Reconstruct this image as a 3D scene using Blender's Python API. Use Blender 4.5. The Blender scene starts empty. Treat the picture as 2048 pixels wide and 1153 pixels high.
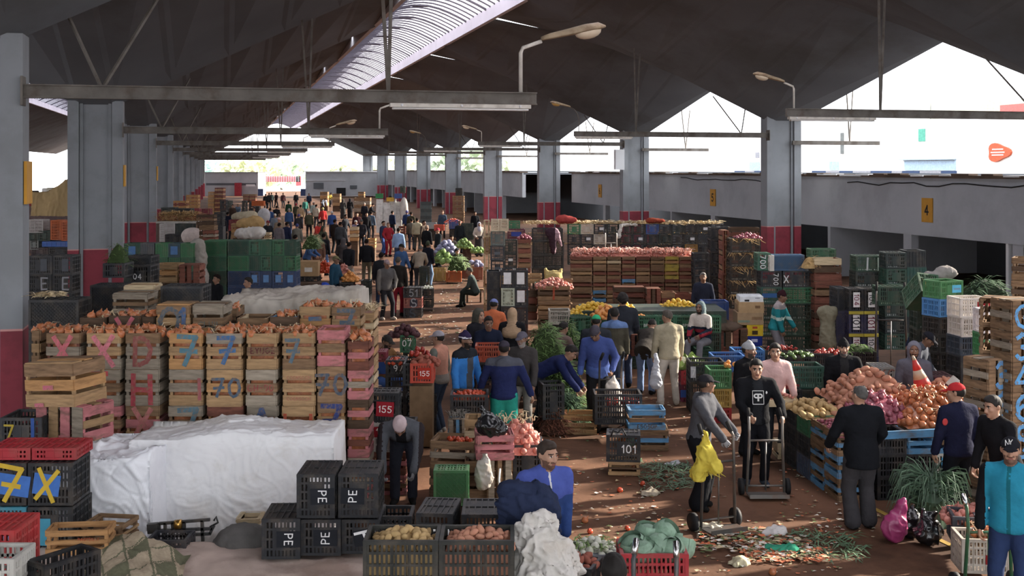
import bpy, math, random
import numpy as np
from mathutils import Vector, Matrix, noise
SC = bpy.context.scene
COL = SC.collection
RN = random.Random(11)
pi, sin, cos, rad = math.pi, math.sin, math.cos, math.radians
F, CX, HZ, HC = 2300.0, 1024.0, 338.0, 4.4
TH = rad(14.11)
CT, ST = cos(TH), sin(TH)
def P(px, py, d): return Vector(((px-CX)/F*d, d, HC-(py-HZ)/F*d))
def G(px, py, z=0.0): return P(px, py, (HC-z)*F/(py-HZ))
def PX(px, d): return (px-CX)/F*d
def ZY(py, d): return HC-(py-HZ)/F*d
def H(hx, hy, z=0.0): return Vector((hx*CT-hy*ST, hx*ST+hy*CT, z))

MATS = {}
def srgb(c):
 if isinstance(c, str):
  c = [int(c[i:i+2], 16)/255 for i in (0, 2, 4)]
 l = .3*c[0]+.59*c[1]+.11*c[2]; c = [l+(x-l)*.84 for x in c]      # every colour pulled a little towards grey
 return tuple((x/12.92 if x <= .04045 else ((x+.055)/1.055)**2.4) for x in c)
def mat(name, rgb, rough=.8, var=.18, scale=5.0, bump=0.0, spec=.3, rnd=.0, dirt=None, dscale=2.0, damt=.5, metal=0.0, trans=0.0, stretch=None, bscale=None):
 if name in MATS: return MATS[name]
 m = bpy.data.materials.new(name); m.use_nodes = True
 nt = m.node_tree; N = nt.nodes; L = nt.links
 b = N['Principled BSDF']
 rgb = srgb(rgb)
 b.inputs['Roughness'].default_value = rough
 b.inputs['Specular IOR Level'].default_value = spec
 b.inputs['Metallic'].default_value = metal
 tc = N.new('ShaderNodeTexCoord'); src = tc.outputs['Object']
 if stretch:
  mp = N.new('ShaderNodeMapping'); mp.inputs['Scale'].default_value = stretch
  L.new(src, mp.inputs['Vector']); src = mp.outputs['Vector']
 nz = N.new('ShaderNodeTexNoise'); nz.inputs['Scale'].default_value = scale; nz.inputs['Detail'].default_value = 6
 L.new(src, nz.inputs['Vector'])
 cr = N.new('ShaderNodeMapRange'); cr.inputs[1].default_value = .3; cr.inputs[2].default_value = .7
 cr.inputs[3].default_value = 1-var; cr.inputs[4].default_value = 1+var
 L.new(nz.outputs['Fac'], cr.inputs[0])
 val = cr.outputs[0]
 if rnd:
  oi = N.new('ShaderNodeObjectInfo')
  r2 = N.new('ShaderNodeMapRange'); r2.inputs[3].default_value = 1-rnd; r2.inputs[4].default_value = 1+rnd
  L.new(oi.outputs['Random'], r2.inputs[0])
  mu = N.new('ShaderNodeMath'); mu.operation = 'MULTIPLY'; L.new(val, mu.inputs[0]); L.new(r2.outputs[0], mu.inputs[1]); val = mu.outputs[0]
 base = N.new('ShaderNodeRGB'); base.outputs[0].default_value = (*rgb, 1)
 colr = base.outputs[0]
 if dirt:
  n2 = N.new('ShaderNodeTexNoise'); n2.inputs['Scale'].default_value = dscale; n2.inputs['Detail'].default_value = 8; n2.inputs['Roughness'].default_value = .65
  L.new(src, n2.inputs['Vector'])
  r3 = N.new('ShaderNodeMapRange'); r3.inputs[1].default_value = .48; r3.inputs[2].default_value = .62; r3.inputs[4].default_value = damt
  L.new(n2.outputs['Fac'], r3.inputs[0])
  mx = N.new('ShaderNodeMix'); mx.data_type = 'RGBA'
  L.new(r3.outputs[0], mx.inputs[0]); L.new(colr, mx.inputs[6]); mx.inputs[7].default_value = (*srgb(dirt), 1)
  colr = mx.outputs[2]
 sc = N.new('ShaderNodeVectorMath'); sc.operation = 'SCALE'
 L.new(colr, sc.inputs[0]); L.new(val, sc.inputs['Scale'])
 L.new(sc.outputs[0], b.inputs['Base Color'])
 if bump:
  bp = N.new('ShaderNodeBump'); bp.inputs['Strength'].default_value = bump; bp.inputs['Distance'].default_value = .02
  h = nz.outputs['Fac']
  if bscale:
   n4 = N.new('ShaderNodeTexNoise'); n4.inputs['Scale'].default_value = bscale; n4.inputs['Detail'].default_value = 5; L.new(src, n4.inputs['Vector']); h = n4.outputs['Fac']
  L.new(h, bp.inputs['Height']); L.new(bp.outputs[0], b.inputs['Normal'])
 if trans:
  t = N.new('ShaderNodeBsdfTranslucent'); L.new(sc.outputs[0], t.inputs['Color'])
  ms = N.new('ShaderNodeMixShader'); ms.inputs[0].default_value = trans
  L.new(b.outputs[0], ms.inputs[1]); L.new(t.outputs[0], ms.inputs[2])
  L.new(ms.outputs[0], N['Material Output'].inputs['Surface'])
 MATS[name] = m
 return m
def paint(hexc, rough=.55, var=.1, kind='plastic'):      # coloured plastic / cloth by hex
 if kind == 'cloth': return mat('cloth_'+hexc, hexc, .92, .12, 9, .25, .1, bscale=40)
 if kind == 'matte': return mat('matte_'+hexc, hexc, .9, .12, 9, 0, .15)
 return mat('plastic_'+hexc, hexc, rough, var, 4, 0, .4, rnd=.12, dirt='6b5c4c', dscale=5, damt=.28)

class MB:
 def __init__(s): s.v, s.f, s.m = [], [], []
 def add(s, vs, fs, mi=0, M=None):
  o = len(s.v)
  s.v += [tuple(M @ Vector(p)) for p in vs] if M is not None else [tuple(p) for p in vs]
  s.f += [tuple(o+i for i in f) for f in fs]; s.m += [mi]*len(fs)
 def box(s, c, d, mi=0, M=None, rz=0, ry=0, rx=0):
  x, y, z = d[0]/2, d[1]/2, d[2]/2
  vs = [Vector((a*x, b*y, e*z)) for a in (-1, 1) for b in (-1, 1) for e in (-1, 1)]
  if rz or rx or ry:
   R = Matrix.Rotation(rz, 3, 'Z') @ Matrix.Rotation(ry, 3, 'Y') @ Matrix.Rotation(rx, 3, 'X'); vs = [R @ p for p in vs]
  c = Vector(c)
  s.add([p+c for p in vs], [(0, 1, 3, 2), (4, 6, 7, 5), (0, 4, 5, 1), (2, 3, 7, 6), (0, 2, 6, 4), (1, 5, 7, 3)], mi, M)
 def bar(s, p, q, w, h, mi=0, up=(0, 0, 1)):
  p, q = Vector(p), Vector(q); d = (q-p); L = d.length
  if L < 1e-6: return
  d /= L; u = Vector(up)
  if abs(d.dot(u)) > .98: u = Vector((0, 1, 0))
  a = d.cross(u).normalized(); b = a.cross(d)
  vs = [o+a*(i*w/2)+b*(j*h/2) for o in (p, q) for i, j in ((-1, -1), (1, -1), (1, 1), (-1, 1))]
  s.add(vs, [(3, 2, 1, 0), (4, 5, 6, 7), (0, 1, 5, 4), (1, 2, 6, 5), (2, 3, 7, 6), (3, 0, 4, 7)], mi)
 def tube(s, pts, r, n=8, mi=0, caps=True, sq=1.0):
  pts = [Vector(p) for p in pts]; k = len(pts)
  rs = r if isinstance(r, (list, tuple)) else [r]*k
  o = len(s.v); prev = None
  for i, p in enumerate(pts):
   t = (pts[min(i+1, k-1)]-pts[max(i-1, 0)])
   t = t.normalized() if t.length > 1e-9 else Vector((0, 0, 1))
   if prev is None: a = t.orthogonal().normalized()
   else:
    a = prev-t*prev.dot(t); a = a.normalized() if a.length > 1e-6 else t.orthogonal().normalized()
   prev = a; b = t.cross(a)
   for j in range(n):
    an = 2*pi*j/n
    s.v.append(tuple(p+(a*cos(an)+b*sin(an)*sq)*rs[i]))
  for i in range(k-1):
   for j in range(n):
    s.f.append((o+i*n+j, o+i*n+(j+1) % n, o+(i+1)*n+(j+1) % n, o+(i+1)*n+j)); s.m.append(mi)
  if caps:
   s.f.append(tuple(o+j for j in range(n))[::-1]); s.m.append(mi)
   s.f.append(tuple(o+(k-1)*n+j for j in range(n))); s.m.append(mi)
 def rings(s, rings, mi=0, closed=True, cap0=True, cap1=True, M=None):
  n = len(rings[0]); vs = [p for r in rings for p in r]; fs = []
  for i in range(len(rings)-1):
   for j in range(n if closed else n-1):
    fs.append((i*n+j, i*n+(j+1) % n, (i+1)*n+(j+1) % n, (i+1)*n+j))
  if cap0: fs.append(tuple(range(n))[::-1])
  if cap1: fs.append(tuple((len(rings)-1)*n+j for j in range(n)))
  s.add(vs, fs, mi, M)
 def lathe(s, prof, n=16, mi=0, M=None, sx=1, sy=1, bump=None):
  rg = []
  for r, z in prof:
   rg.append([Vector((r*cos(2*pi*j/n)*sx*(1+(bump(j, z) if bump else 0)), r*sin(2*pi*j/n)*sy*(1+(bump(j, z) if bump else 0)), z)) for j in range(n)])
  s.rings(rg, mi, M=M)
 def ball(s, c, r, n=10, k=7, mi=0, M=None, jit=0):
  if not isinstance(r, (list, tuple)): r = (r, r, r)
  c = Vector(c); vs = [Vector((0, 0, -1))]
  for i in range(1, k):
   ph = -pi/2+pi*i/k
   vs += [Vector((cos(ph)*cos(2*pi*j/n), cos(ph)*sin(2*pi*j/n), sin(ph))) for j in range(n)]
  vs.append(Vector((0, 0, 1)))
  vs = [c+Vector((p.x*r[0], p.y*r[1], p.z*r[2]))*(1+(jit*noise.noise(p*1.7+c*9) if jit else 0)) for p in vs]
  fs = [(0, 1+(j+1) % n, 1+j) for j in range(n)]
  for i in range(k-2):
   fs += [(1+i*n+j, 1+i*n+(j+1) % n, 1+(i+1)*n+(j+1) % n, 1+(i+1)*n+j) for j in range(n)]
  t = len(vs)-1
  fs += [(t, 1+(k-2)*n+j, 1+(k-2)*n+(j+1) % n) for j in range(n)]
  s.add(vs, fs, mi, M)
 def grid(s, nu, nv, fn, mi=0, flip=False):
  vs = [fn(i/(nu-1), j/(nv-1)) for j in range(nv) for i in range(nu)]
  fs = []
  for j in range(nv-1):
   for i in range(nu-1):
    q = (j*nu+i, j*nu+i+1, (j+1)*nu+i+1, (j+1)*nu+i)
    fs.append(q[::-1] if flip else q)
  s.add(vs, fs, mi)
 def mesh(s, name, mats, smooth=False):
  me = bpy.data.meshes.new(name)
  me.from_pydata(s.v, [], s.f)
  for m in (mats if isinstance(mats, (list, tuple)) else [mats]): me.materials.append(m)
  me.polygons.foreach_set('material_index', s.m)
  if smooth: me.polygons.foreach_set('use_smooth', [True]*len(s.f))
  me.update()
  return me
 def build(s, name, mats, parent=None, smooth=False, **kw):
  return link(name, s.mesh(name, mats, smooth), parent, **kw)
def link(name, me, parent=None, loc=None, rot=None, M=None, scale=None):
 o = bpy.data.objects.new(name, me); COL.objects.link(o)
 if parent is not None: o.parent = parent
 if M is not None: o.matrix_local = M
 if loc is not None: o.location = loc
 if rot is not None: o.rotation_euler = rot if isinstance(rot, (tuple, list)) else (0, 0, rot)
 if scale is not None: o.scale = scale if isinstance(scale, (tuple, list)) else (scale,)*3
 return o
CUT = [(' wooden onion crate', ' onion crate'), (' full column', ' column'), (' plastic crate', ' crate'), (' wooden crate', ' crate'), ('reading ', ''), (' of the two 104 stacks', ' 104 stack'), (' of the two plate stacks before the column', ' plate stack'), (' with a ', ' with '), (' and a ', ' and '), ('dark purple ', 'purple '), (' before the plain grey end building', ' by the plain end building'), (' of the back wall', ''), (' concrete', ''), (' of the row', ''), ('stack at the foot of the big wall side column', 'big column foot stack'), (' crate of red onions', ' onion crate'), (' with work gloves', ''), ('seen from behind, ', 'from behind '), (' from the red pillar', ' past the pillar'), (' in the ', ' in '), (', under the ', ' under '), (' of the ', ' of '), (' onion crate', ' crate'), (' onion one', ' one'), ('in the long back wall', 'of the long wall'), (' from the black mesh stack', ' from the mesh stack'), ('showing its lattice bottom, ', ''), ('lying ', ''), (' wooden', '')]
def trim(l):
 for a, b in CUT:
  if len(l.replace('-', ' ').split()) <= 16: break
  l = l.replace(a, b)
 return l
def tag(o, label, cat=None, group=None, kind=None):
 o['label'] = trim(label)
 if cat: o['category'] = cat
 if group: o['group'] = group
 if kind: o['kind'] = kind
 return o
def empty(name, label, cat, loc=(0, 0, 0), rot=0, group=None, M=None):
 o = bpy.data.objects.new(name, None); COL.objects.link(o); o.empty_display_size = .1
 if M is not None: o.matrix_local = M
 else:
  o.location = loc; o.rotation_euler = rot if isinstance(rot, (tuple, list)) else (0, 0, rot)
 return tag(o, label, cat, group)
def dup(root, loc=None, rot=None, label=None, group=None, scale=None):
 r = root.copy(); COL.objects.link(r)
 if loc is not None: r.location = loc
 if rot is not None: r.rotation_euler = rot if isinstance(rot, (tuple, list)) else (0, 0, rot)
 if scale is not None: r.scale = (scale,)*3
 if label: r['label'] = label
 if group: r['group'] = group
 for ch in root.children:
  k = ch.copy(); COL.objects.link(k); k.parent = r
  for g in ch.children:
   q = g.copy(); COL.objects.link(q); q.parent = k
 return r
def strokes_text(parent, txt, width, M, m, name='lettering', lw=.18, jit=0.0, depth=.002, hmax=9):
 mb = MB(); x = 0.0
 for ch in txt:
  g = GLY.get(ch)
  if g is None: x += .5; continue
  wch = max(p[0] for s in g for p in s)
  for s in g:
   pts = [Vector((x+p[0]+RN.uniform(-jit, jit), 0, p[1]+RN.uniform(-jit, jit))) for p in s]
   for a, b in zip(pts, pts[1:]):
    d = (b-a); dn = d.normalized() if d.length > 0 else Vector((1, 0, 0))
    n = Vector((-dn.z, 0, dn.x))*lw/2; e = dn*lw*.35
    q_ = Vector((0, len(mb.f)*.012, 0)); mb.add([a-e-n-q_, b+e-n-q_, b+e+n-q_, a-e+n-q_], [(0, 1, 2, 3)])
  x += wch+.35
 tot = max(x-.35, .12); k = min(width/tot, hmax)
 mb.v = [((v[0]-tot/2)*k, -depth+max(v[1], -.9)*.006, (v[2]-.5)*k) for v in mb.v]
 return mb.build(name, m, parent, M=M)
def _arc(cx, cz, rx, rz, a0, a1, n=9):
 return [(cx+rx*cos(rad(a0+(a1-a0)*i/n)), cz+rz*sin(rad(a0+(a1-a0)*i/n))) for i in range(n+1)]
GLY = {
 '0': [_arc(.3, .5, .3, .5, 0, 360, 14)], 'O': [_arc(.35, .5, .35, .5, 0, 360, 14)],
 '1': [[(.0, .75), (.2, 1), (.2, 0)]], 'I': [[(.05, 0), (.05, 1)]],
 '2': [_arc(.3, .7, .3, .3, 150, -40)+[(0, 0), (.6, 0)]],
 '3': [_arc(.25, .75, .28, .25, 150, -90)+_arc(.25, .25, .3, .25, 90, -150)],
 '4': [[(.42, 0), (.42, 1), (0, .3), (.62, .3)]],
 '5': [[(.55, 1), (.1, 1), (.05, .55)]+_arc(.25, .3, .3, .3, 110, -150)],
 '6': [_arc(.45, .5, .42, .5, 100, 190)+_arc(.3, .27, .28, .27, 180, -180)],
 '7': [[(0, 1), (.6, 1), (.22, 0)]], '8': [_arc(.3, .75, .24, .25, 0, 360), _arc(.3, .25, .3, .25, 0, 360)],
 '9': [_arc(.3, .72, .28, .27, 0, 360)+[(.55, .3), (.35, 0)]],
 'A': [[(0, 0), (.38, 1), (.76, 0)], [(.14, .36), (.62, .36)]],
 'B': [[(0, 0), (0, 1)]+_arc(.25, .76, .28, .24, 90, -90)+_arc(.25, .26, .33, .26, 90, -90)+[(0, 0)]],
 'C': [_arc(.4, .5, .4, .5, 50, 310)], 'D': [[(0, 0), (0, 1)]+_arc(.2, .5, .4, .5, 90, -90)+[(0, 0)]],
 'E': [[(.5, 1), (0, 1), (0, 0), (.5, 0)], [(0, .5), (.4, .5)]],
 'e': [[(.5, 1), (.1, .95), (.05, .7), (.35, .55), (.02, .4), (.08, .06), (.5, 0)]],
 'G': [_arc(.4, .5, .4, .5, 50, 330)+[(.75, .45), (.45, .45)]],
 'H': [[(0, 0), (0, 1)], [(.6, 0), (.6, 1)], [(0, .5), (.6, .5)]],
 'K': [[(0, 0), (0, 1)], [(.55, 1), (0, .45), (.58, 0)]], 'L': [[(0, 1), (0, 0), (.5, 0)]],
 'M': [[(0, 0), (0, 1), (.4, .3), (.8, 1), (.8, 0)]], 'N': [[(0, 0), (0, 1), (.6, 0), (.6, 1)]],
 'P': [[(0, 0), (0, 1)]+_arc(.25, .74, .32, .26, 90, -90)+[(0, .48)]],
 'R': [[(0, 0), (0, 1)]+_arc(.25, .74, .3, .26, 90, -90)+[(0, .48)], [(.25, .48), (.6, 0)]],
 'S': [_arc(.3, .75, .28, .25, 40, 250, 8)+_arc(.3, .26, .3, .26, 80, -150, 8)],
 'T': [[(0, 1), (.7, 1)], [(.35, 1), (.35, 0)]], 'U': [[(0, 1), (0, .3)]+_arc(.3, .3, .3, .3, 180, 360, 7)+[(.6, 1)]],
 'V': [[(0, 1), (.3, 0), (.6, 1)]], 'X': [[(0, 0), (.6, 1)], [(0, 1), (.6, 0)]], 'Y': [[(0, 1), (.3, .5), (.6, 1)], [(.3, .5), (.3, 0)]],
 'Z': [[(0, 1), (.6, 1), (0, 0), (.6, 0)]], '+': [[(.3, .1), (.3, .9)], [(0, .5), (.6, .5)]], '-': [[(0, .5), (.4, .5)]],
 'z': [[(0, 1), (.6, 1), (.22, 0)], [(.08, .5), (.62, .5)]],   # barred seven
}
# ================= hall, light, outside =================
def hobj(name, mb, mats, label, kind='structure', smooth=False):
 o = mb.build(name, mats, None, smooth, rot=TH)
 tag(o, label, None, None, kind); return o
M_FLOOR = mat('floor_earth', '694631', .9, .22, .9, .5, .2, dirt='432a1b', dscale=.4, damt=.85, bscale=6)
M_GREY = mat('grey_paint', '84888e', .75, .08, .8, .1, .3, dirt='6d6f70', dscale=.9, damt=.35)
M_RED = mat('red_paint', '93303f', .65, .1, .9, .1, .3, dirt='6f2630', dscale=1.3, damt=.55)
M_LINE = mat('pinkish_line', 'c98a86', .7, .1, 3)
M_ROOF = mat('roof_concrete', '686b70', .95, .12, .35, .15, .1, dirt='54524f', dscale=.16, damt=.6)
M_WALL = mat('wall_grey', 'a9acb2', .85, .06, .5, 0, .2, dirt='8d8f93', dscale=.45, damt=.4)
M_COPE = mat('coping_brown', '5b4a3e', .95, .35, 1.5)
M_STEEL = mat('dusty_steel', '66605a', .8, .25, 3, 0, .3, dirt='4a3b30', dscale=2, damt=.6)
M_WHITE = mat('white_paint', 'd9dadd', .7, .05, .6)
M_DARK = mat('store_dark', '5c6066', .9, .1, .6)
M_OUT = mat('outside_white', 'f2f2f0', .9, .03, .3)
M_YEL = mat('yellow_sign', 'c98a1a', .6, .12, 3)
M_BLACK = mat('black_matte', '1c1c1e', .7, .1, 4)

mb = MB(); mb.add([(-60, -25, 0), (90, -25, 0), (90, 230, 0), (-60, 230, 0)], [(0, 1, 2, 3)])
hobj('floor', mb, M_FLOOR, 'brown trodden earth floor of the market hall')

XL, XR, BAY = -2.79, 21.1, 17.07
ORD = 'first second third fourth fifth sixth seventh eighth ninth tenth eleventh twelfth thirteenth fourteenth'.split()
LC = [18.3+BAY*n-.28 for n in range(-1, 11)]
RC = [42.66+BAY*n-.28 for n in range(-4, 9)]
def column(hx0, hx1, hy, zt, label):
 mb = MB(); zr = 2.1
 for x0, x1, y0, y1, (za, zb), mi in [(hx0, hx0+.3, -.28, .28, (zr, zt), 0), (hx1-.3, hx1, -.28, .28, (zr, zt), 0), (hx0+.3, hx1-.3, -.13, .13, (zr, zt), 0),
   (hx0, hx0+.3, -.28, .28, (0, zr-.03), 1), (hx1-.3, hx1, -.28, .28, (0, zr-.03), 1), (hx0+.3, hx1-.3, -.13, .13, (0, zr-.03), 1),
   (hx0, hx0+.3, -.28, .28, (zr-.03, zr), 2), (hx1-.3, hx1, -.28, .28, (zr-.03, zr), 2), (hx0+.3, hx1-.3, -.13, .13, (zr-.03, zr), 2)]:
  mb.box(((x0+x1)/2, hy+(y0+y1)/2, (za+zb)/2), (x1-x0, y1-y0, zb-za), mi)
 for x in (hx0+.36, hx1-.36): mb.box((x, hy-.16, zt/2), (.09, .08, zt), 0)
 o = hobj('column', mb, [M_GREY, M_RED, M_LINE], label)
 return o
for i, hy in enumerate(LC): column(XL-1.5, XL, hy, 6.35, 'grey and red column of the crate side row, %s into the hall' % ORD[i])
for i, hy in enumerate(RC): column(XR, XR+1.5, hy, 6.5, 'grey and red column of the low wall row, %s into the hall' % ORD[i])

SL, SR, ZS = 6.7, 11.3, 11.15
def roof_half(name, hys, xe, xo, xs, zc, label, slot=True, tip=True):
 mb = MB(); sgn = 1 if xe > xs else -1
 for hy in hys:
  for e in (-1, 1):
   hr = hy+e*BAY/2
   v0, v1 = Vector((xs, hy, ZS-.3)), Vector((xe, hy, zc))
   r0, r1, r2 = Vector((xs, hr, ZS+.22)), Vector((xe, hr, 9.5)), Vector((xo, hr, 8.85))
   v2 = Vector((xe+(xo-xe)*.5, hy, zc))
   k = .4
   rs = r0+(r1-r0)*k
   r0s = r0+Vector((0, -e*.16, -.01)) if slot else r0   # light slot tapering along the ridge
   n = 6
   A = [v0+(v1-v0)*i/n for i in range(n+1)]
   B = [(r0+(r1-r0)*i/n) for i in range(n+1)]
   if slot:
    for i in range(n+1):
     w = max(0, 1-i/n/k); B[i] = B[i]+Vector((0, -e*.36*w, 0))
   for i in range(n):
    q = [A[i], A[i+1], B[i+1], B[i]]
    mb.add(q, [(0, 1, 2, 3)])
    up = [p+Vector((0, 0, .04)) for p in q]
    mb.add(up, [(3, 2, 1, 0)])
   if tip:
    mb.add([v1, v2, r2, r1], [(0, 1, 2), (0, 2, 3)])
    mb.add([p+Vector((0, 0, .22)) for p in (v1, v2, r2, r1)], [(2, 1, 0), (3, 2, 0)])
    mb.add([v2, r2, r2+Vector((0, 0, .22)), v2+Vector((0, 0, .22))], [(0, 1, 2, 3)])
 return hobj(name, mb, M_ROOF, label)
roof_half('ceiling', RC[1:], XR+.2, XR+2.7, SR, 6.3, 'dark folded concrete roof slope over the low wall side')
LX = LC
roof_half('ceiling', LX, XL-.3, XL-.75, SL, 6.2, 'dark folded concrete roof slope over the onion crate side', tip=False)
XM = 2*(XL-.75)
roof_half('ceiling', LX, XL-1.2, XL-.75, XM-SL, 6.2, 'dark folded concrete roof slope of the neighbouring hall', tip=False)
mb = MB()
for a, b in ((XL-.3, XL-1.2),):
 for hy in LX:
  for e in (-1, 1):
   mb.add([(a, hy, 6.2), (b, hy, 6.2), (b, hy+e*BAY/2, 9.5), (a, hy+e*BAY/2, 9.5)], [(0, 1, 2, 3)])
mb.add([(XM-SR, -20, ZS), (XM-SR-10, -20, 7), (XM-SR-10, 215, 7), (XM-SR, 215, ZS)], [(0, 1, 2, 3)])  # plain slab added to block light over the neighbouring hall's far half
hobj('ceiling', mb, M_ROOF, 'strip of folded concrete roof above the column row, plus an added light-blocking slab')
M_PANEL = mat('skylight_sheet', 'cfccd8', .6, .05, .3, trans=.85)
M_RIB = mat('skylight_rib', '4a4650', .7, .2, 2)
M_EDGE = mat('edge_beam_white', 'c9c5d0', .8, .08, .6)
def skylight(x0, x1, lab):
 n = 10; mb = MB(); y0, y1 = -6, 200
 arc = [(x0+(x1-x0)*i/n, ZS+.25+.75*sin(pi*i/n)) for i in range(n+1)]
 ny = 44
 for j in range(ny):
  ya, yb = y0+(y1-y0)*j/ny, y0+(y1-y0)*(j+1)/ny
  for (xa, za), (xb, zb) in zip(arc, arc[1:]): mb.add([(xa, ya, za), (xb, ya, zb), (xb, yb, zb), (xa, yb, za)], [(0, 1, 2, 3)])
 root = hobj('window_1' if x0 > 0 else 'window_2', mb, M_PANEL, 'barrel vaulted translucent skylight '+lab)
 r = MB(); y = y0
 k = 0
 while y < y1:
  w = .12 if k % 5 == 0 else .075
  pts = [(x, y, z-.03) for x, z in arc]
  for a, b in zip(pts, pts[1:]): r.bar(a, b, w, w)
  if k % 5 == 0: r.box(((x0+x1)/2, y, ZS+.93), (.7, .35, .08))
  y += .85; k += 1
 r.build('rib', M_RIB, root)
 e = MB()
 for x in (x0, x1): e.box((x, (y0+y1)/2, ZS), (.2, y1-y0, .58))
 e.build('edge_beam', M_EDGE, root)
skylight(SL, SR, 'along the middle of the hall roof'); skylight(XM-SR, XM-SL, 'over the neighbouring hall')

WX = 24.0
mb = MB()
gap0, gap1 = RC[6]+1.6, RC[7]-1.6      # opening to the yard between two columns
for a, b in ((-20, gap0), (gap1, 200)):
 mb.box((WX+.15, (a+b)/2, 3.06), (.3, b-a, 2.05), 0)
 mb.box((WX+.12, (a+b)/2, 4.13), (.7, b-a, .1), 1)
y = -16
rr = random.Random(3)
while y < 198:
 if not gap0-.5 < y < gap1+.5: mb.box((WX-.1, y, 4.17+rr.uniform(-.03, .05)), (.35, rr.uniform(.4, 1.6), .06), 1 if rr.random() < .7 else 2)
 y += rr.uniform(.7, 1.8)
o = hobj('wall_right', mb, [M_WALL, M_COPE, M_WHITE], 'grey low wall band above the store openings')
mb = MB()
for hy in RC:
 for k in (.33, .36, .68):
  y = hy+BAY*k
  if gap0 < y < gap1: continue
  mb.box((WX+.2, y, 1.02), (.3, .5 if k != .36 else .12, 2.05), 0 if k != .36 else 2)
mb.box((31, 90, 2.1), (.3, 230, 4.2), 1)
for hy in RC:
 if not gap0-6 < hy < gap1+6: mb.box((27.5, hy, 1.02), (7, .2, 2.03), 0)
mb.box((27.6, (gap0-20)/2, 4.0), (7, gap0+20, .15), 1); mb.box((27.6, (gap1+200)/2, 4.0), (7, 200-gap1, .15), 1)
hobj('wall_right', mb, [M_WALL, M_DARK, M_WHITE], 'store room piers and back wall under the numbered band')
dE = 186.0
def cbox(mb, px0, px1, y0, y1, d, dep, mi=0):
 x0, x1 = PX(px0, d), PX(px1, d); z1, z0 = ZY(y0, d), ZY(y1, d)
 mb.box(((x0+x1)/2, d+dep/2, (z0+z1)/2), (x1-x0, dep, z1-z0), mi)
mb = MB(); cbox(mb, 300, 516, 345, 392.4, dE, 6); cbox(mb, 395, 516, 344.6, 346, dE-.2, 7, 1)
w = mb.build('wall_end', [M_WALL, M_DARK]); tag(w, 'grey low end building beside the gate with crates stacked before it', kind='structure')
mb = MB(); cbox(mb, 412, 512, 366.5, 371, dE-.05, .1, 0); cbox(mb, 492, 510, 369, 373, dE-.08, .1, 1)
mb.build('dark_strip', [M_DARK, M_WHITE], w)
mb = MB(); cbox(mb, 469, 481, 366, 392.4, dE-.9, .9); mb.build('red_pier', mat('end_red', 'a02a38', .7), w)
mb = MB(); cbox(mb, 611, 1120, 343.5, 392.4, dE-8, 6); cbox(mb, 606, 1124, 343, 344.5, dE-8.3, 7, 1)
w = mb.build('wall_end', [M_WALL, M_WHITE]); tag(w, 'pale grey end building with two small windows and a dark doorway', kind='structure')
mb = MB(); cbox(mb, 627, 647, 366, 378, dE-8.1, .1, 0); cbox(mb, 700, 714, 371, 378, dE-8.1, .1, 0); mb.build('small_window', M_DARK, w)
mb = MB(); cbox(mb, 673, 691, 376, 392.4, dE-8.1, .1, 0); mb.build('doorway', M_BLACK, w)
mb = MB(); cbox(mb, 611, 691, 361, 361.8, dE-8.15, .1); mb.build('ledge', M_WHITE, w)
for a, b, l in ((516, 526, 'blue metal gate leaf beside the plain grey end building'), (601, 611, 'blue metal gate leaf beside the end building with a doorway')):
 mb = MB(); cbox(mb, a, b, 378, 392.4, dE-6, .2); cbox(mb, a+1, b-1, 380, 380.6, dE-6.1, .1)
 g = mb.build('gate_leaf', mat('gate_blue', '3f4f7c', .6)); tag(g, l, 'gate')
mb = MB(); mb.box((-34, 90, 1.95), (.4, 240, 3.9)); hobj('wall_left', mb, M_WALL, 'grey wall across the neighbouring hall')
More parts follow.
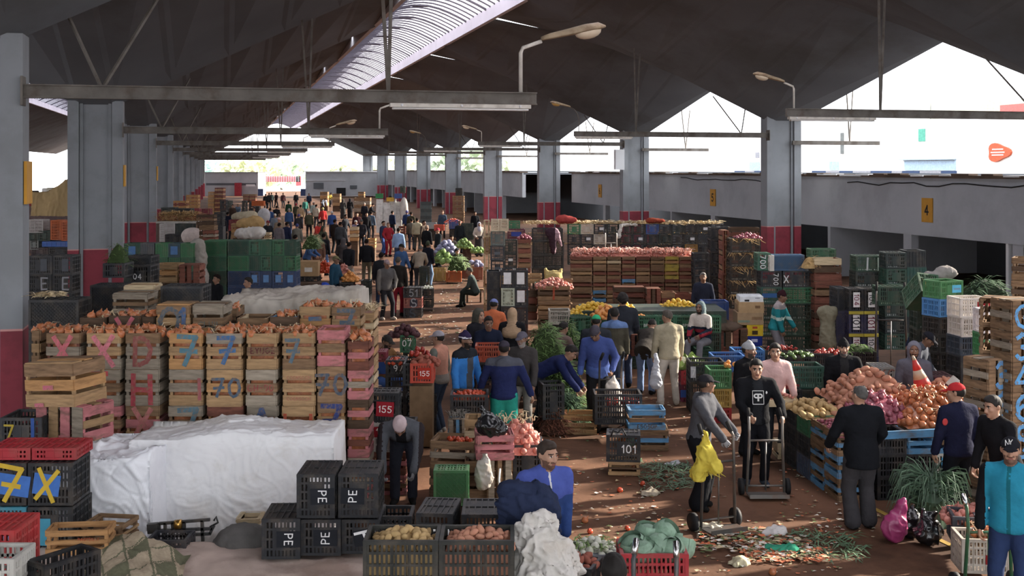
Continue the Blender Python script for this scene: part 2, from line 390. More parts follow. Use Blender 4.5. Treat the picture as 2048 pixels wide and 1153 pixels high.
# ================= people: one smooth surface per body, clothes grown over it =================
def V3(*a): return np.array(a, dtype=np.float32)
def surf(prims, res, fine=None, wr=0.0, seed=0):
 """prims: (op, kind, data, k, tag). op 1 add, -1 cut. kinds: c=(a,b,ra,rb) e=(centre,radii,R3x3) p=(n,c) half space cut n.x>c."""
 lo, hi = np.full(3, 9.), np.full(3, -9.); bx = []
 for op, kd, dt, k, tg in prims:
  if kd == 'c':
   a, b, ra, rb = dt; r = max(ra, rb); l, h = np.minimum(a, b)-r, np.maximum(a, b)+r
  elif kd == 'e':
   c, r, R = dt; ex = np.sqrt(((R*np.array(r))**2).sum(1)); l, h = c-ex, c+ex
  else: bx.append(None); continue
  bx.append((l, h))
  if op > 0: lo, hi = np.minimum(lo, l), np.maximum(hi, h)
 lo -= .03; hi += .03; ax = []
 for i in range(3):
  p, q = lo[i], [lo[i]]
  while p < hi[i]:
   p += fine[2] if fine is not None and fine[0][i] < p < fine[1][i] else res
   q.append(p)
  ax.append(np.array(q, dtype=np.float32))
 X, Y, Z = ax; shp = (len(X), len(Y), len(Z))
 D = np.full(shp, .25, dtype=np.float32)
 def dist(kd, dt, x, y, z):
  if kd == 'c':
   a, b, ra, rb = dt; d = b-a; L = max(float(d @ d), 1e-9)
   t = np.clip(((x-a[0])*d[0]+(y-a[1])*d[1]+(z-a[2])*d[2])/L, 0, 1)
   return np.sqrt((x-a[0]-t*d[0])**2+(y-a[1]-t*d[1])**2+(z-a[2]-t*d[2])**2)-(ra+(rb-ra)*t)
  if kd == 'e':
   c, r, R = dt; x, y, z = x-c[0], y-c[1], z-c[2]
   u = (R[0, 0]*x+R[1, 0]*y+R[2, 0]*z)/r[0]; v = (R[0, 1]*x+R[1, 1]*y+R[2, 1]*z)/r[1]; w = (R[0, 2]*x+R[1, 2]*y+R[2, 2]*z)/r[2]
   k0 = np.sqrt(u*u+v*v+w*w)+1e-6; k1 = np.sqrt((u/r[0])**2+(v/r[1])**2+(w/r[2])**2)+1e-6
   return k0*(k0-1)/k1
  n, c = dt; return -(x*n[0]+y*n[1]+z*n[2]-c)
 for (op, kd, dt, k, tg), b in zip(prims, bx):
  if b is None: sl = (slice(None),)*3
  else:
   m = .09+k
   sl = tuple(slice(max(0, int(np.searchsorted(A, l-m))-1), int(np.searchsorted(A, h+m))+1) for A, l, h in zip(ax, *b))
  x, y, z = X[sl[0]][:, None, None], Y[sl[1]][None, :, None], Z[sl[2]][None, None, :]
  d = dist(kd, dt, x, y, z).astype(np.float32); o = D[sl]
  if op > 0:
   if k > 0:
    h = np.clip(.5+.5*(o-d)/k, 0, 1); D[sl] = o+(d-o)*h-k*h*(1-h)
   else: D[sl] = np.minimum(o, d)
  else: D[sl] = np.maximum(o, -d)
 if wr:
  x, y, z = X[:, None, None], Y[None, :, None], Z[None, None, :]
  D = D+wr*(np.sin(47*z+11*np.sin(9*x+seed)+6*np.sin(13*y))*np.sin(21*x+8*np.sin(12*z+seed)+15*y)+.6*np.sin(83*z+23*x+9*np.sin(17*y+seed)))
 D[0], D[-1] = .2, .2; D[:, 0], D[:, -1] = .2, .2; D[:, :, 0], D[:, :, -1] = .2, .2
 s = D < 0; nx, ny, nz = shp
 cnt = np.zeros((nx-1, ny-1, nz-1), np.int8)
 for i in (0, 1):
  for j in (0, 1):
   for k in (0, 1): cnt += s[i:nx-1+i, j:ny-1+j, k:nz-1+k]
 act = (cnt > 0) & (cnt < 8); ii = np.argwhere(act)
 if not len(ii): return np.zeros((0, 3)), np.zeros((0, 4), int)
 idx = np.full(act.shape, -1, np.int64); idx[act] = np.arange(len(ii))
 acc = np.zeros((len(ii), 3), np.float32); n = np.zeros(len(ii), np.float32); a0, a1, a2 = ii.T
 for axis in range(3):
  for e in ((0, 0), (0, 1), (1, 0), (1, 1)):
   o0 = list(e); o0.insert(axis, 0); o1 = list(e); o1.insert(axis, 1)
   g0 = (a0+o0[0], a1+o0[1], a2+o0[2]); g1 = (a0+o1[0], a1+o1[1], a2+o1[2])
   v0, v1 = D[g0], D[g1]; c = (v0 < 0) != (v1 < 0)
   t = np.where(c, v0/np.where(v0-v1 == 0, 1, v0-v1), 0)
   for q in range(3):
    A = ax[q]; acc[:, q] += np.where(c, A[g0[q]]+(A[g1[q]]-A[g0[q]])*t, 0)
   n += c
 vs = acc/n[:, None]; fs = []
 for axis in range(3):
  sl0 = [slice(1, -1)]*3; sl0[axis] = slice(0, -1); sl1 = [slice(1, -1)]*3; sl1[axis] = slice(1, None)
  p, q = s[tuple(sl0)], s[tuple(sl1)]
  b, c = (axis+1) % 3, (axis+2) % 3
  for flip in (False, True):
   e = np.argwhere((p & ~q) if not flip else (~p & q))
   if not len(e): continue
   e = e+1; e[:, axis] -= 1; cs = []
   for db, dc in ((-1, -1), (0, -1), (0, 0), (-1, 0)):
    g = e.copy(); g[:, b] += db; g[:, c] += dc; cs.append(idx[g[:, 0], g[:, 1], g[:, 2]])
   f = np.stack(cs[::-1] if flip else cs, 1); fs.append(f)
 fs = np.concatenate(fs); fs = fs[(fs >= 0).all(1)]
 return vs, fs
def np_mesh(name, vs, fs, mats, mi=None, extra=None):
 me = bpy.data.meshes.new(name)
 V_, F_ = vs.tolist(), fs.tolist(); m = [0]*len(F_) if mi is None else list(mi)
 if extra is not None:
  o = len(V_); V_ += extra.v; F_ += [tuple(o+i for i in f) for f in extra.f]; m += extra.m
 me.from_pydata(V_, [], F_)
 for x in mats: me.materials.append(x)
 me.polygons.foreach_set('material_index', m); me.polygons.foreach_set('use_smooth', [True]*len(F_)); me.update()
 return me
EYE3 = np.eye(3, dtype=np.float32)
def rotm(rx=0, ry=0, rz=0):
 return np.array((Matrix.Rotation(rad(rz), 3, 'Z') @ Matrix.Rotation(rad(ry), 3, 'Y') @ Matrix.Rotation(rad(rx), 3, 'X')), dtype=np.float32)
def ik(a, c, l1, l2, hint):
 a, c, hint = np.array(a, float), np.array(c, float), np.array(hint, float)
 d = c-a; L = np.linalg.norm(d)
 if L > (l1+l2)*.995: c = a+d/L*(l1+l2)*.995; d = c-a; L = np.linalg.norm(d)
 u = d/L; x = (l1*l1-l2*l2+L*L)/(2*L); h = math.sqrt(max(l1*l1-x*x, 0))
 n = hint-u*(hint @ u); n /= max(np.linalg.norm(n), 1e-6)
 return (a+u*x+n*h).astype(np.float32), c.astype(np.float32)
def hand(mb, w, d, nrm, side, curl, mi, s=1.0):
 """five-fingered hand: w wrist, d pointing along the hand, nrm out of the back of the hand; side +1/-1 picks where the thumb sits."""
 d = Vector(d).normalized(); nrm = Vector(nrm); nrm = (nrm-d*nrm.dot(d)).normalized(); a = d.cross(nrm)*side
 w = Vector(w); rg = []
 for t, wd, th in ((-.01, .026, .021), (.02, .030, .02), (.055, .040, .017), (.088, .041, .014), (.1, .034, .010)):
  c = w+d*t*s; rg.append([c+a*(wd*s*cos(2*pi*k/8))+nrm*(th*s*sin(2*pi*k/8)) for k in range(8)])
 mb.rings(rg, mi)
 for k, (off, ln) in enumerate(((.031, .068), (.011, .077), (-.010, .072), (-.030, .056))):
  p = w+d*.092*s+a*off*s; pts = [p-d*.012*s, p]; ang = 0
  for q, fr in enumerate((.45, .32, .23)):
   ang += curl*(1.1, 1.35, .9)[q]+.06*k*curl
   p = p+(d*cos(ang)-nrm*sin(ang))*ln*fr*s*1.05+a*(off*.12*s*(1-curl)); pts.append(p)
  mb.tube(pts, [.0095*s, .0098*s, .009*s, .0082*s, .006*s], 6, mi)
 p = w+d*.028*s+a*.030*s; t1 = (d*.65+a*.72-nrm*.25).normalized(); t2 = (d*.9+a*.15-nrm*(.2+.7*curl)).normalized()
 mb.tube([p-a*.012*s, p, p+t1*.034*s, p+t1*.034*s+t2*.032*s, p+t1*.034*s+t2*.054*s], [.014*s, .0145*s, .0115*s, .010*s, .007*s], 6, mi)

SKIN = {'a': '9a7058', 'b': 'a97c62', 'c': '7d5843', 'd': '5b3f31'}
def skin(k): return mat('skin_'+k, SKIN[k], .55, .08, 8, 0, .35, dirt='8a5a48', dscale=9, damt=.18)
M_EYE = mat('eye_dark', '20160f', .3, 0, 3); M_LIP = mat('lip', '8a5348', .6, .05, 9); M_EYEW = mat('eye_white', 'cfc8c0', .4, 0, 3)
def body_parts(q):
 """pose dict -> dict of part name -> (verts, faces, mats, mat ids, extra)"""
 g = q.get; H0 = g('h', 1.72)/1.75; B = g('b', 1.0)
 lean, side, twist = g('lean', 3), g('side', 0), g('twist', 0)
 hp = np.array(g('hip', (0, 0, .93)), float)
 T = rotm(lean, side, twist)       # torso frame: facing -Y, lean tips the chest towards -Y
 t = lambda x, y, z: (hp+T @ np.array((x, y, z-.93))).astype(np.float32)
 hpit, hyaw, hroll = g('head', (5, 0, 0))
 nk = t(0, .005, 1.47)
 HR = rotm(0, 0, hyaw) @ rotm(hpit, hroll, 0) if not g('headloc') else T @ rotm(0, 0, hyaw) @ rotm(hpit, hroll, 0)
 hd = lambda x, y, z: (nk+HR @ np.array((x, y, z-1.47))).astype(np.float32)
 sh = {1: t(.185*B, .01, 1.415), -1: t(-.185*B, .01, 1.415)}
 hj = {1: t(.088, 0, .90), -1: t(-.088, 0, .90)}
 el, ha, kn, an = {}, {}, {}, {}
 for s, n in ((1, 'l'), (-1, 'r')):       # l = the figure's side at +X when it faces -Y
  tgt = g(n+'a', (s*.29, -.06, .80)); hint = g(n+'e', (s*.6, .8, -.35))
  el[s], ha[s] = ik(sh[s], tgt, .285, .255, hint)
  ft = g(n+'f', (s*.11, .02*s, .09)); kn[s], an[s] = ik(hj[s], ft, .43, .415, g(n+'k', (s*.15, -1, .1)))
 far = g('far'); res = g('res', .03 if far else .019)
 E = lambda c, r, R=T, k=.03, tg=0, op=1: (op, 'e', (np.array(c, np.float32), r, R), k, tg)
 C = lambda a, b, ra, rb, k=.03, tg=0, op=1: (op, 'c', (np.array(a, np.float32), np.array(b, np.float32), ra, rb), k, tg)
 bw = B
 def torso(i, k=.05):
  return [E(t(0, .005, .955), (.160*bw+i, .118*bw+i, .135+i), T, k), E(t(0, 0, 1.10), (.146*bw+i, .108*bw+i, .17+i), T, k), E(t(0, 0, 1.28), (.170*bw+i, .118*bw+i, .19+i), T, k),
    C(t(-.135*bw, .01, 1.405), t(.135*bw, .01, 1.405), .058+i, .058+i, k), C(t(-.10*bw, .015, 1.435), t(0, .012, 1.475), .05+i*.6, .05+i*.5, k), C(t(.10*bw, .015, 1.435), t(0, .012, 1.475), .05+i*.6, .05+i*.5, k)]
 def arms(i, k=.035, cuff=.0, fl=0):
  o = []
  for s in (1, -1):
   w = ha[s]-(ha[s]-el[s])*cuff
   o += [C(sh[s], el[s], .055*bw+i, .045+i, k), C(el[s], w, .044+i, .033+i+fl, .02)]
  return o
 def legs(i, k=.04, fl=0, up=0):
  o = []
  for s in (1, -1):
   a = an[s]+(kn[s]-an[s])*up
   o += [C(hj[s], kn[s], .088*bw+i, .060+i, k), C(kn[s], a, .056+i, .042+i+fl, .025)]
  return o
 out = {}
 pr = torso(0)+arms(-.002)+legs(0)
 for s in (1, -1):
  a = an[s]; fd = np.array(g('lt' if s > 0 else 'rt', (s*.18, -1, 0)), float); fd /= np.linalg.norm(fd)
  pr += [C(a+V3(0, 0, -.03)-fd*.03, a+V3(0, 0, -.052)+fd*.13, .042, .03, .02, 2)]
  q.setdefault('_fd', {})[s] = fd
 fs_ = 1.0
 pr += [C(nk-HR[:, 2]*.05, hd(0, -.005, 1.58), .058, .054, .03, 1)]
 hp_ = [E(hd(0, .012, 1.655), (.077, .099, .100), HR, .03, 1), E(hd(0, -.038, 1.588), (.058, .062, .062), HR, .035, 1)]
 if not far:
  hp_ += [C(hd(0, -.088, 1.652), hd(0, -.112, 1.612), .010, .0165, .012, 1), C(hd(-.012, -.1, 1.605), hd(.012, -.1, 1.605), .012, .012, .008, 1),
    C(hd(-.045, -.078, 1.672), hd(.045, -.078, 1.672), .012, .012, .018, 1), C(hd(-.02, -.09, 1.578), hd(.02, -.09, 1.578), .010, .010, .010, 1), E(hd(0, -.085, 1.545), (.022, .02, .02), HR, .02, 1),
    E(hd(.046, -.066, 1.62), (.02, .02, .02), HR, .02, 1), E(hd(-.046, -.066, 1.62), (.02, .02, .02), HR, .02, 1),
    E(hd(.034, -.098, 1.653), (.017, .014, .011), HR, 0, 1, -1), E(hd(-.034, -.098, 1.653), (.017, .014, .011), HR, 0, 1, -1)]
  for s in (1, -1): hp_ += [E(hd(s*.08, .012, 1.635), (.011, .024, .034), HR @ rotm(0, 0, -s*25), .008, 1)]
 else:
  hp_ += [C(hd(0, -.09, 1.645), hd(0, -.112, 1.612), .012, .018, .012, 1)]
  for s in (1, -1): hp_ += [E(hd(s*.08, .012, 1.635), (.016, .028, .036), HR, .008, 1)]
 pr += hp_
 hc = hd(0, -.01, 1.64)
 fine = None if far and res > .025 else (hc-.145, hc+.145, .0095 if not far else .016)
 if far: fine = (hc-.14, hc+.14, .018)
 vs, fc = surf(pr, res, fine)
 cen = vs[fc].mean(1); loc = (cen-nk) @ HR          # head-local
 mi = np.zeros(len(fc), int)
 if not far:
  for s in (1, -1):
   e = ((loc[:, 0]-s*.034)/.020)**2+((loc[:, 1]+.098)/.03)**2+((loc[:, 2]-.183)/.0095)**2 < 1; mi[e] = 4
   e = ((loc[:, 0]-s*.034)/.010)**2+((loc[:, 1]+.098)/.03)**2+((loc[:, 2]-.184)/.012)**2 < 1; mi[e] = 1
   e = ((loc[:, 0]-s*.036)/.026)**2+((loc[:, 1]+.09)/.04)**2+((loc[:, 2]-.205)/.007)**2 < 1; mi[e] = 3
  e = (loc[:, 0]/.026)**2+((loc[:, 1]+.1)/.03)**2+((loc[:, 2]-.108)/.011)**2 < 1; mi[e] = 2
  if g('beard'):
   e = (loc[:, 2] < .135) & (loc[:, 2] > .035) & (loc[:, 1] < -.01) & (mi == 0) & (np.abs(loc[:, 0]) < .09) & ((loc[:, 2] < .10) | (np.abs(loc[:, 0]) > .045) | ((loc[:, 2] > .116) & (np.abs(loc[:, 0]) < .035)))
   mi[e] = 5
 else:
  for s in (1, -1):
   e = ((loc[:, 0]-s*.034)/.024)**2+((loc[:, 1]+.098)/.03)**2+((loc[:, 2]-.19)/.016)**2 < 1; mi[e] = 1
  if g('beard'): mi[(loc[:, 2] < .12) & (loc[:, 2] > .035) & (loc[:, 1] < -.02)] = 5
 ex = MB()
 for s, n in ((1, 'l'), (-1, 'r')):
  d = ha[s]-el[s]; d = d/np.linalg.norm(d); d2 = np.array(g(n+'hd', d)); nr = g(n+'hn', (s*.9, -.15, .25))
  hand(ex, ha[s]-d*.01, d2, nr, -s if not g(n+'hf') else s, g(n+'c', .45), 0 if not g('glove') else 6, 1.05)
 sk = skin(g('skin', 'a'))
 hairm = mat('hair_'+g('hairc', '1c1613'), g('hairc', '1c1613'), .7, .25, 30)
 bd = mat('beard_'+g('beard', 'x'), g('beard'), .8, .2, 40) if g('beard') else sk
 gl = paint(g('glove'), kind='cloth') if g('glove') else sk
 out['body'] = (vs, fc, [sk, M_EYE, M_LIP, hairm, M_EYEW, bd, gl], mi, ex)
 tc = g('top', '22252c'); i = g('bulk', .024); hem = g('hem', .86); wr = .0 if far else .0032
 sleeve = g('sleeve', .03)
 jp = torso(i)+arms(i*.75, cuff=sleeve, fl=.004)
 if hem < .84:                               # coat skirts
  jp += [C(t(0, 0, .95), t(0, .02, hem), .15*bw+i, .16*bw+i, .06)] if hem > .6 else []
  if hem <= .6: jp += [C(t(-.06, 0, .95), t(-.07, .02, hem), .125+i, .15+i, .06), C(t(.06, 0, .95), t(.07, .02, hem), .125+i, .15+i, .06)]
 if hem > .8: jp += [E(t(0, .005, hem+.05), (.166*bw+i, .126*bw+i, .09), T, .03)]
 if g('collar', 1): jp += [C(t(0, .01, 1.44), t(0, 0, 1.50), .078, .07, .02)]
 if g('hoodback'): jp += [E(t(0, .10, 1.40), (.12, .06, .11), T @ rotm(-15), .03), C(t(-.08, .03, 1.46), t(.08, .03, 1.46), .045, .045, .03)]
 jp += [(-1, 'p', (-T[:, 2], float(-T[:, 2] @ t(0, 0, hem))), 0, 0)] if not g('longarm') else []
 jp_clip = jp[-1:] if not g('longarm') else []
 nb = len(torso(i)); body_j = [p for p in jp if p not in jp_clip]
 ar = arms(i*.75, cuff=sleeve, fl=.004)
 body_j = torso(i)+body_j[nb+len(ar):]
 jv, jf = surf(body_j+jp_clip+[E(hd(0, -.02, 1.60), (.075, .09, .12), HR, 0, 0, -1)]+ar, .034 if far else .0185, None, wr, g('seed', 0))
 tm = paint(tc, kind='cloth'); mats = [tm]; mj = np.zeros(len(jf), int)
 cj = (jv[jf].mean(1)-hp) @ T
 for how, c2 in ([g('top2')] if isinstance(g('top2'), tuple) else g('top2', [])):   # second colours: where, colour
  mats.append(paint(c2, kind='cloth')); X_, Y_, Z_ = cj.T
  m = {'front': (np.abs(X_) < .065) & (Y_ < -.03) & (Z_ > -.1), 'sleeves': np.abs(X_) > .185*bw+.012, 'yoke': Z_ > .33, 'band': (Z_ > .20) & (Z_ < .27), 'chest': (Z_ > .12) & (Z_ < .33) & (Y_ < 0),
             'hem': Z_ < .1, 'side': X_ > .02, 'zip': (np.abs(X_) < .011) & (Y_ < -.03), 'collar': Z_ > .45, 'back': (np.abs(X_) < .17) & (Y_ > -.02)}[how]
  mj[m] = len(mats)-1
 out['jacket'] = (jv, jf, mats, mj, None)
 if not g('robe'):
  lp = [E(t(0, .005, .945), (.158*bw+.012, .118*bw+.012, .13), T, .05)]+legs(g('legw', .012), fl=g('flare', .012), up=.03)
  lv, lf = surf(lp, .034 if far else .0185, None, wr*.9, 3+g('seed', 0))
  out['trousers'] = (lv, lf, [paint(g('bot', '23262e'), kind='cloth')], None, None)
 else:
  lp = [E(t(0, .005, .945), (.165*bw, .13*bw, .15), T, .05), C(hp+V3(0, 0, 0), (hp[0], hp[1], .16), .2, .235, .06)]
  lv, lf = surf(lp+[(-1, 'p', (V3(0, 0, -1), -.05), 0, 0)], .034 if far else .022, None, wr*1.6, 3)
  out['robe'] = (lv, lf, [paint(g('bot', '23262e'), kind='cloth')], None, None)
 for s in (1, -1):
  a, fd = an[s], q['_fd'][s]
  fx_ = .012 if far else 0
  sp = [C(a+V3(0, 0, -.035)-fd*.035, a+V3(0, 0, -.052)+fd*.13, .05+fx_, .037+fx_, .02), C(a, a+V3(0, 0, -.03), .05, .05, .02), (-1, 'p', (V3(0, 0, -1), float(-(a[2]-.088))), 0, 0)]
  sv, sf = surf(sp, .028 if far else .016)
  out['shoe%d' % s] = (sv, sf, [paint(g('shoe', '1d1c1c'), kind='cloth')], None, None)
 hk = g('hair', 'short'); fr = .02 if far else .0115; hc_ = g('hatc', '2a2a2e')
 if hk in ('short', 'thin', 'back', 'curly'):
  u = {'short': .009, 'thin': .005, 'back': .014, 'curly': .024}[hk]
  hh = [E(hd(0, .016, 1.662), (.078+u, .099+u, .098+u), HR, 0), (-1, 'e', (hd(0, -.092, 1.605), (.13, .1, .128), HR), 0, 0), (-1, 'e', (hd(0, -.02, 1.55), (.2, .105, .105), HR), 0, 0), E(hd(0, -.01, 1.735), (.062, .075, .028+u), HR, .02)]
  if hk == 'thin': hh += [(-1, 'e', (hd(0, -.05, 1.76), (.062, .11, .06), HR), 0, 0)]
  v, f = surf(hh, fr, None, .0 if far else (.003 if hk != 'curly' else .006)); out['hair'] = (v, f, [hairm], None, None)
 else:
  if hk in ('cap', 'capback'):
   hh = [E(hd(0, .012, 1.665), (.09, .112, .1), HR, 0), (-1, 'p', (-HR[:, 2], float(-HR[:, 2] @ hd(0, 0, 1.668))), 0, 0)]
   y = -1 if hk == 'cap' else 1
   a = hd(0, y*.085+.01, 1.675); hh += [E(hd(0, y*.125+.012, 1.672), (.07, .075, .011), HR @ rotm(8*(-y)), .008)]
   nm = 'cap'
  elif hk == 'beanie':
   hh = [E(hd(0, .016, 1.668), (.089, .112, .107), HR, 0), (-1, 'p', (-HR[:, 2], float(-HR[:, 2] @ hd(0, 0, 1.658))), 0, 0), C(hd(0, .0, 1.765), hd(0, .02, 1.775), .03, .03, .03)]; nm = 'beanie'
  elif hk == 'hood':
   hh = [E(hd(0, .03, 1.65), (.108, .125, .135), HR, .03), C(hd(0, .05, 1.55), t(0, .05, 1.42), .095, .12, .05), (-1, 'e', (hd(0, -.09, 1.635), (.074, .105, .1), HR), 0, 0)]; nm = 'hood'
  elif hk == 'scarf':
   hh = [E(hd(0, .022, 1.655), (.094, .118, .118), HR, .03), C(hd(0, .02, 1.57), t(0, .0, 1.36), .085, .15, .06), C(t(-.14, .01, 1.38), t(.14, .01, 1.38), .085, .085, .05), E(t(0, .03, 1.27), (.2, .155, .12), T, .05), (-1, 'e', (hd(0, -.10, 1.63), (.06, .085, .085), HR), 0, 0)]; nm = 'headscarf'
  v, f = surf(hh, fr+.003, None, .0015 if hk in ('beanie', 'cap') else .004, 1)
  mh = [paint(hc_, kind='cloth')]; mm = None
  if g('hat2'):
   mh.append(paint(g('hat2'), kind='cloth')); lc = (v[f].mean(1)-nk) @ HR
   mm = ((lc[:, 2] > .205) & (lc[:, 2] < .225)).astype(int) if hk == 'beanie' else (np.abs(lc[:, 0]) < .02).astype(int) if hk != 'capback' else (lc[:, 1] > .09).astype(int)
  out[nm] = (v, f, mh, mm, None)
  if hk in ('cap', 'capback', 'beanie'):
   hh = [E(hd(0, .016, 1.655), (.084, .106, .098), HR, 0), (-1, 'e', (hd(0, -.085, 1.6), (.11, .11, .13), HR), 0, 0), (-1, 'e', (hd(0, -.02, 1.53), (.2, .115, .085), HR), 0, 0), (-1, 'p', (HR[:, 2], float(HR[:, 2] @ hd(0, 0, 1.69))), 0, 0)]
   v, f = surf(hh, fr)
   if len(f): out['hair'] = (v, f, [hairm], None, None)
 q['_pts'] = {'hd': hd, 't': t, 'ha': ha, 'T': T, 'HR': HR, 'nk': nk, 'hp': hp, 'k': H0, 'el': el, 'sh': sh}
 return out
PEOPLE = []
def person(label, loc, face=0, cat='person', group=None, **q):
 """face: degrees the figure is turned from looking straight at the camera, + to the viewer's side +X."""
 parts = body_parts(q); k = q.get('h', 1.72)/1.75
 loc = Vector(loc); loc.z += q.get('up', 0)
 r = empty('person', label, cat, loc, rad(face), group); r.scale = (k,)*3
 for n, (v, f, ms, mi, ex) in parts.items():
  nm = n[:-1].rstrip('-') if n.startswith('shoe') else n
  link(nm, np_mesh(nm, v, f, ms, mi, ex), r)
 r.data = None if r.data is None else r.data
 PEOPLE.append((r, q)); return r
PROTO = {}
def far_person(pose, label, loc, face=0, top='22252c', bot='22252c', hat='1c1613', sk='a', h=1.72, group=None):
 if pose not in PROTO:
  q = dict(POSES[pose]); q['far'] = 1; PROTO[pose] = {n.rstrip('-1') if n.startswith('shoe') else n: None for n in ()}
  PROTO[pose] = [((n[:-1].rstrip('-') if n.startswith('shoe') else n), np_mesh(n, v, f, ms, mi, ex), ms) for n, (v, f, ms, mi, ex) in body_parts(q).items()]
 k = h/1.75; r = empty('person', label, 'person', loc, rad(face), group); r.scale = (k,)*3
 for n, me, ms in PROTO[pose]:
  m = {'jacket': top, 'trousers': bot, 'robe': bot, 'hair': hat, 'cap': hat, 'beanie': hat, 'hood': hat, 'headscarf': hat}.get(n)
  o = link(n, me, r)
  if n == 'body': mm = skin(sk)
  elif m: mm = paint(m, kind='cloth')
  else: continue
  o.material_slots[0].link = 'OBJECT'; o.material_slots[0].material = mm
 return r
POSES = {
 'stand': dict(la=(.27, -.08, .80), ra=(-.27, -.05, .80)),
 'bag': dict(la=(.28, -.02, .76), ra=(-.27, -.12, .80), head=(10, 15, 0), lf=(.12, -.06, .09), rf=(-.1, .08, .09)),
 'walk': dict(la=(.26, -.22, .86), ra=(-.27, .16, .82), lf=(.09, .22, .12), rf=(-.09, -.24, .09), lean=5),
 'pockets': dict(la=(.2, -.12, .93), ra=(-.2, -.12, .93), le=(1, .5, 0), re=(-1, .5, 0), head=(8, -20, 0)),
 'reach': dict(la=(.18, -.42, 1.0), ra=(-.16, -.44, 1.0), lean=22, head=(30, 0, 0), hip=(0, .05, .91)),
 'bend': dict(la=(.15, -.62, .55), ra=(-.16, -.6, .58), lean=62, head=(55, 0, 0), hip=(0, .14, .90)),
 'cap': dict(hair='cap', la=(.25, -.2, .92), ra=(-.27, -.05, .80), head=(10, 10, 0)),
 'beanie': dict(hair='beanie', la=(.2, -.14, .93), ra=(-.2, -.12, .93), head=(8, 12, 0), hem=.78),
 'hood': dict(hair='hood', la=(.2, -.24, 1.0), ra=(-.2, -.22, 1.0), head=(15, 0, 0), hem=.78),
 'scarf': dict(hair='scarf', robe=1, la=(.2, -.22, 1.0), ra=(-.2, -.22, 1.0), hem=.7),
 'djellaba': dict(hair='hood', robe=1, la=(.26, -.12, .86), ra=(-.26, -.12, .86), hem=.55),
 'sit': dict(hip=(0, .1, .5), lf=(.14, -.36, .09), rf=(-.14, -.34, .09), la=(.14, -.3, .55), ra=(-.13, -.3, .56), lean=18, head=(15, 0, 0)),
 'sitcap': dict(hair='cap', hip=(0, .1, .5), lf=(.16, -.34, .09), rf=(-.12, -.36, .09), la=(.1, -.3, .62), ra=(-.13, -.3, .56), lean=22, head=(20, 0, 0)),
}
# ================= crates, boxes, produce, cloth =================
def cell(mb, o, u, v, n, a0, a1, b0, b1, t0, t1, mi=0):
 vs = [o+u*a+v*b+n*t for a in (a0, a1) for b in (b0, b1) for t in (t0, t1)]
 mb.add(vs, [(0, 1, 3, 2), (4, 6, 7, 5), (0, 4, 5, 1), (2, 3, 7, 6), (0, 2, 6, 4), (1, 5, 7, 3)], mi)
def panel(mb, o, u, v, n, st, mi=0, rnd=None):
 U, V = u.length, v.length; t = .014
 if st == 'none': return
 fx, fz = min(.03/U, .2), min(.03/V, .2)
 if st in ('open', 'slot', 'label', 'diamond', 'rib'):
  cell(mb, o, u, v, n, 0, 1, 0, fz, -.02, .004, mi); cell(mb, o, u, v, n, 0, 1, 1-fz, 1, -.02, .004, mi)
  cell(mb, o, u, v, n, 0, fx, fz, 1-fz, -.02, .003, mi); cell(mb, o, u, v, n, 1-fx, 1, fz, 1-fz, -.02, .003, mi)
 if st in ('slot', 'label'):
  nv = max(4, int(U/.038)); nh = max(2, int(V/.085))
  for i in range(1, nv): cell(mb, o, u, v, n, i/nv-.009/U, i/nv+.009/U, fz, 1-fz, -t, -.003, mi)
  for i in range(1, nh): cell(mb, o, u, v, n, fx, 1-fx, i/nh-.011/V, i/nh+.011/V, -t, .0, mi)
  k = max(2, int(U/.11))
  for i in range(1, k): cell(mb, o, u, v, n, i/k-.004/U, i/k+.004/U, 0, 1, -t, .006, mi)
  if st == 'label': cell(mb, o, u, v, n, .3, .7, .22, .78, -t, .003, mi)
 if st == 'rib':
  cell(mb, o, u, v, n, 0, 1, 0, 1, -t, -.006, mi)
  for i in range(1, 6): cell(mb, o, u, v, n, i/6-.006/U, i/6+.006/U, 0, 1, -t, .006, mi)
  cell(mb, o, u, v, n, 0, 1, .5-.006/V, .5+.006/V, -t, .004, mi)
 if st == 'solid': cell(mb, o, u, v, n, 0, 1, 0, 1, -t, 0, mi)
 if st == 'diamond':
  cell(mb, o, u, v, n, fx, 1-fx, fz, 1-fz, -.03, -.02, mi)
  s = .05; k = int((U+V)/s)+1
  for d in (1, -1):
   for i in range(1, k):
    c = i*s; x0, x1 = max(0, c-V), min(U, c)
    if x1-x0 < .01: continue
    z0, z1 = c-x0, c-x1
    if d < 0: z0, z1 = V-z0, V-z1
    p, q = o+u*(x0/U)+v*(z0/V)-n*.01, o+u*(x1/U)+v*(z1/V)-n*.01
    mb.bar(p, q, .008, .012, mi, up=n)
 if st in ('slatH', 'slatV'):
  if st == 'slatV': u, v, U, V = v, u, V, U
  k = 4 if V > .62 else 3; g = .042
  for i in range(k):
   b0, b1 = i/k+g/2/V, (i+1)/k-g/2/V
   if i == 0: b0 = .005
   if i == k-1: b1 = .995
   j = rnd.uniform(-.006, .006) if rnd else 0
   m = mi[i % len(mi)] if isinstance(mi, (list, tuple)) else mi
   cell(mb, o+n*j*.4, u, v, n, 0, 1, b0+j, b1+j*.5, 0, .014, m)
def six(dx, dy, dz):
 x, y = dx/2, dy/2; X, Y, Z = Vector((1, 0, 0)), Vector((0, 1, 0)), Vector((0, 0, 1))
 return {'F': (Vector((-x, -y, 0)), X*dx, Z*dz, -Y), 'B': (Vector((x, y, 0)), -X*dx, Z*dz, Y), 'L': (Vector((-x, y, 0)), -Y*dy, Z*dz, -X),
   'R': (Vector((x, -y, 0)), Y*dy, Z*dz, X), 'T': (Vector((-x, -y, dz)), X*dx, Y*dy, Z), 'D': (Vector((-x, y, 0)), X*dx, -Y*dy, -Z)}
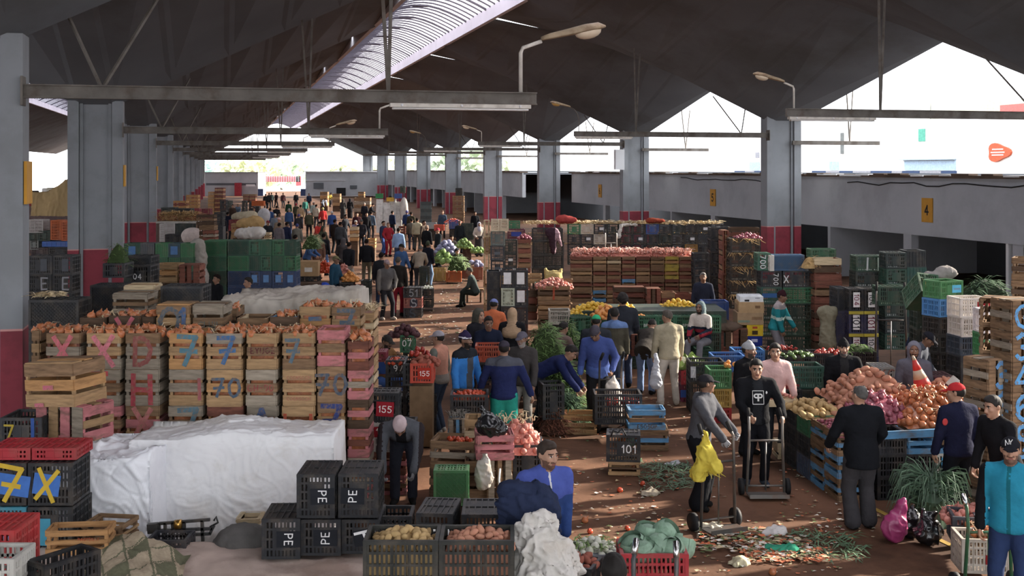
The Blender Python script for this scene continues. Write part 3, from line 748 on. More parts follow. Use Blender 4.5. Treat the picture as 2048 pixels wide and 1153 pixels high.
STY = {'up': ('label', 'slot', 'slot', 'slot', 'open', 'solid'), 'upw': ('slot', 'slot', 'slot', 'slot', 'open', 'solid'), 'pe': ('label', 'open', 'slot', 'slot', 'rib', 'solid'),
       'bottom': ('diamond', 'open', 'slot', 'slot', 'slot', 'slot'), 'mouth': ('open', 'solid', 'slot', 'slot', 'slot', 'slot'), 'rib': ('rib', 'rib', 'rib', 'rib', 'open', 'solid'),
       'shut': ('label', 'slot', 'slot', 'slot', 'rib', 'solid'), 'down': ('slot', 'slot', 'slot', 'slot', 'diamond', 'open')}
WSTY = {'up': ('slatH', 'slatH', 'slatH', 'slatH', 'none', 'slatH'), 'end': ('slatV', 'slatV', 'slatH', 'slatH', 'slatH', 'slatH'), 'mouth': ('none', 'slatH', 'slatH', 'slatH', 'slatH', 'slatH'),
  'turned': ('slatH', 'slatH', 'slatH', 'slatH', 'slatH', 'none'), 'panel': ('slatV', 'none', 'slatV', 'slatV', 'slatH', 'none')}
WOOD = [mat('wood_tan', 'a38058', .85, .22, 4, .12, .2, .2, '5f4a36', 3, .5, stretch=(1, 1, 7)), mat('wood_brown', '84664a', .9, .25, 4, .12, .15, .2, '4b3b2e', 3, .55, stretch=(1, 1, 7)),
  mat('wood_grey', '8f8271', .9, .22, 4, .12, .15, .18, '5a4d41', 3, .55, stretch=(1, 1, 7)), mat('wood_orange', 'b3824f', .85, .2, 4, .12, .2, .15, '6a4a30', 3, .45, stretch=(1, 1, 7)),
  mat('wood_pink', 'b76a6d', .85, .2, 5, .1, .2, .12, '6e5347', 3.5, .75, stretch=(1, 1, 3)), mat('wood_blue', '5590bf', .8, .2, 5, .1, .2, .12, '6e6458', 3.5, .7, stretch=(1, 1, 3)),
  mat('wood_dark', '5a4637', .92, .25, 4, .12, .12, .2, '3a2e25', 3, .5, stretch=(1, 1, 7)), mat('wood_pale', 'c2ab86', .85, .18, 4, .1, .2, .12, '7d6a52', 3, .4, stretch=(1, 1, 7)),
  mat('wood_redbrown', '7c4a3c', .9, .2, 4, .1, .15, .15, '4a3029', 3, .6, stretch=(1, 1, 5)), mat('wood_yellow', 'b09a3c', .85, .2, 5, .1, .2, .1, '6e5a3c', 3.5, .7)]
TAN, BRN, GRY, ORG, PNK, BLU, DRK, PALE_, RBR, YLW = range(10)
CACHE = {}
def worn(c): return mat('worn_'+c, c, .9, .2, 12, 0, .1, 0, '836850', 22, .8)
def r2(x): return round(x*50)/50
def plastic_mesh(dims, col, sty):
 k = (dims, col, sty)
 if k not in CACHE:
  mb = MB()
  for f, st in zip('FBLRTD', STY[sty]): panel(mb, *six(*dims)[f], st)
  CACHE[k] = mb.mesh('plastic_crate', [paint(col)])
 return CACHE[k]
def wood_mesh(dims, tones, sty, var):
 k = (dims, tones, sty, var)
 if k not in CACHE:
  rr = random.Random(hash(k[3])+len(CACHE)); mb, pb = MB(), MB()
  for f, st in zip('FBLRTD', WSTY[sty]):
   if st != 'none': panel(mb, *six(dims[0]-.03, dims[1]-.03, dims[2])[f], st, list(tones), rr)
  x, y = dims[0]/2-.034, dims[1]/2-.034
  for a in (-x, x):
   pb.box((a, 0, .03), (.03, dims[1]-.07, .04)); pb.box((a, 0, dims[2]-.03), (.03, dims[1]-.07, .03))
   for b in (-y, y): pb.box((a, b, dims[2]/2), (.035, .035, dims[2]-.005))
  for b in (-y, y): pb.box((0, b, .03), (dims[0]-.07, .03, .04))
  CACHE[k] = (mb.mesh('slats', WOOD), pb.mesh('corner_frame', WOOD[tones[0]]))
 return CACHE[k]
LABELS = set()
def say(l): return l
def crate(kind, loc, dims, label, rot=0, col='26272b', sty='up', tones=(TAN, BRN), marks=(), group=None, near=True, M=None, cat='crate'):
 """kind 'p' plastic, 'w' wood. marks: (face-x, face-z as fractions, width, text or 'plate', colour, plate colour or None, turn)."""
 dims = tuple(r2(max(x, .06)) for x in dims); say(label)
 nm = 'plastic_crate' if kind == 'p' else 'wooden_crate'
 if kind == 'p' and not marks:
  o = link(nm, plastic_mesh(dims, col, sty), None, loc, rot if M is None else None, M=M) if M is None else link(nm, plastic_mesh(dims, col, sty), None, M=M)
  return tag(o, label, cat, group)
 r = empty(nm, label, cat, loc, rot, group, M)
 if kind == 'p': link('shell', plastic_mesh(dims, col, sty), r)
 else:
  s, p = wood_mesh(dims, tuple(tones), sty, RN.randrange(3)); link('slats', s, r); link('corner_frame', p, r)
 for mk in marks:
  fx, fz, w, txt, tc, pc, turn = (list(mk)+[None]*7)[:7]
  y = -dims[1]/2-(.004 if kind == 'p' else .001)
  c = Vector(((fx-.5)*dims[0], y, fz*dims[2])); Mx = Matrix.Translation(c) @ Matrix.Rotation(rad(turn or 0), 4, 'Y')
  if pc:
   b = MB(); hh = mk[7] if len(mk) > 7 else w*.7
   b.box((0, -.003, 0), (w*1.15, .004, hh)); b.build('label_plate', paint(pc, kind='matte'), r, M=Mx)
  if txt:
   big = kind == 'w'
   t = strokes_text(r, txt, w*(.8 if pc else 1), Mx @ Matrix.Translation((0, -.004, 0)), worn(tc) if big else paint(tc, kind='matte'), 'painted_mark', .17 if big else .14, .03, .003, dims[2]*.8)
   if kind == 'w' and sty != 'end':                # paint lies on the slats only
    k = 4 if dims[2] > .62 else 3
    me = t.data
 return r
def pbox(kind, x0, x1, yt, yb, d, dep, label, rot=0, **kw):
 """a crate whose front face fills the surveyed picture box at depth d"""
 w, h = (x1-x0)/F*d, (yb-yt)/F*d
 a = rad(rot); fw = max(w*cos(a) if rot else w, .1)
 c = Vector((PX((x0+x1)/2, d), d, ZY(yb, d)))+Vector((-sin(a), cos(a), 0))*dep/2
 return crate(kind, c, (fw, dep, h), label, a, **kw)
TIER = ['lowest', 'second', 'third', 'fourth', 'fifth', 'sixth', 'seventh']
def tier(i, n): return 'top' if i == n-1 else 'lowest' if i == 0 else ('middle' if n == 3 else TIER[i]+' up')
def pstack(kind, x0, x1, yt, yb, n, d, dep, what, where, cols=None, tones=None, sty='up', rot=0, marks={}, jit=.012, cat='crate', stys=None, group=None):
 """n crates one on another; label = '<what>, <tier> of <where>'"""
 z0, z1 = ZY(yb, d), ZY(yt, d); h = (z1-z0)/n; w = (x1-x0)/F*d; a = rad(rot); out = []
 for i in range(n):
  c = Vector((PX((x0+x1)/2, d)+RN.uniform(-jit, jit), d+RN.uniform(-jit, jit), z0+h*i))+Vector((-sin(a), cos(a), 0))*dep/2
  wt = what[i] if isinstance(what, (list, tuple)) else what
  lab = '%s, %s of %s' % (wt, tier(i, n), where) if n > 1 else '%s, %s' % (wt, where)
  kw = {}
  if cols: kw['col'] = cols[i % len(cols)]
  if tones: kw['tones'] = tones[i % len(tones)]
  out.append(crate(kind, c, (w, dep, h-.004), lab, a+RN.uniform(-.02, .02), sty=(stys[i] if stys else sty), marks=marks.get(i, ()), cat=cat, group=group, **kw))
 return out
def carton(loc, dims, label, col='b08d63', rot=0, bands=(), cat='box'):
 r = empty('cardboard_box', say(label), cat, loc, rot); mb = MB(); dx, dy, dz = dims; m = paint(col, kind='matte')
 mb.box((0, 0, dz/2), (dx, dy, dz)); mb.build('body', m, r)
 t = MB(); t.box((0, 0, dz+.004), (dx*.98, dy*.48, .01), rx=.02); t.box((0, dy*.25, dz+.014), (dx*.98, dy*.48, .01), rx=-.02); t.build('flap', m, r)
 for i, (cx, cz, w, h, c) in enumerate(bands):
  b = MB(); b.box(((cx-.5)*dx, -dy/2-.003, cz*dz), (w*dx, .004, h*dz)); b.build('printed_panel', paint(c, kind='matte'), r)
 return r
def prof(kind, seed=0):
 mb = MB(); r = random.Random(seed)
 if kind == 'onion':
  mb.lathe([(.001, -.037), (.02, -.035), (.036, -.018), (.041, .0), (.036, .018), (.022, .033), (.009, .042), (.006, .056), (.003, .062)], 10)
 elif kind == 'potato': mb.ball((seed*3.1, 0, 0), (.058, .038, .034), 10, 7, jit=.16); mb.v = [(x-seed*3.1, y, z) for x, y, z in mb.v]
 elif kind == 'tomato': mb.lathe([(.001, -.028), (.024, -.027), (.037, -.01), (.037, .008), (.026, .024), (.01, .027), (.001, .022)], 10)
 elif kind in ('orange', 'lemon'): mb.ball((0, 0, 0), (.045, .045, .042) if kind == 'orange' else (.05, .04, .04), 10, 7)
 elif kind == 'turnip':
  mb.lathe([(.001, -.075), (.006, -.06), (.03, -.03), (.042, .0), (.036, .025), (.012, .036)], 9)
 elif kind == 'cabbage':
  mb.ball((0, 0, 0), (.125, .125, .105), 18, 12, jit=.05)
  for k in range(7):
   a = k*2.4; t = .75+.12*(k % 3)
   def fn(u, v, a=a, t=t):
    th = a+(u-.5)*1.9; ph = -.9+v*1.9*t; R_ = .13+.012*k/7+.022*max(0, v-.7)*3+.004*sin(u*25)
    return Vector((cos(th)*cos(ph)*R_, sin(th)*cos(ph)*R_, sin(ph)*R_*.9))
   mb.grid(9, 7, fn)
 elif kind == 'carrot': mb.lathe([(.001, -.11), (.008, -.1), (.02, .03), (.024, .06), (.016, .07)], 8)
 elif kind == 'beet': mb.ball((0, 0, 0), (.055, .055, .05), 10, 7, jit=.1)
 elif kind == 'cauliflower':
  for k in range(26):
   a = k*2.4; q = .085*math.sqrt(k/26); mb.ball((cos(a)*q, sin(a)*q, .07-q*.55), .028, 6, 5)
  for k in range(8):
   a = k*pi/4
   mb.grid(4, 5, lambda u, v, a=a: Vector((cos(a+(u-.5)*.7)*(.05+.09*sin(v*1.6)), sin(a+(u-.5)*.7)*(.05+.09*sin(v*1.6)), -.06+v*.15)), 1)
 elif kind == 'pepper': mb.ball((0, 0, 0), (.04, .04, .055), 8, 6, jit=.25)
 return mb
PMAT = {'onion': mat('onion_skin', 'b9683a', .38, .25, 18, 0, .45, .2, '8a4424', 25, .5), 'redonion': mat('red_onion', '8f3a4c', .4, .25, 18, 0, .45, .2, 'c98a92', 30, .5),
  'pinkonion': mat('pink_onion', 'b8695a', .45, .22, 18, 0, .4, .2, 'cf9a86', 25, .4), 'potato': mat('potato_skin', 'b5945f', .8, .2, 20, .1, .25, .15, '8f7048', 20, .5),
  'redpotato': mat('red_potato', 'b47a5e', .75, .2, 20, .1, .25, .15, '96594a', 20, .5), 'tomato': mat('tomato_red', 'c2401f', .3, .15, 9, 0, .5, .15),
  'orange': mat('orange_peel', 'd98a3c', .5, .12, 30, .1, .4, .12), 'lemon': mat('yellow_peel', 'd8ab25', .45, .15, 20, .1, .4, .12, 'c98f20', 9, .4), 'turnip': mat('turnip_white', 'd6d6c4', .5, .12, 9, 0, .4, .1, 'b5bf8e', 9, .5),
  'cabbage': mat('cabbage_green', '7f9f86', .6, .2, 12, .25, .35, .1, '5d8264', 10, .5), 'carrot': mat('carrot_orange', 'cf7038', .55, .15, 20, 0, .35, .1), 'beet': mat('beet_dark', '4d2a2e', .7, .25, 12, .1, .25, .2),
  'purple': mat('purple_cabbage', '7d7f9c', .5, .22, 12, .2, .4, .2, '5a5577', 9, .5), 'cauliflower': mat('curd', 'dcdcc0', .8, .1, 20, .2, .2, .05), 'leafgreen': mat('leaf_green', '6d8f45', .6, .3, 8, .1, .3, .15, 'a3b86a', 8, .4),
  'sweetpotato': mat('sweet_potato', '9b5443', .8, .2, 14, .1, .2, .15), 'pepper': mat('red_pepper', 'a82a1c', .3, .2, 9, 0, .5, .2), 'greenpepper': mat('green_pepper', '4d6b2c', .35, .25, 9, 0, .5, .2)}
PR_ME = {}
def produce(kind, shape, loc, label, group, s=1.0, rot=None, cat=None):
 k = (kind, shape, RN.randrange(3))
 if k not in PR_ME:
  ms = [PMAT[kind]] if shape != 'cauliflower' else [PMAT['cauliflower'], PMAT['leafgreen']]
  PR_ME[k] = prof(shape, k[2]).mesh(shape, ms, True)
 names = {'redonion': 'red_onion', 'pinkonion': 'pink_onion', 'redpotato': 'red_potato', 'sweetpotato': 'sweet_potato', 'purple': 'purple_cabbage', 'greenpepper': 'green_pepper', 'leafgreen': 'lettuce', 'pepper': 'red_pepper'}
 o = link(names.get(kind, kind), PR_ME[k], None, loc, rot or (RN.uniform(-.9, .9), RN.uniform(-.9, .9), RN.uniform(0, 6.28)), scale=s*RN.uniform(.88, 1.14))
 return tag(o, label, cat or (names.get(kind, kind).replace('_', ' ').split()[-1]), group)
def heap(kind, shape, c, w, dp, h, n, r, label, group, rot=0, s=1.0, seed=1, fill=True, power=1.4, flat=None):
 """n single pieces lying over a mound; the pieces below the surface are one filling"""
 rr = random.Random(seed); pts = []; c = Vector(c); tries = 0
 R = Matrix.Rotation(rot, 3, 'Z')
 prof_ = lambda x, y: h*max(0, 1-max(abs(x)/(w/2), abs(y)/(dp/2))**power)
 while len(pts) < n and tries < n*60:
  tries += 1
  x, y = rr.uniform(-w/2, w/2), rr.uniform(-dp/2, dp/2); p = Vector((x, y, prof_(x, y)))
  if all((p-q).length > r*1.55 for q in pts): pts.append(p)
 for p in pts: produce(kind, shape, c+R @ (p+Vector((0, 0, r*.45))), label, group, s)
 if fill:
  mb = MB()
  mb.grid(24, 16, lambda u, v: c+R @ Vector(((u-.5)*w, (v-.5)*dp, prof_((u-.5)*w, (v-.5)*dp)-.01+.014*noise.noise(Vector((u*w, v*dp, 0))*20))))
  o = mb.build('produce_filling', PMAT[kind], None, True); tag(o, 'packed pieces beneath the '+label[:60], None, None, 'stuff')
def blob(name, label, cat, prims, m, res=.025, wr=.006, fold=0, loc=(0, 0, 0), rot=0, seed=0, group=None, parent=None, mfun=None):
 if isinstance(fold, Vector): fold, loc = wr*1.2, fold
 PR = []
 for p in prims:
  if p[0] == 'e': PR.append((1, 'e', (np.array(p[1], np.float32), p[2], rotm(*(p[3] if len(p) > 3 else (0, 0, 0)))), .06, 0))
  elif p[0] == 'c': PR.append((1, 'c', (np.array(p[1], np.float32), np.array(p[2], np.float32), p[3], p[4]), .06, 0))
  elif p[0] == 'cut': PR.append((-1, 'p', (np.array(p[1], np.float32), p[2]), 0, 0))
 v, f = surf(PR, res, None, wr, seed)
 if fold:                                    # creases: ridged noise pushed along the normals
  n = np.zeros_like(v); fn = np.cross(v[f[:, 2]]-v[f[:, 0]], v[f[:, 3]]-v[f[:, 1]])
  for k in range(4): np.add.at(n, f[:, k], fn)
  n /= np.linalg.norm(n, axis=1)[:, None]+1e-9; s_ = Vector((seed*3.7, seed, 5)); cr = lambda p, w: max(0, 1-abs(noise.noise(p))/w)
  q = [Vector(p)*3.2+s_ for p in v.tolist()]
  d = [1.1*noise.noise(p)+.8*cr(p*.9+Vector((noise.noise(p)*.8, 0, 3)), .22)+.7*cr(Vector((p.x*1.9+p.z, p.y*1.6, p.z*1.1)), .2)+.35*cr(p*2.6, .2)-.5 for p in q]
  v = v+n*(np.array(d)*fold*1.5)[:, None]
 ms = m if isinstance(m, list) else [m]
 mi = mfun(v[f].mean(1)) if mfun else None
 o = link(name, np_mesh(name, v, f, ms, mi), parent, loc, rot)
 return tag(o, label, cat, group) if parent is None else o
def drape(name, label, x0, x1, y0, y1, ztop, zbot, m, seed=0, amp=.05, nu=120, nv=90, skirt=.9, back=.1, loc=(0, 0, 0), rot=0, topfn=None, cat='tarpaulin', edge=.02, sides=True):
 """a sheet thrown over a block: falls in front (y0), over the top and a little down the back, hanging at both ends."""
 mb = MB(); W, D = x1-x0, y1-y0; hF = (ztop-zbot)*skirt; tot = hF+D+back; sd = (ztop-zbot)*.8 if sides else 0
 so = Vector((seed*7.3, seed*3.1, 0))
 def fn(u, v):
  s = v*tot; a = u*(W+2*sd)-sd
  if s < hF: y, z = y0-.10*(1-s/hF)**1.5, ztop-hF+s
  elif s < hF+D: y, z = y0+s-hF, ztop
  else: y, z = y1, ztop-(s-hF-D)
  e = abs(s-hF)
  if e < .12: y += .03*(1-e/.12); z -= .03*(1-e/.12)
  x = x0+min(max(a, 0), W)
  if a < 0: z += a if z+a > zbot else zbot-z; x = x0-.03*min(1, -a/sd if sd else 0)-.02
  elif a > W: z -= (a-W) if z-(a-W) > zbot else z-zbot; x = x1+.03*min(1, (a-W)/sd if sd else 0)+.02
  q = Vector((a*1.6, s*1.6, 0))+so
  n1 = noise.noise(q*.8); qq = q+Vector((noise.noise(q*1.3), noise.noise(q*1.3+Vector((9, 2, 0))), 0))*.35
  cr = lambda p, w: max(0, 1-abs(noise.noise(p))/w)
  n2 = cr(Vector((qq.x*1.7, qq.y*1.1, 2)), .16); n3 = cr(Vector((qq.x*2.6+qq.y*1.9, qq.y*1.2-qq.x*.8, 3)), .12); n4 = cr(Vector((qq.x*3.1-qq.y*2.3, qq.y*3.3, 7)), .1); n5 = noise.noise(q*6)+.6*cr(q*5.5, .12)
  dsp = amp*(1.3*n1+.42*n2+.42*n3-.36*n4+.16*n5)
  if hF <= s <= hF+D:
   z += dsp+(topfn(x, y) if topfn else 0)
  else: y -= dsp*.8; z += .3*dsp
  if s < hF*.5: x += .03*sin(a*7+seed)*(1-s/hF)
  return Vector((x, y, max(z, zbot+.004)))
 mb.grid(nu, nv, fn)
 o = mb.build(name, m, None, True, loc=loc, rot=rot); return tag(o, label, cat)
def straw(name, label, boxes, n, m, ln=.12, r=.0035, seed=3, up=.6):
 """dry leaves and stalks lying over the given boxes (x0,x1,y0,y1,z): nobody could count them"""
 rr = random.Random(seed); mb = MB(); tot = sum(abs((b[1]-b[0])*(b[3]-b[2])) for b in boxes)
 for b in boxes:
  for _ in range(max(1, int(n*abs((b[1]-b[0])*(b[3]-b[2]))/tot))):
   p = Vector((rr.uniform(b[0], b[1]), rr.uniform(b[2], b[3]), b[4])); a = rr.uniform(0, 6.28); L = ln*rr.uniform(.5, 1.3); t = rr.uniform(-.15, up)
   d = Vector((cos(a), sin(a), t)).normalized(); q = p+d*L*.5+Vector((rr.uniform(-.02, .02), rr.uniform(-.02, .02), .02)); e = q+(d+Vector((rr.uniform(-.6, .6), rr.uniform(-.6, .6), -.5*t-.25))).normalized()*L*.5
   w = Vector((-d.y, d.x, .3)).normalized()*r*rr.uniform(.6, 1.6)
   mb.add([p-w, p+w, q+w, q-w, e+w*.4, e-w*.4], [(0, 1, 2, 3), (3, 2, 4, 5)])
 o = mb.build(name, m); return tag(o, label, None, None, 'stuff')
M_STRAW = mat('dry_leaf', 'd3bd94', .85, .25, 12, 0, .2); M_STRAW2 = mat('straw', 'b89560', .9, .25, 12, 0, .15)
def tube_obj(name, pts, r, m, parent=None, n=8, **kw):
 mb = MB(); mb.tube(pts, r, n); return mb.build(name, m, parent, True, **kw)
# ================= beams, lamps, rods, number plates =================
M_LAMP = mat('lamp_shell', 'a89274', .6, .2, 5, 0, .3, dirt='7a5a40', dscale=4, damt=.6); M_GLASS = mat('lamp_glass', 'd8c3a6', .25, .1, 5); M_TUBEW = mat('tube_white', 'c9c2b8', .5, .12, 4, dirt='8a7d70', dscale=5, damt=.4)
M_AMBER = mat('lamp_glass_amber', 'b58a45', .3, .1, 5)
def street_lamp(loc, sgn, label, sc=1.0, amber=False):
 r = empty('street_lamp', label, 'lamp', loc, TH); r.scale = (sgn*sc, sc, sc)
 m = MB(); m.tube([(0, 0, 0), (0, 0, .55), (.03, 0, .62), (.3, 0, .72)], .028, 8) if not amber else m.tube([(0, 0, 0), (.0, 0, .5), (.08, 0, .8), (.25, 0, 1.0), (.42, 0, 1.06)], .022, 8)
 m.build('pole', M_STEEL if amber else M_TUBEW, r, True)
 z0 = .74 if not amber else 1.08; x0 = .3 if not amber else .4
 rg = []
 for t, w, h in ((0, .05, .05), (.12, .075, .07), (.4, .10, .085), (.62, .15, .1), (.82, .14, .09), (.93, .05, .03)):
  rg.append([Vector((x0+t, w*cos(a), z0+t*.22+(h*sin(a) if sin(a) > 0 else h*.25*sin(a)))) for a in [2*pi*k/14 for k in range(14)]])
 m = MB(); m.rings(rg); m.build('shell', M_LAMP, r, True)
 m = MB(); m.ball((0, 0, 0), (.2, .125, .1), 14, 8); g = m.build('glass_bowl', M_AMBER if amber else M_GLASS, r, True); g.location = (x0+.68, 0, z0+.13); g.rotation_euler = (0, -.2, 0)
def tube_light(hx0, hx1, hy, z, label):
 r = empty('fluorescent_light', label, 'light', H((hx0+hx1)/2, hy, z), TH); L = abs(hx1-hx0)
 m = MB(); m.box((0, 0, 0), (L, .13, .06)); m.build('housing', M_TUBEW, r)
 m = MB()
 for y in (-.04, .04): m.tube([(-L/2+.04, y, -.05), (L/2-.04, y, -.05)], .018, 8)
 m.build('tube', mat('tube_glass', 'd9d5d2', .3, .03, 3), r, True)
 m = MB()
 for x in (-L*.42, 0, L*.42): m.ball((x, -.07, .0), .022, 6, 5)
 m.build('clip', M_WHITE, r)
def beam(hx0, hx1, hy, z, label, lam):
 r = empty('steel_beam', label, 'beam', H((hx0+hx1)/2, hy, z), TH); L = abs(hx1-hx0); s = 1 if hx1 > hx0 else -1
 m = MB(); m.box((0, 0, 0), (L, .09, .2)); m.box((0, -.06, .09), (L, .06, .02)); m.box((0, -.06, -.09), (L, .06, .02)); m.build('rail', M_STEEL, r)
 m = MB(); m.box((-s*L/2, 0, 0), (.03, .3, .42)); m.build('wall_plate', M_STEEL, r)
 xr = s*L*(.69-.5); m = MB()
 for e in (-1, 1): m.bar((xr, 0, .05), (xr-s*.1+e*.28 if 0 else xr+e*.16-s*.05, .1*e, 3.4), .055, .03)
 m.build('hanger', M_STEEL, r)
 m = MB(); xq = s*L*(-.36)
 for e in (-1, 1): m.bar((xq, .05, .05), (xq+e*.75, 1.1, 1.6), .04, .04)
 m.build('brace', M_STEEL, r)
for i, hy in enumerate(LC[1:9]):
 hx1 = XL+7.65; y = hy-.25
 beam(XL, hx1, y, 5.52, 'grey steel cantilever beam on crate side column, %s from the camera' % TIER[min(i, 6)] if i < 6 else 'far grey steel cantilever beam on crate side column, %s' % ('one before last' if i == 6 else 'last'), 0)
 if i < 6: tube_light(hx1-2.35, hx1-.1, y-.02, 5.39, 'twin tube light under the free end of the %s crate side beam' % TIER[i].replace('lowest', 'first'))
 if i < 4: street_lamp(H(hx1-.25, y, 5.62), 1, 'rusty street lamp standing on the %s crate side beam' % TIER[i].replace('lowest', 'first'), 1.15 if i == 0 else 1.0)
for i, hy in enumerate(RC[2:9]):
 hx1 = XR-8.1; y = hy-.36; n = TIER[i].replace('lowest', 'first')
 beam(XR, hx1, y, 5.74, 'grey steel cantilever beam on wall side column, %s from the camera' % n, 0)
 if i < 5: tube_light(hx1+.05, hx1+2.35, y-.02, 5.61, 'twin tube light under the free end of the %s wall side beam' % n)
 if i < 5: street_lamp(H(hx1+.2, y, 5.84), -1, 'goose neck street lamp on the free end of the %s wall side beam' % n, .85, i % 2 == 0)
 m = MB(); m.box((0, 0, 0), (3.9, .1, .16)); r = m.build('steel_bracket', M_STEEL, None, loc=H(XR+3.0, hy-.4, 5.45), rot=TH); tag(r, 'dark steel bracket reaching outward from the %s wall side column' % n, 'bracket')
 m = MB()
 for e in (-1, 1): m.bar((.6, 0, .05), (.6+e*.5, e*.6, 2.2), .05, .05)
 m.build('brace', M_STEEL, r)
def plate(hx, hy, z, face, txt, label, w=.62, h=.85):
 r = empty('number_plate', label, 'sign', H(hx, hy, z), TH+face); m = MB(); m.box((0, -.02, 0), (w, .04, h)); m.build('board', M_YEL, r)
 if txt: strokes_text(r, txt, w*.32, Matrix.Translation((0, -.043, 0)), M_BLACK, 'painted_number', .2)
def hy_at(px, hx): return (F*hx/(CT*(px-446))-hx*ST)/CT
for px, t in ((1856, '4'), (1427, '5'), (1201, '6'), (915, None)): plate(WX-.01, hy_at(px, WX), 2.95, -pi/2, t, 'yellow plate %s on the low wall band' % ('reading four' if t == '4' else 'reading five' if t == '5' else 'reading six' if t else 'far beyond the gap in the wall'))
for i, hy in enumerate(LC[1:4]): plate(XL+.01, hy-.0, 4.2, pi/2, None, 'yellow board on the hall side of the %s crate side column' % TIER[i].replace('lowest', 'first'), .5, .62)
for i, hy in enumerate(RC[3:6]):
 rr = random.Random(i); pts = [H(WX-.04, hy-13.5+k*.75, 3.86+.03*sin(k*1.3)+rr.uniform(-.05, .05)) for k in range(17)]
 tag(tube_obj('cable', pts, .022, M_BLACK), 'loose grey cable sagging along the wall band in the %s bay' % TIER[i].replace('lowest', 'first'), 'cable')
m = MB(); m.box((0, 0, 0), (.5, .3, 1.1)); o = m.build('junction_box', M_WHITE, None, loc=H(XR-.3, RC[5]-.5, 4.9), rot=TH); tag(o, 'white electrical box on the column beside the gap in the wall', 'electrical box')
# ================= near ground: onion wall, tarps, black crates =================
def V_(px, py, d): return P(px, py, d)
dA = 14.6; hA = .463; ZT = 5*hA
ons, stw, fills = [], [], []
def onion_top(x, y, z, w, dp, n, where, h=.07):
 ons.append((x, y, z, w, dp, n, where, h)); stw.append((x-w/2, x+w/2, y-dp/2, y+dp/2, z+.04))
PX7 = ('z', '3f6680'); X_ = 'X'
cols = [ # px0, px1, tiers from the top down: (what, tones, marks)
 (60, 84, 'beside the red pillar', [('brown wooden onion crate', (BRN, TAN), ())]*5),
 (90, 164, 'in the first full column from the red pillar', [('wooden onion crate with pink corners', (RBR, GRY, BRN), ((.5, .5, .38, 'X', 'c9616e'),)), ('wooden onion crate with a pink cross', (BRN, RBR), ((.5, .5, .36, 'X', 'b95863'),)), ('plain wooden onion crate', (GRY, BRN), ()), ('plain wooden onion crate', (BRN, GRY), ()), ('plain wooden onion crate', (BRN, GRY), ())]),
 (169, 244, 'in the second full column from the red pillar', [('wooden onion crate with a big pink cross', (GRY, TAN, TAN), ((.5, .5, .4, 'X', 'd0707e'),)), ('wooden onion crate with red slat ends', (GRY, BRN, GRY), ((.42, .5, .3, 'E', 'c94a50'),)), ('wooden onion crate with pink smears', (RBR, BRN, PNK), ()), ('plain wooden onion crate', (BRN, GRY), ()), ('plain wooden onion crate', (BRN, GRY), ())]),
 (247, 321, 'in the third full column from the red pillar', [('grey brown wooden onion crate with a faded red letter', (GRY, GRY, BRN), ((.5, .5, .2, 'D', '8a4a48'),)), ('grey wooden onion crate with a red letter H', (GRY, GRY), ((.5, .45, .3, 'H', 'a8404a'),)), ('wooden onion crate with a dusty pink cross', (TAN, PNK, BRN), ((.5, .5, .4, 'X', 'b86a68'),)), ('plain wooden onion crate', (BRN, GRY), ()), ('plain wooden onion crate', (BRN, GRY), ())]),
 (334, 409, 'in the fourth full column from the red pillar', [('orange wooden onion crate with a blue seven', (ORG, TAN, ORG), ((.55, .5, .22, 'z', '4a7a8c'),)), ('plain grey brown wooden onion crate', (TAN, GRY, GRY), ((.9, .45, .03, 'I', 'a0555a'),)), ('dark wooden onion crate with a blue grey seven', (BRN, BRN, GRY), ((.58, .5, .24, 'z', '52707e'),)), ('tan wooden onion crate', (TAN, ORG), ()), ('tan wooden onion crate', (TAN, ORG), ())]),
 (411, 487, 'in the fifth full column from the red pillar', [('tan wooden onion crate with a bright blue seven', (TAN, TAN, GRY), ((.55, .52, .2, 'z', '3d6796'),)), ('tan wooden onion crate with a blue seventy', (TAN, ORG, TAN), ((.55, .5, .34, 'z0', '4a5f74'),)), ('plain orange wooden onion crate', (ORG, ORG, RBR), ()), ('plain tan wooden onion crate', (TAN, BRN), ()), ('plain tan wooden onion crate', (TAN, BRN), ())]),
 (489, 558, 'in the sixth full column from the red pillar', [('tan wooden onion crate with a dark red stamp', (TAN, BRN, TAN), ((.52, .52, .3, 'EYUOZ', '5f2b30'),)), ('grey wooden onion crate with red letters', (GRY, BRN, GRY), ((.48, .5, .32, 'GH-90', '9a4444'),)), ('grey wooden onion crate with a big blue letter A', (GRY, BRN, GRY), ((.5, .5, .36, 'A', '3f5580'),)), ('plain wooden onion crate', (BRN, GRY), ()), ('plain wooden onion crate', (BRN, GRY), ())]),
 (562, 633, 'in the seventh full column from the red pillar', [('brown wooden onion crate with a dark blue seven', (BRN, TAN, TAN), ((.32, .5, .17, 'z', '4f6878'),)), ('tan wooden onion crate with pale red printing', (TAN, TAN, TAN), ((.5, .78, .3, 'COCNSOCM', 'b06a5a'), (.5, .2, .3, 'COCNSOCM', 'b06a5a'))), ('orange wooden onion crate with red end stripes', (TAN, ORG, TAN), ((.12, .5, .03, 'I', 'c05038'), (.88, .5, .03, 'I', 'c05038'))), ('plain wooden onion crate', (TAN, BRN), ()), ('plain wooden onion crate', (BRN, TAN), ())]),
]
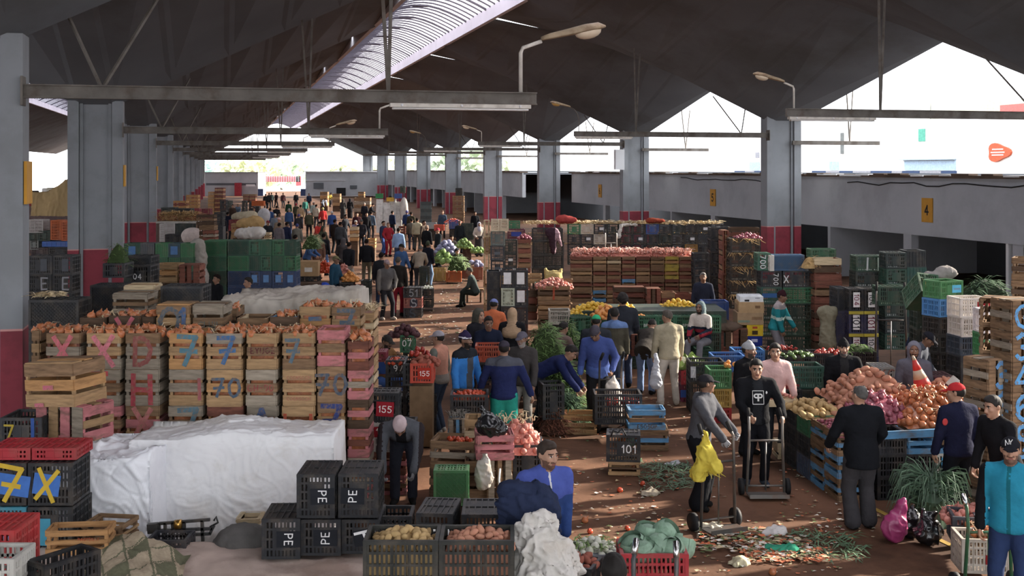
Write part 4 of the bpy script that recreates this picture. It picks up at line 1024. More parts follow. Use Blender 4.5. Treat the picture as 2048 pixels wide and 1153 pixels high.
for px0, px1, where, ts in cols:
 d = dA+(.25 if px0 == 60 else 0); w = (px1-px0)/F*d; x = PX((px0+px1)/2, d); n = len(ts)
 for k, (what, tones, mk) in enumerate(ts):
  i = n-1-k; yj = RN.uniform(-.015, .015)
  crate('w', (x+RN.uniform(-.008, .008), d+.25+yj, i*hA), (w-.03, .5, hA-.012), '%s, %s %s' % (what, tier(i, n), where), RN.uniform(-.015, .015), tones=tones, marks=mk, group='crates of the onion wall')
  fills.append((x, d+.28, i*hA+.03, w-.13, .38, hA-.07))
 onion_top(x, d+.25, ZT-.05, w-.04, .44, 12 if px0 > 400 else 13, where)
ts8 = [('wooden onion crate with pink slats', (PNK, BRN, PNK), ()), ('brown wooden onion crate with a grey blue seventy', (BRN, BRN), ((.5, .5, .38, 'z0', '4c5868'),)), ('tan wooden onion crate with a navy seven', (ORG, TAN, BRN), ((.5, .5, .24, 'z', '33427a'),)), ('plain tan wooden onion crate', (TAN, BRN), ()), ('plain brown wooden onion crate', (BRN, TAN), ())]
w = 58/F*dA; x = PX(662, dA)
for k, (what, tones, mk) in enumerate(ts8):
 i = 4-k; crate('w', (x, dA+.25, i*hA+.04), (w, .5, hA-.006), '%s, %s in the tall column beside the pink striped one' % (what, tier(i, 5)), tones=tones, marks=mk, group='crates of the onion wall'); fills.append((x, dA+.26, i*hA+.07, w-.09, .4, hA-.07))
w = 44/F*dA; x = PX(717, dA); h9 = .37
for i in range(6):
 crate('w', (x, dA+.23, i*h9), (w, .5, h9-.005), 'narrow wooden onion crate with pink slats, %s of the end column of the onion wall' % tier(i, 6), tones=((PNK, GRY), (GRY, PNK), (PNK, RBR), (DRK, PNK), (PNK, GRY), (RBR, PNK))[i], group='crates of the onion wall')
 fills.append((x, dA+.24, i*h9+.03, w-.09, .4, h9-.06))
onion_top(x, dA+.2, 6*h9-.05, w-.04, .42, 10, 'on the narrow pink striped end column', .12)
def arow(px0, px1, yt, d, n, what, where, tones, mk=(), sty='up', on=0, rot=0, dep=.5):
 zt = ZY(yt, d); h = .42; w = (px1-px0)/F*d
 for k in range(n):
  crate('w', (PX((px0+px1)/2, d), d+dep/2, zt-h*(k+1)), (w, dep, h-.006), '%s, %s' % (what if k == 0 else 'brown wooden crate, under the '+what.replace('wooden ', '').replace(' crate', ' one'), where), rad(rot), tones=tones, marks=mk if k == 0 else (), sty=sty if k == 0 else 'up')
  if on: fills.append((PX((px0+px1)/2, d), d+dep/2, zt-h*(k+1)+.03, w-.09, dep-.1, h-.07))
 if on: onion_top(PX((px0+px1)/2, d), d+dep/2, zt-.06, w-.05, dep-.08, on, where)
arow(158, 212, 636, 15.5, 2, 'dark wooden onion crate', 'behind the second full column of the onion wall', (DRK, BRN), on=6)
arow(217, 281, 632, 15.5, 2, 'red brown wooden crate with pink corners', 'behind the third full column of the onion wall', (DRK, RBR), ((.5, .5, .4, 'X', 'c05a6c'),), on=8)
arow(283, 310, 634, 15.5, 2, 'narrow wooden onion crate', 'beside the crate with pink corners', (DRK, RBR), on=4)
arow(311, 381, 612, 15.4, 2, 'turned wooden crate with blue painted digits', 'behind the fourth full column of the onion wall', (ORG, TAN, BRN), ((.4, .5, .26, 'O', '555f68'), (.75, .5, .14, '1', '3f5f8c')), 'turned')
arow(385, 447, 612, 15.4, 2, 'turned grey wooden crate with a faint stamp', 'behind the fifth full column of the onion wall', (GRY, BRN, GRY), ((.5, .4, .24, 'CLUII', '5f6a6a'),), 'turned')
arow(447, 472, 618, 15.9, 2, 'brown wooden onion crate', 'tucked beside the turned grey crate', (BRN, DRK), on=5)
arow(474, 536, 637, 15.4, 1, 'white topped wooden crate', 'behind the sixth full column of the onion wall', (PALE_, DRK, BRN))
arow(538, 596, 634, 15.4, 1, 'wooden crate with a blue top board', 'behind the seventh full column of the onion wall', (BLU, BRN, DRK), on=6)
arow(598, 661, 614, 15.5, 2, 'tan wooden onion crate with a blue stroke', 'beside the blue topped crate', (TAN, ORG), ((.5, .62, .28, '-', '4a6280'),), on=9)
arow(663, 721, 615, 15.5, 2, 'tan wooden onion crate with a blue grey seven', 'near the end of the back row', (TAN, TAN, BRN), ((.5, .5, .2, 'z', '4f6070'),), on=9)
for i in range(6):
 d = 16.6; w = 40/F*d; crate('w', (PX(730, d), d+.2, i*.39), (w, .6, .385), 'tan slatted onion crate, %s of the straw topped corner stack' % tier(i, 6), tones=((TAN, ORG), (TAN, PALE_))[i % 2], group='straw topped corner stack'); fills.append((PX(730, d), d+.2, i*.39+.03, w-.09, .5, .32))
 stw.append((PX(712, d), PX(748, d), d-.1, d+.4, i*.39+.39))
stw += [(PX(712, 16.6), PX(748, 16.6), 16.5, 17.1, 2.36)]*3
for k, (x, y, z, w, dp, n, where, h) in enumerate(ons):
 heap('onion', 'onion', (x, y, z), w, dp, h, n, .05, 'brown onion lying loose %s' % where.replace('in the', 'on top of the'), 'onions %s' % where, seed=k+5, fill=False, s=1.25)
mb = MB()
for x, y, z, w, dp, h in fills: 
 o = len(mb.v); n_ = 8
 def fn(u, v): return Vector((x-w/2+u*w, y-dp/2+.018*noise.noise(Vector((u*w*22, v*h*22, x*9+z))), z+v*h))
 mb.grid(12, 10, fn); mb.grid(8, 6, lambda u, v: Vector((x-w/2+u*w, y-dp/2+v*dp, z+h+.015*noise.noise(Vector((u*9, v*9, x*9))))))
o = mb.build('onion_filling', PMAT['onion'], None, True); tag(o, 'onions packed inside the stacked wooden crates', None, None, 'stuff')
straw('dry_onion_leaves', 'dry onion leaves sticking out over the stacked crates', stw, 900, M_STRAW, .15, .005, up=.9)
drape('sheet', 'dirty beige sheet thrown over the onion stacks behind the crate wall', PX(455, 16.9), PX(712, 16.6), 16.6, 17.9, 2.55, 1.9, mat('sheet_beige', 'b5aca0', .85, .15, 2.5, .2, .2, dirt='8d7f70', dscale=1.6, damt=.6), 5, .06, 110, 60, skirt=.62, topfn=lambda x, y: .10*sin((x+3.3)*2.2)*.5+.05*noise.noise(Vector((x*2, y*2, 0))), rot=0, edge=.05)
mb = MB(); mb.box((PX(585, 17.2), 17.3, .98), (1.75, 1.05, 1.95)); o = mb.build('covered_crate_block', WOOD[BRN]); tag(o, 'brown crates hidden under the dirty beige sheet', 'crate')
M_TARP = mat('tarp_white', 'e2e2e4', .6, .05, 1.5, .12, .3, dirt='c6beb2', dscale=1.0, damt=.55, bscale=30); M_TARP2 = mat('tarp_clean', 'eceef4', .5, .04, 1.5, .12, .4, dirt='d6d8e0', dscale=1.4, damt=.5, bscale=30)
drape('tarpaulin', 'big white woven tarpaulin covering the block in front of the onion wall', PX(262, 13.4), PX(664, 13.4), 13.4, 14.3, 1.27, 0, M_TARP, 1, .034, 230, 150, skirt=1.0, topfn=lambda x, y: .05*sin(x*1.9+1)-.03*sin(x*4.1))
drape('tarpaulin', 'bluish white crumpled tarpaulin over the block beside the black and red crates', PX(95, 12.8), PX(296, 12.8), 12.8, 13.9, 1.2, 0, M_TARP2, 2, .06, 170, 150, skirt=1.0, topfn=lambda x, y: .05*sin(x*3.1))
mb = MB()
for k, (a, b) in enumerate(((430, 15), (548, 9))): pass
Mx = Matrix.Translation(P(134, 806, 13.55)) @ Matrix.Rotation(rad(-20), 4, 'Z') @ Matrix.Rotation(rad(-4), 4, 'Y')
crate('w', None, (.72, .55, .50), 'big weathered wooden crate lying tilted against the red pillar', M=Mx, tones=(TAN, ORG, BRN, GRY), sty='turned', marks=((.5, .45, .12, '-', 'c9687a'), (.3, .06, .1, '-', 'c9687a')))
Mx = Matrix.Translation(P(150, 872, 13.5)) @ Matrix.Rotation(rad(-24), 4, 'Z')
crate('w', None, (.74, .5, .40), 'wooden crate with pink upright slats under the tilted crate', M=Mx, tones=(PNK, TAN, PNK, GRY), sty='end')
pbox('p', 0, 84, 838, 900, 13.2, .5, 'dark dusty plastic crate with yellow paint at the foot of the red pillar', col='2b2c30', marks=((.22, .55, .1, '7', 'a8902c'), (.8, .55, .05, 'I', '35549a')), sty='up')
dD = 12.0; hD = .46
pl = '3f6fc0'
for k, (a, b, up_, lo_) in enumerate((((-32), 52, 'with a blue plate and yellow smear', 'teal'), (57, 144, 'with a blue plate and yellow cross', 'black'))):
 zb = .44
 if k == 0: pbox('p', a, b, 1014, 1100, dD, .55, 'teal plastic crate with a blue label, lower one at the picture edge', col='2f7f97', sty='pe', marks=((.7, .5, .18, None, None, '3f78b8', 0, .2),))
 else: pbox('p', a, b, 1014, 1100, dD, .55, 'black plastic crate with a teal label, lower one beside the teal crate', col='212226', sty='pe', marks=((.3, .42, .17, None, None, '3f93b0', 0, .28),))
 pbox('p', a, b, 926, 1012, dD, .5, 'black plastic crate %s, below a red one' % up_, col='1f2024', sty='pe', marks=((.42 if k else .62, .5, .24 if k else .36, 'X' if k else 'z', 'c9a52a', pl, 8, .22),))
 Mx = Matrix.Translation(Vector((PX((a+b)/2, dD), dD+.34, ZY(926, dD)+.003))) 
 crate('p', None, ((b-a)/F*dD, .48, .12), 'red plastic crate lying upside down on the black one with the yellow %s' % ('cross' if k else 'smear'), M=Mx, col='b01f2a', sty='shut')
M_BEIGE = mat('sheet_pinkbeige', 'bda79a', .85, .12, 2, .22, .2, dirt='94786a', dscale=1.3, damt=.65, bscale=12)
zp = .42
mb = MB(); mb.box((PX(330, 10.6), 10.55, zp/2-.06), (4.6, 3.0, zp-.14)); o = mb.build('low_platform', WOOD[BRN]); tag(o, 'low wooden platform under the pinkish beige sheet', 'platform')
mb = MB()
mb.grid(150, 90, lambda u, v: Vector((PX(-40, 10.6)+u*4.55, 8.9+v*3.38, zp+.02+.05*noise.noise(Vector((u*5, v*4, 1)))+.05*(.35-abs(noise.noise(Vector((u*11+v*3, v*9-u*4, 2)))))+.02*(.3-abs(noise.noise(Vector((u*26, v*20+u*9, 4)))))-(.25*max(0, (v-.95)/.05)))))
o = mb.build('sheet', M_BEIGE, None, True); tag(o, 'pinkish beige dirty sheet spread over the low platform', 'sheet')
def rhomb(c):
 u, v = (c[:, 0]*1.3+c[:, 1]*.55)*3.2, (c[:, 0]*1.3-c[:, 1]*.75)*3.2
 a, b = np.floor(u).astype(int), np.floor(v).astype(int); fu, fv = u-np.floor(u), v-np.floor(v)
 return np.where((fu < .09) | (fv < .09), 1, np.where((fu < .16) | (fv < .16), 0, np.where((a+b) % 3 == 0, 1, 0)))
mb = MB(); x0 = PX(140, 10.9)
mb.grid(110, 60, lambda u, v: Vector((x0+u*.98+.05*sin(v*5), 10.55+v*1.15+.06*sin(u*6), zp+.05+.26*sin(pi*min(1, u*1.05))**.7*(.35+.65*v)*(1 if v < .93 else (1-v)/.07)+.045*noise.noise(Vector((u*6, v*5, 8)))+.03*(.3-abs(noise.noise(Vector((u*9+v*4, v*7, 9))))))))
vs = np.array(mb.v); cen = vs[np.array(mb.f)].mean(1); mb.m = rhomb(cen).tolist()
o = mb.build('blanket', [mat('blanket_tan', 'ab9a80', .95, .12, 30, .1, .1), mat('blanket_green', '6a6a52', .95, .12, 30, .1, .1)], None, True); tag(o, 'tan blanket with dull green diamonds bunched on the beige sheet', 'blanket')
pbox('w', 92, 216, 1062, 1110, 11.4, .3, 'shallow tan wooden box with red print on the beige sheet', rot=6, tones=(ORG, ORG), marks=((.68, .62, .2, 'PACCENAY', 'b8482e'), (.55, .28, .2, 'OCNSUN-R', 'b8482e')))
pbox('w', 158, 246, 1050, 1090, 11.9, .4, 'open brown wooden box behind the red printed one', rot=-8, tones=(BRN, TAN))
tag(tube_obj('bottle', [P(178, 1052, 11.9), P(186, 1050, 11.95), P(212, 1062, 12.1)], [.03, .045, .045], paint('22262e', .3)), 'dark bottle sticking out of the open brown box', 'bottle')
r = empty('weighing_frame', 'black iron weighing beam on a stand before the white tarpaulin', 'scale', (0, 0, 0)); m = MB(); d = 12.35
q = lambda x, y, dd=0: P(x, y, d+dd)
for a, b in (((318, 1048), (420, 1040)), ((322, 1062), (425, 1058)), ((325, 1074), (422, 1068)), ((330, 1046), (332, 1090)), ((345, 1046), (347, 1090)), ((368, 1044), (370, 1088)), ((404, 1041), (406, 1088)), ((318, 1048), (319, 1064)), ((420, 1068), (428, 1052))): m.bar(q(*a), q(*b), .03, .03)
m.bar(q(332, 1088), q(332, 1100, -.4), .03, .03); m.bar(q(406, 1086), q(406, 1098, -.4), .03, .03)
m.build('frame', paint('2c2b2b', .5), r)
m = MB(); m.bar(q(296, 1058), q(316, 1056), .07, .1); m.build('counterweight', paint('3a3938', .5), r)
m = MB(); m.tube([q(350, 1050, -.05), q(363, 1049, -.05)], .05, 10); m.build('brass_weight', mat('brass', 'b98a3c', .3, .1, 4, 0, .5, metal=.9), r, True)
m = MB(); m.tube([q(420, 1055), q(436, 1046), q(432, 1034), q(428, 1042)], .012, 6); m.build('hook', paint('2c2b2b', .5), r, True)
pbox('p', 290, 372, 1084, 1106, 11.9, .35, 'low black plastic tray with square holes under the weighing beam', col='2a2b33')
0 and blob('cloth_bag', 'small blue cloth lump beside the blanket', 'cloth', [('e', (0, 0, .0), (.1, .07, .04))], paint('3f68b4', kind='cloth'), .02, .006, P(262, 1108, 11.1))
blob('tyre_cover', 'dark grey rounded hump half under the beige sheet', 'cover', [('e', (0, 0, .0), (.34, .3, .28)), ('cut', (0, 0, -1), .05)], paint('5b5856', kind='cloth'), .03, .006, P(488, 1100, 12.2))
pbox('w', 470, 520, 1042, 1050, 12.9, .3, 'pale board lying on the dark hump', tones=(PALE_, PALE_))
pbox('p', -60, 30, 1062, 1200, 9.4, .5, 'red plastic crate tipped up in the bottom corner', col='b52a2c', sty='shut', rot=0)
pbox('p', -50, 26, 1122, 1220, 8.8, .4, 'dirty white plastic crate below the red corner crate', col='b9b6ae', sty='up')
pbox('p', 30, 110, 1130, 1200, 9.0, .5, 'black slotted crate edge peeping over the sheet in the bottom corner', col='202124', rot=-35)
BK = '1f2126'
def pe(a, b, t, bo, d, txt, turn, label, dep=.55, lx=.62, rot=0, sty='pe'):
 return pbox('p', a, b, t, bo, d, dep, label, rot=rot, col=BK, sty=sty, marks=((lx, .5, .14, txt, 'e8e8e8', '26282e', turn, .24),) if txt else (), group='black lettered crates')
pe(524, 600, 1040, 1119, 11.55, 'PE', 90, 'black lettered crate, lowest row, the outer one on the beige sheet', lx=.7, rot=2)
pe(602, 681, 1040, 1112, 11.6, 'PE', -90, 'black lettered crate, lowest row, between two others')
pe(684, 759, 1040, 1108, 11.65, 'P', 78, 'black lettered crate, lowest row, beside the slotted black crate', lx=.62)
pe(593, 670, 950, 1037, 11.6, 'PE', 88, 'black lettered crate, upper row, above the outer pair', lx=.68)
pe(677, 756, 948, 1036, 11.65, 'PE', -88, 'black lettered crate, upper row, above the slotted crate side', lx=.36)
pe(758, 822, 1034, 1100, 11.9, None, 0, 'black slotted crate standing upright between the lettered crates', dep=.4, sty='up')
pe(832, 905, 1030, 1110, 11.3, 'P', 84, 'black lettered crate behind the potato crate, beside the upright slotted one', lx=.62, rot=-6)
pe(924, 1000, 1030, 1112, 11.3, 'E', -88, 'black lettered crate behind the second potato crate', lx=.55)
for a, b, kd, n, lab in ((726, 876, 'potato', 46, 'first'), (879, 1027, 'redpotato', 46, 'second')):
 d = 9.55; w = (b-a)/F*d
 pbox('p', a, b, 1084, 1180, d, .44, 'black slotted crate of %s potatoes in front of the lettered crates' % ('pale' if lab == 'first' else 'reddish'), col='2a2b27', sty='upw')
 pbox('p', a, b, 1182, 1290, d, .44, 'black slotted crate under the %s potato crate' % lab, col='2a2b27', sty='upw')
 z = ZY(1084, d); heap(kd, 'potato', (PX((a+b)/2+8, d), d+.24, z-.09), w-.1, .36, .10, n, .038, '%s potato heaped in the %s black slotted crate' % ('pale yellow' if lab == 'first' else 'reddish', lab), 'potatoes in the %s black crate' % lab, seed=len(lab), s=.85)
 mb = MB(); mb.box((PX((a+b)/2, d), d+.22, z-.27), (w-.09, .36, .33)); o = mb.build('potato_filling', PMAT[kd]); tag(o, 'potatoes packed inside the %s black slotted crate' % lab, None, None, 'stuff')
person('person in a bright blue zipped jacket looking sideways behind the potato crates', P(1082, 0, 11.1).xy.to_3d(), 22, h=1.80, top='2c4580', top2=[('yoke', '4656a8'), ('zip', 'c8c8cc')], bot='5d5a48', hair='short', hairc='33261e', beard='6b4a3a', head=(10, 18, 0), lean=12, b=1.12, la=(.2, -.12, .84), ra=(-.32, -.2, .92), skin='b', seed=2)
M_DEN = paint('262f4a', kind='cloth'); M_SACK = mat('sack_white', 'c9c4bd', .85, .1, 8, .25, .2, dirt='a89c8c', dscale=4, damt=.5, bscale=30)
blob('jacket_pile', 'dark navy jacket heaped over crates before the person in bright blue', 'jacket', [('e', (0, 0, 0), (.27, .22, .2), (0, 20, 0)), ('c', (-.1, 0, .05), (.18, 0, -.22), .14, .1), ('c', (-.2, .0, -.0), (-.24, 0, -.25), .1, .1), ('c', (.05, 0, .1), (-.16, .0, .14), .1, .08)], M_DEN, .016, .006, .028, P(1060, 1020, 10.4), seed=3)
blob('sack', 'crumpled white woven sack on the crates beside the reddish potatoes', 'sack', [('e', (0, 0, 0), (.26, .22, .17)), ('e', (.14, -.05, -.15), (.22, .2, .17)), ('c', (-.12, 0, .1), (.05, 0, .2), .12, .1), ('e', (-.08, -.05, -.2), (.24, .2, .17))], M_SACK, .015, .006, .035, P(1085, 1098, 10.0), seed=7)
pbox('p', 1030, 1160, 1150, 1260, 10.1, .45, 'grey plastic crate hidden under the white sack', col='4a4b50')
dG = 11.2
pbox('p', 1143, 1234, 1112, 1166, dG, .42, 'grey and blue plastic crate of white turnips', col='5c6672', sty='shut')
pbox('p', 1143, 1234, 1112, 1125, dG-.01, .43, 'grey rim tray holding the turnips', col='6a6f78', sty='upw')
heap('turnip', 'turnip', (PX(1189, dG), dG+.22, ZY(1112, dG)-.05), .42, .38, .11, 30, .042, 'white turnip heaped in the grey and blue crate', 'turnips in the grey crate', seed=4)
straw('turnip_greens', 'cut turnip greens among the turnips', [(PX(1150, dG), PX(1232, dG), dG+.04, dG+.4, ZY(1104, dG))], 90, PMAT['leafgreen'], .12, .006)
pbox('p', 1120, 1185, 1136, 1200, 10.2, .35, 'black crate of sweet potatoes beside the white sack', col='1f2023', rot=-20)
heap('sweetpotato', 'potato', (PX(1160, 10.2), 10.4, ZY(1136, 10.2)-.05), .3, .28, .06, 12, .05, 'dark red sweet potato in the black crate beside the white sack', 'sweet potatoes by the white sack', seed=6, fill=False)
dC = 10.2
pbox('p', 1241, 1378, 1112, 1210, dC, .45, 'bright red plastic crate of green cabbages', col='b3232b', sty='upw')
for k, (x, y, dd) in enumerate(((1268, 1090, 0), (1296, 1066, .2), (1330, 1062, .16), (1362, 1090, .1), (1318, 1092, -.02), (1285, 1098, -.1), (1345, 1095, -.08))):
 produce('cabbage', 'cabbage', P(x, y+6, dC+.25+dd), 'round green cabbage in the bright red crate', 'cabbages in the red crate', .95)
def hand_truck(label, loc, rot, h=1.25, w=.42, col='5a5856', cat='hand truck', loop=True, base=True, tilt=0):
 M = Matrix.Translation(loc) @ Matrix.Rotation(rot, 4, 'Z') @ Matrix.Rotation(tilt, 4, 'X'); m_ = mat('truck_'+col, col, .45, .25, 5, 0, .5, metal=.5, dirt='6a4a38', dscale=5, damt=.5)
 r = empty('hand_truck', say(label), cat, M=M); m = MB()
 for s in (-1, 1): m.tube([(s*w/2*1.15, 0, .06), (s*w/2, -.02, h*.72), (s*w/2*1.02, 0, h*.9), (s*w/2*.95, .1, h)], .019, 8)
 m.tube([(-w/2, -.015, h*.66), (w/2, -.015, h*.66)], .015, 8); m.tube([(0, -.01, .08), (0, -.015, h*.66)], .011, 6); m.tube([(-w/2*1.1, 0, .14), (w/2*1.1, 0, .14)], .014, 8)
 m.build('frame', m_, r, True)
 m = MB(); m.box((0, -.13, .05), (w*1.2, .26, .012)); m.box((0, -.26, .065), (w*1.2, .012, .05)); m.build('toe_plate', m_, r)
 for s in (-1, 1):
  m = MB(); m.tube([(s*(w/2*1.15+.03), .08, .11), (s*(w/2*1.15+.085), .08, .11)], .11, 18); m.build('wheel', M_BLACK, r, True)
 for s in (-1, 1):
  m = MB(); m.tube([(s*w/2*1.0, .03, h*.93), (s*w/2*.95, .115, h*1.015)], .025, 8); m.build('grip', paint('2b2a2a', kind='cloth') if loop else mat('chrome', 'c9c9c9', .25, .05, 3, 0, .5, metal=1.0), r, True)
 return r
hand_truck('hand truck with bright metal handles before the red cabbage crate', Vector((PX(1310, 9.3), 9.3, .12)), rad(-12), 1.22, .34, '4a4a4c', loop=False)
person('person with dark hair whose head only shows before the cabbage crate', (PX(1228, 7.9), 7.9, 0), 180, h=1.72, top='2a2a30', bot='23252b', hair='back', hairc='17120f')

for (a, b, yb, d, dep, what) in ((1241, 1378, 1211, 10.2, .45, 'red cabbage crate'), (1143, 1234, 1167, 11.2, .42, 'turnip crate'), (1030, 1160, 1261, 10.1, .45, 'crate below the white sack'), (1120, 1180, 1201, 10.2, .35, 'sweet potato crate'), (726, 876, 1291, 9.55, .44, 'pale potato crates'), (879, 1027, 1291, 9.55, .44, 'reddish potato crates')):
 z = ZY(yb, d); crate('p', (PX((a+b)/2, d), d+dep/2, 0), ((b-a)/F*d, dep, z-.005), 'black plastic crate on the floor under the '+what, col='232429')
# ================= middle and near right =================
person('person in a pale knit cap and grey jacket bending down with gloves on', (PX(806, 15.0), 15.1, 0), 0, h=1.78, b=1.15, top='50535a', top2=[('front', '1a1a1d'), ('sleeves', '2e2729')], bot='2a2c36', hair='beanie', hatc='b9a3a6', lean=74, hip=(0, .16, .9), la=(.16, -.62, .36), ra=(-.22, -.6, .34), head=(66, 0, 0), glove='77777c', lc=.7, rc=.7, le=(1, .2, 0), re=(-1, .2, 0), seed=1, skin='c')
TOM = 'c9482c'
pbox('p', 741, 797, 788, 846, 15.7, .4, 'black plastic crate with a red 155 plate hanging by the onion wall', col='1e1f24', sty='shut', marks=((.52, .46, .21, '155', 'efe8e0', 'a5202c', 3, .2),))
pbox('p', 745, 800, 848, 905, 15.6, .4, 'white plastic crate with a red 155 plate behind the bending person', col='c9c2bb', sty='shut', marks=((.42, .75, .24, '155', 'f0e8e0', 'b02430', -6, .14),))
pstack('w', 742, 812, 905, 1040, 3, 15.5, .5, 'red painted wooden crate of tomatoes', 'the stack behind the bending person', tones=[(RBR, PNK), (PNK, BRN)])
pbox('p', 745, 830, 848, 858, 16.1, .4, 'flat black tray of vegetables above the white 155 crate', col='26272b')
pstack('w', 858, 950, 884, 1050, 3, 14.9, .5, ['dark wooden crate', 'open fronted wooden crate', 'wooden crate of peppers and tomatoes'], 'the stack beside the bending person', tones=[(DRK, BRN), (DRK, BRN), (BRN, GRY)], rot=-8)
heap('tomato', 'tomato', (PX(905, 14.9), 15.15, ZY(888, 14.9)-.06), .5, .4, .05, 16, .04, 'red tomato in the wooden crate beside the bending person', 'tomatoes beside the bending person', seed=2, fill=False)
pbox('p', 868, 936, 942, 1012, 13.9, .3, 'green plastic crate lying on its side with a lattice bottom', col='336b3c', sty='bottom')
pstack('w', 951, 1027, 870, 920, 1, 14.4, .48, 'pink painted wooden crate with a black bag on it', 'beside the pink onion heap', tones=[(PNK, PNK, PNK)], rot=4)
pbox('w', 974, 1026, 922, 1030, 14.45, .45, 'grey wooden crate stood on end under the pink one', tones=(GRY, BRN), sty='end', rot=4)
pbox('w', 930, 976, 922, 1030, 14.6, .45, 'dark wooden crate under the pink one, next to the green lattice crate', tones=(DRK, BRN))
tag(tube_obj('rope', [P(1000, 938, 14.3), P(998, 960, 14.25), P(1001, 1000, 14.25)], .012, M_WHITE), 'white plastic strip tied round the crate stood on end', 'strip')
blob('plastic_sack', 'greyish clear plastic bag hanging by the crate stood on end', 'bag', [('e', (0, 0, 0), (.11, .07, .2)), ('c', (0, 0, .15), (.02, 0, .24), .05, .03)], mat('clear_bag', 'a89f95', .3, .1, 6, .1, .5), .016, .006, .015, P(968, 950, 14.3))
M_BAG = mat('black_bag', '1a1a1d', .22, .15, 5, .2, .6, bscale=18)
blob('plastic_bag', 'shiny black plastic bag sitting on the pink wooden crate', 'bag', [('e', (0, 0, .12), (.17, .15, .13)), ('c', (-.02, 0, .2), (-.1, 0, .34), .09, .03), ('e', (.1, -.03, .08), (.12, .1, .09))], M_BAG, .014, .006, .022, P(980, 872, 14.5), seed=5)
pbox('w', 928, 962, 840, 900, 15.3, .4, 'tan wooden crate of onions behind the pink crate', tones=(TAN, PALE_))
pbox('p', 1026, 1086, 892, 960, 14.9, .5, 'black plastic crate under the pink onion heap', col='222327')
heap('pinkonion', 'onion', (PX(1036, 15.1), 15.2, ZY(900, 15.1)), .62, .75, .34, 72, .042, 'pinkish shallot in the heap before the person in turquoise', 'shallots heaped beside the pink crate', seed=8, s=1.05)
straw('onion_leaves', 'upright dry leaf ends on the shallot heap', [(PX(995, 15.2), PX(1070, 15.2), 15.1, 15.6, ZY(846, 15.2))], 60, M_STRAW, .12, .006, up=2.5)
pbox('w', 930, 1080, 905, 1040, 15.5, .5, 'brown wooden crate supporting the shallot heap', tones=(BRN, DRK))
pbox('p', 900, 976, 790, 850, 17.2, .5, 'black plastic crate of tomatoes before the person in a sky blue jacket', col='222226', sty='upw')
pbox('p', 900, 976, 852, 930, 17.3, .5, 'black plastic crate under the tomato crate', col='26211f', sty='upw')
heap('tomato', 'tomato', (PX(938, 17.2), 17.45, ZY(792, 17.2)-.07), .52, .42, .07, 40, .038, 'ripe tomato in the crate before the person in sky blue', 'tomatoes before the sky blue jacket', seed=3, s=.95)
pbox('w', 895, 935, 840, 900, 16.3, .3, 'bluish grey wooden box of weeds before the tomato crates', tones=(GRY, BLU), sty='end')
straw('weeds', 'dry grey weeds in the bluish box', [(PX(897, 16.3), PX(933, 16.3), 16.3, 16.6, ZY(840, 16.3))], 130, mat('weed_grey', '77726a', .9, .25, 9), .16, .004, up=1.6)
person('person in a pink and grey jacket and pale cap seen from behind, by a 155 crate', G(880, 868), -115, h=1.70, top='bf8068', top2=[('sleeves', '6c6f66'), ('hem', '8a7f74')], bot='3a4558', hair='cap', hatc='96929c', la=(.27, -.1, .8), ra=(-.27, -.02, .8), head=(6, 0, 0), shoe='b0a89c', seed=4)
person('person in a sky blue jacket and purple knit cap beside the tomatoes', (PX(928, 18.5), 18.5, 0), 48, h=1.76, top='2f78c8', top2=[('front', '4a4d55'), ('collar', '23262c')], bot='2a2c32', hair='beanie', hatc='2f2646', hat2='c9c9d4', la=(.3, -.12, .82), ra=(-.28, -.1, .82), glove='1d1d20', head=(4, 18, 0), skin='c', beard='2a201a', seed=5)
person('person in a navy hooded jacket and turquoise shorts seen from behind', (PX(1008, 17.7), 17.7, 0), 178, h=1.74, b=1.15, top='232b58', top2=[('collar', '4c4f5a')], bot='22a08f', hair='cap', hatc='3b3642', hoodback=1, la=(.42, -.22, .86), ra=(-.46, -.1, .82), legw=.03, seed=6)
person('person in a grey cap and dark knit coat facing the navy hooded jacket', (PX(1046, 18.9), 18.9, 0), -18, h=1.72, top='413d3c', bot='77726c', hair='cap', hatc='5a5663', la=(.25, -.22, .9), ra=(-.2, -.3, .98), beard='8a8480', head=(8, -10, 0), skin='c', seed=7)
person('person in a dark navy jacket standing behind the orange red crate', (PX(976, 20.9), 20.9, 0), 8, top='1c2236', bot='23252b', hair='short', hem=.84, ra=(-.25, -.3, .95), la=(.3, -.3, .95), head=(14, 5, 0), skin='c', seed=8)
person('person in a dark olive hood beside the dark navy jacket', (PX(955, 21.9), 21.9, 0), 40, top='24242a', bot='2a2a2e', hair='hood', hatc='4d4a41', head=(10, 10, 0), robe=1, hem=.6, skin='b', seed=9)
person('person in an orange jacket and lilac blue cap seen from behind', (PX(986, 23.6), 23.6, 0), 165, top='d0683e', bot='33343a', hair='cap', hatc='6f79b0', ra=(-.3, -.2, .9), la=(.3, -.25, .95), head=(18, 0, 0), seed=10)
person('person in a long beige headscarf and black dress seen from behind', (PX(1024, 22.0), 22.0, 0), 172, top='1d1d20', bot='1d1d20', hair='scarf', hatc='ad8c6c', robe=1, hem=.6, head=(12, 0, 0), seed=11)
person('person in dark navy bending over the herbs with dark grey trousers', (PX(1090, 19.5), 19.6, 0), 75, h=1.76, top='1d2550', bot='25282c', hair='short', lean=64, hip=(0, .14, .91), la=(.14, -.66, .62), ra=(-.16, -.62, .66), head=(40, 0, 0), lf=(.16, -.12, .09), rf=(-.14, .12, .09), seed=12)
person('person in a brownish pullover seated behind the herbs', (PX(1118, 21.9), 21.9, .15), 140, top='77605a', bot='2c2c30', hair='short', hip=(0, .1, .55), lf=(.14, -.36, .09), rf=(-.14, -.34, .09), la=(.2, -.35, .75), ra=(-.2, -.32, .7), lean=20, head=(22, 0, 0), seed=13)
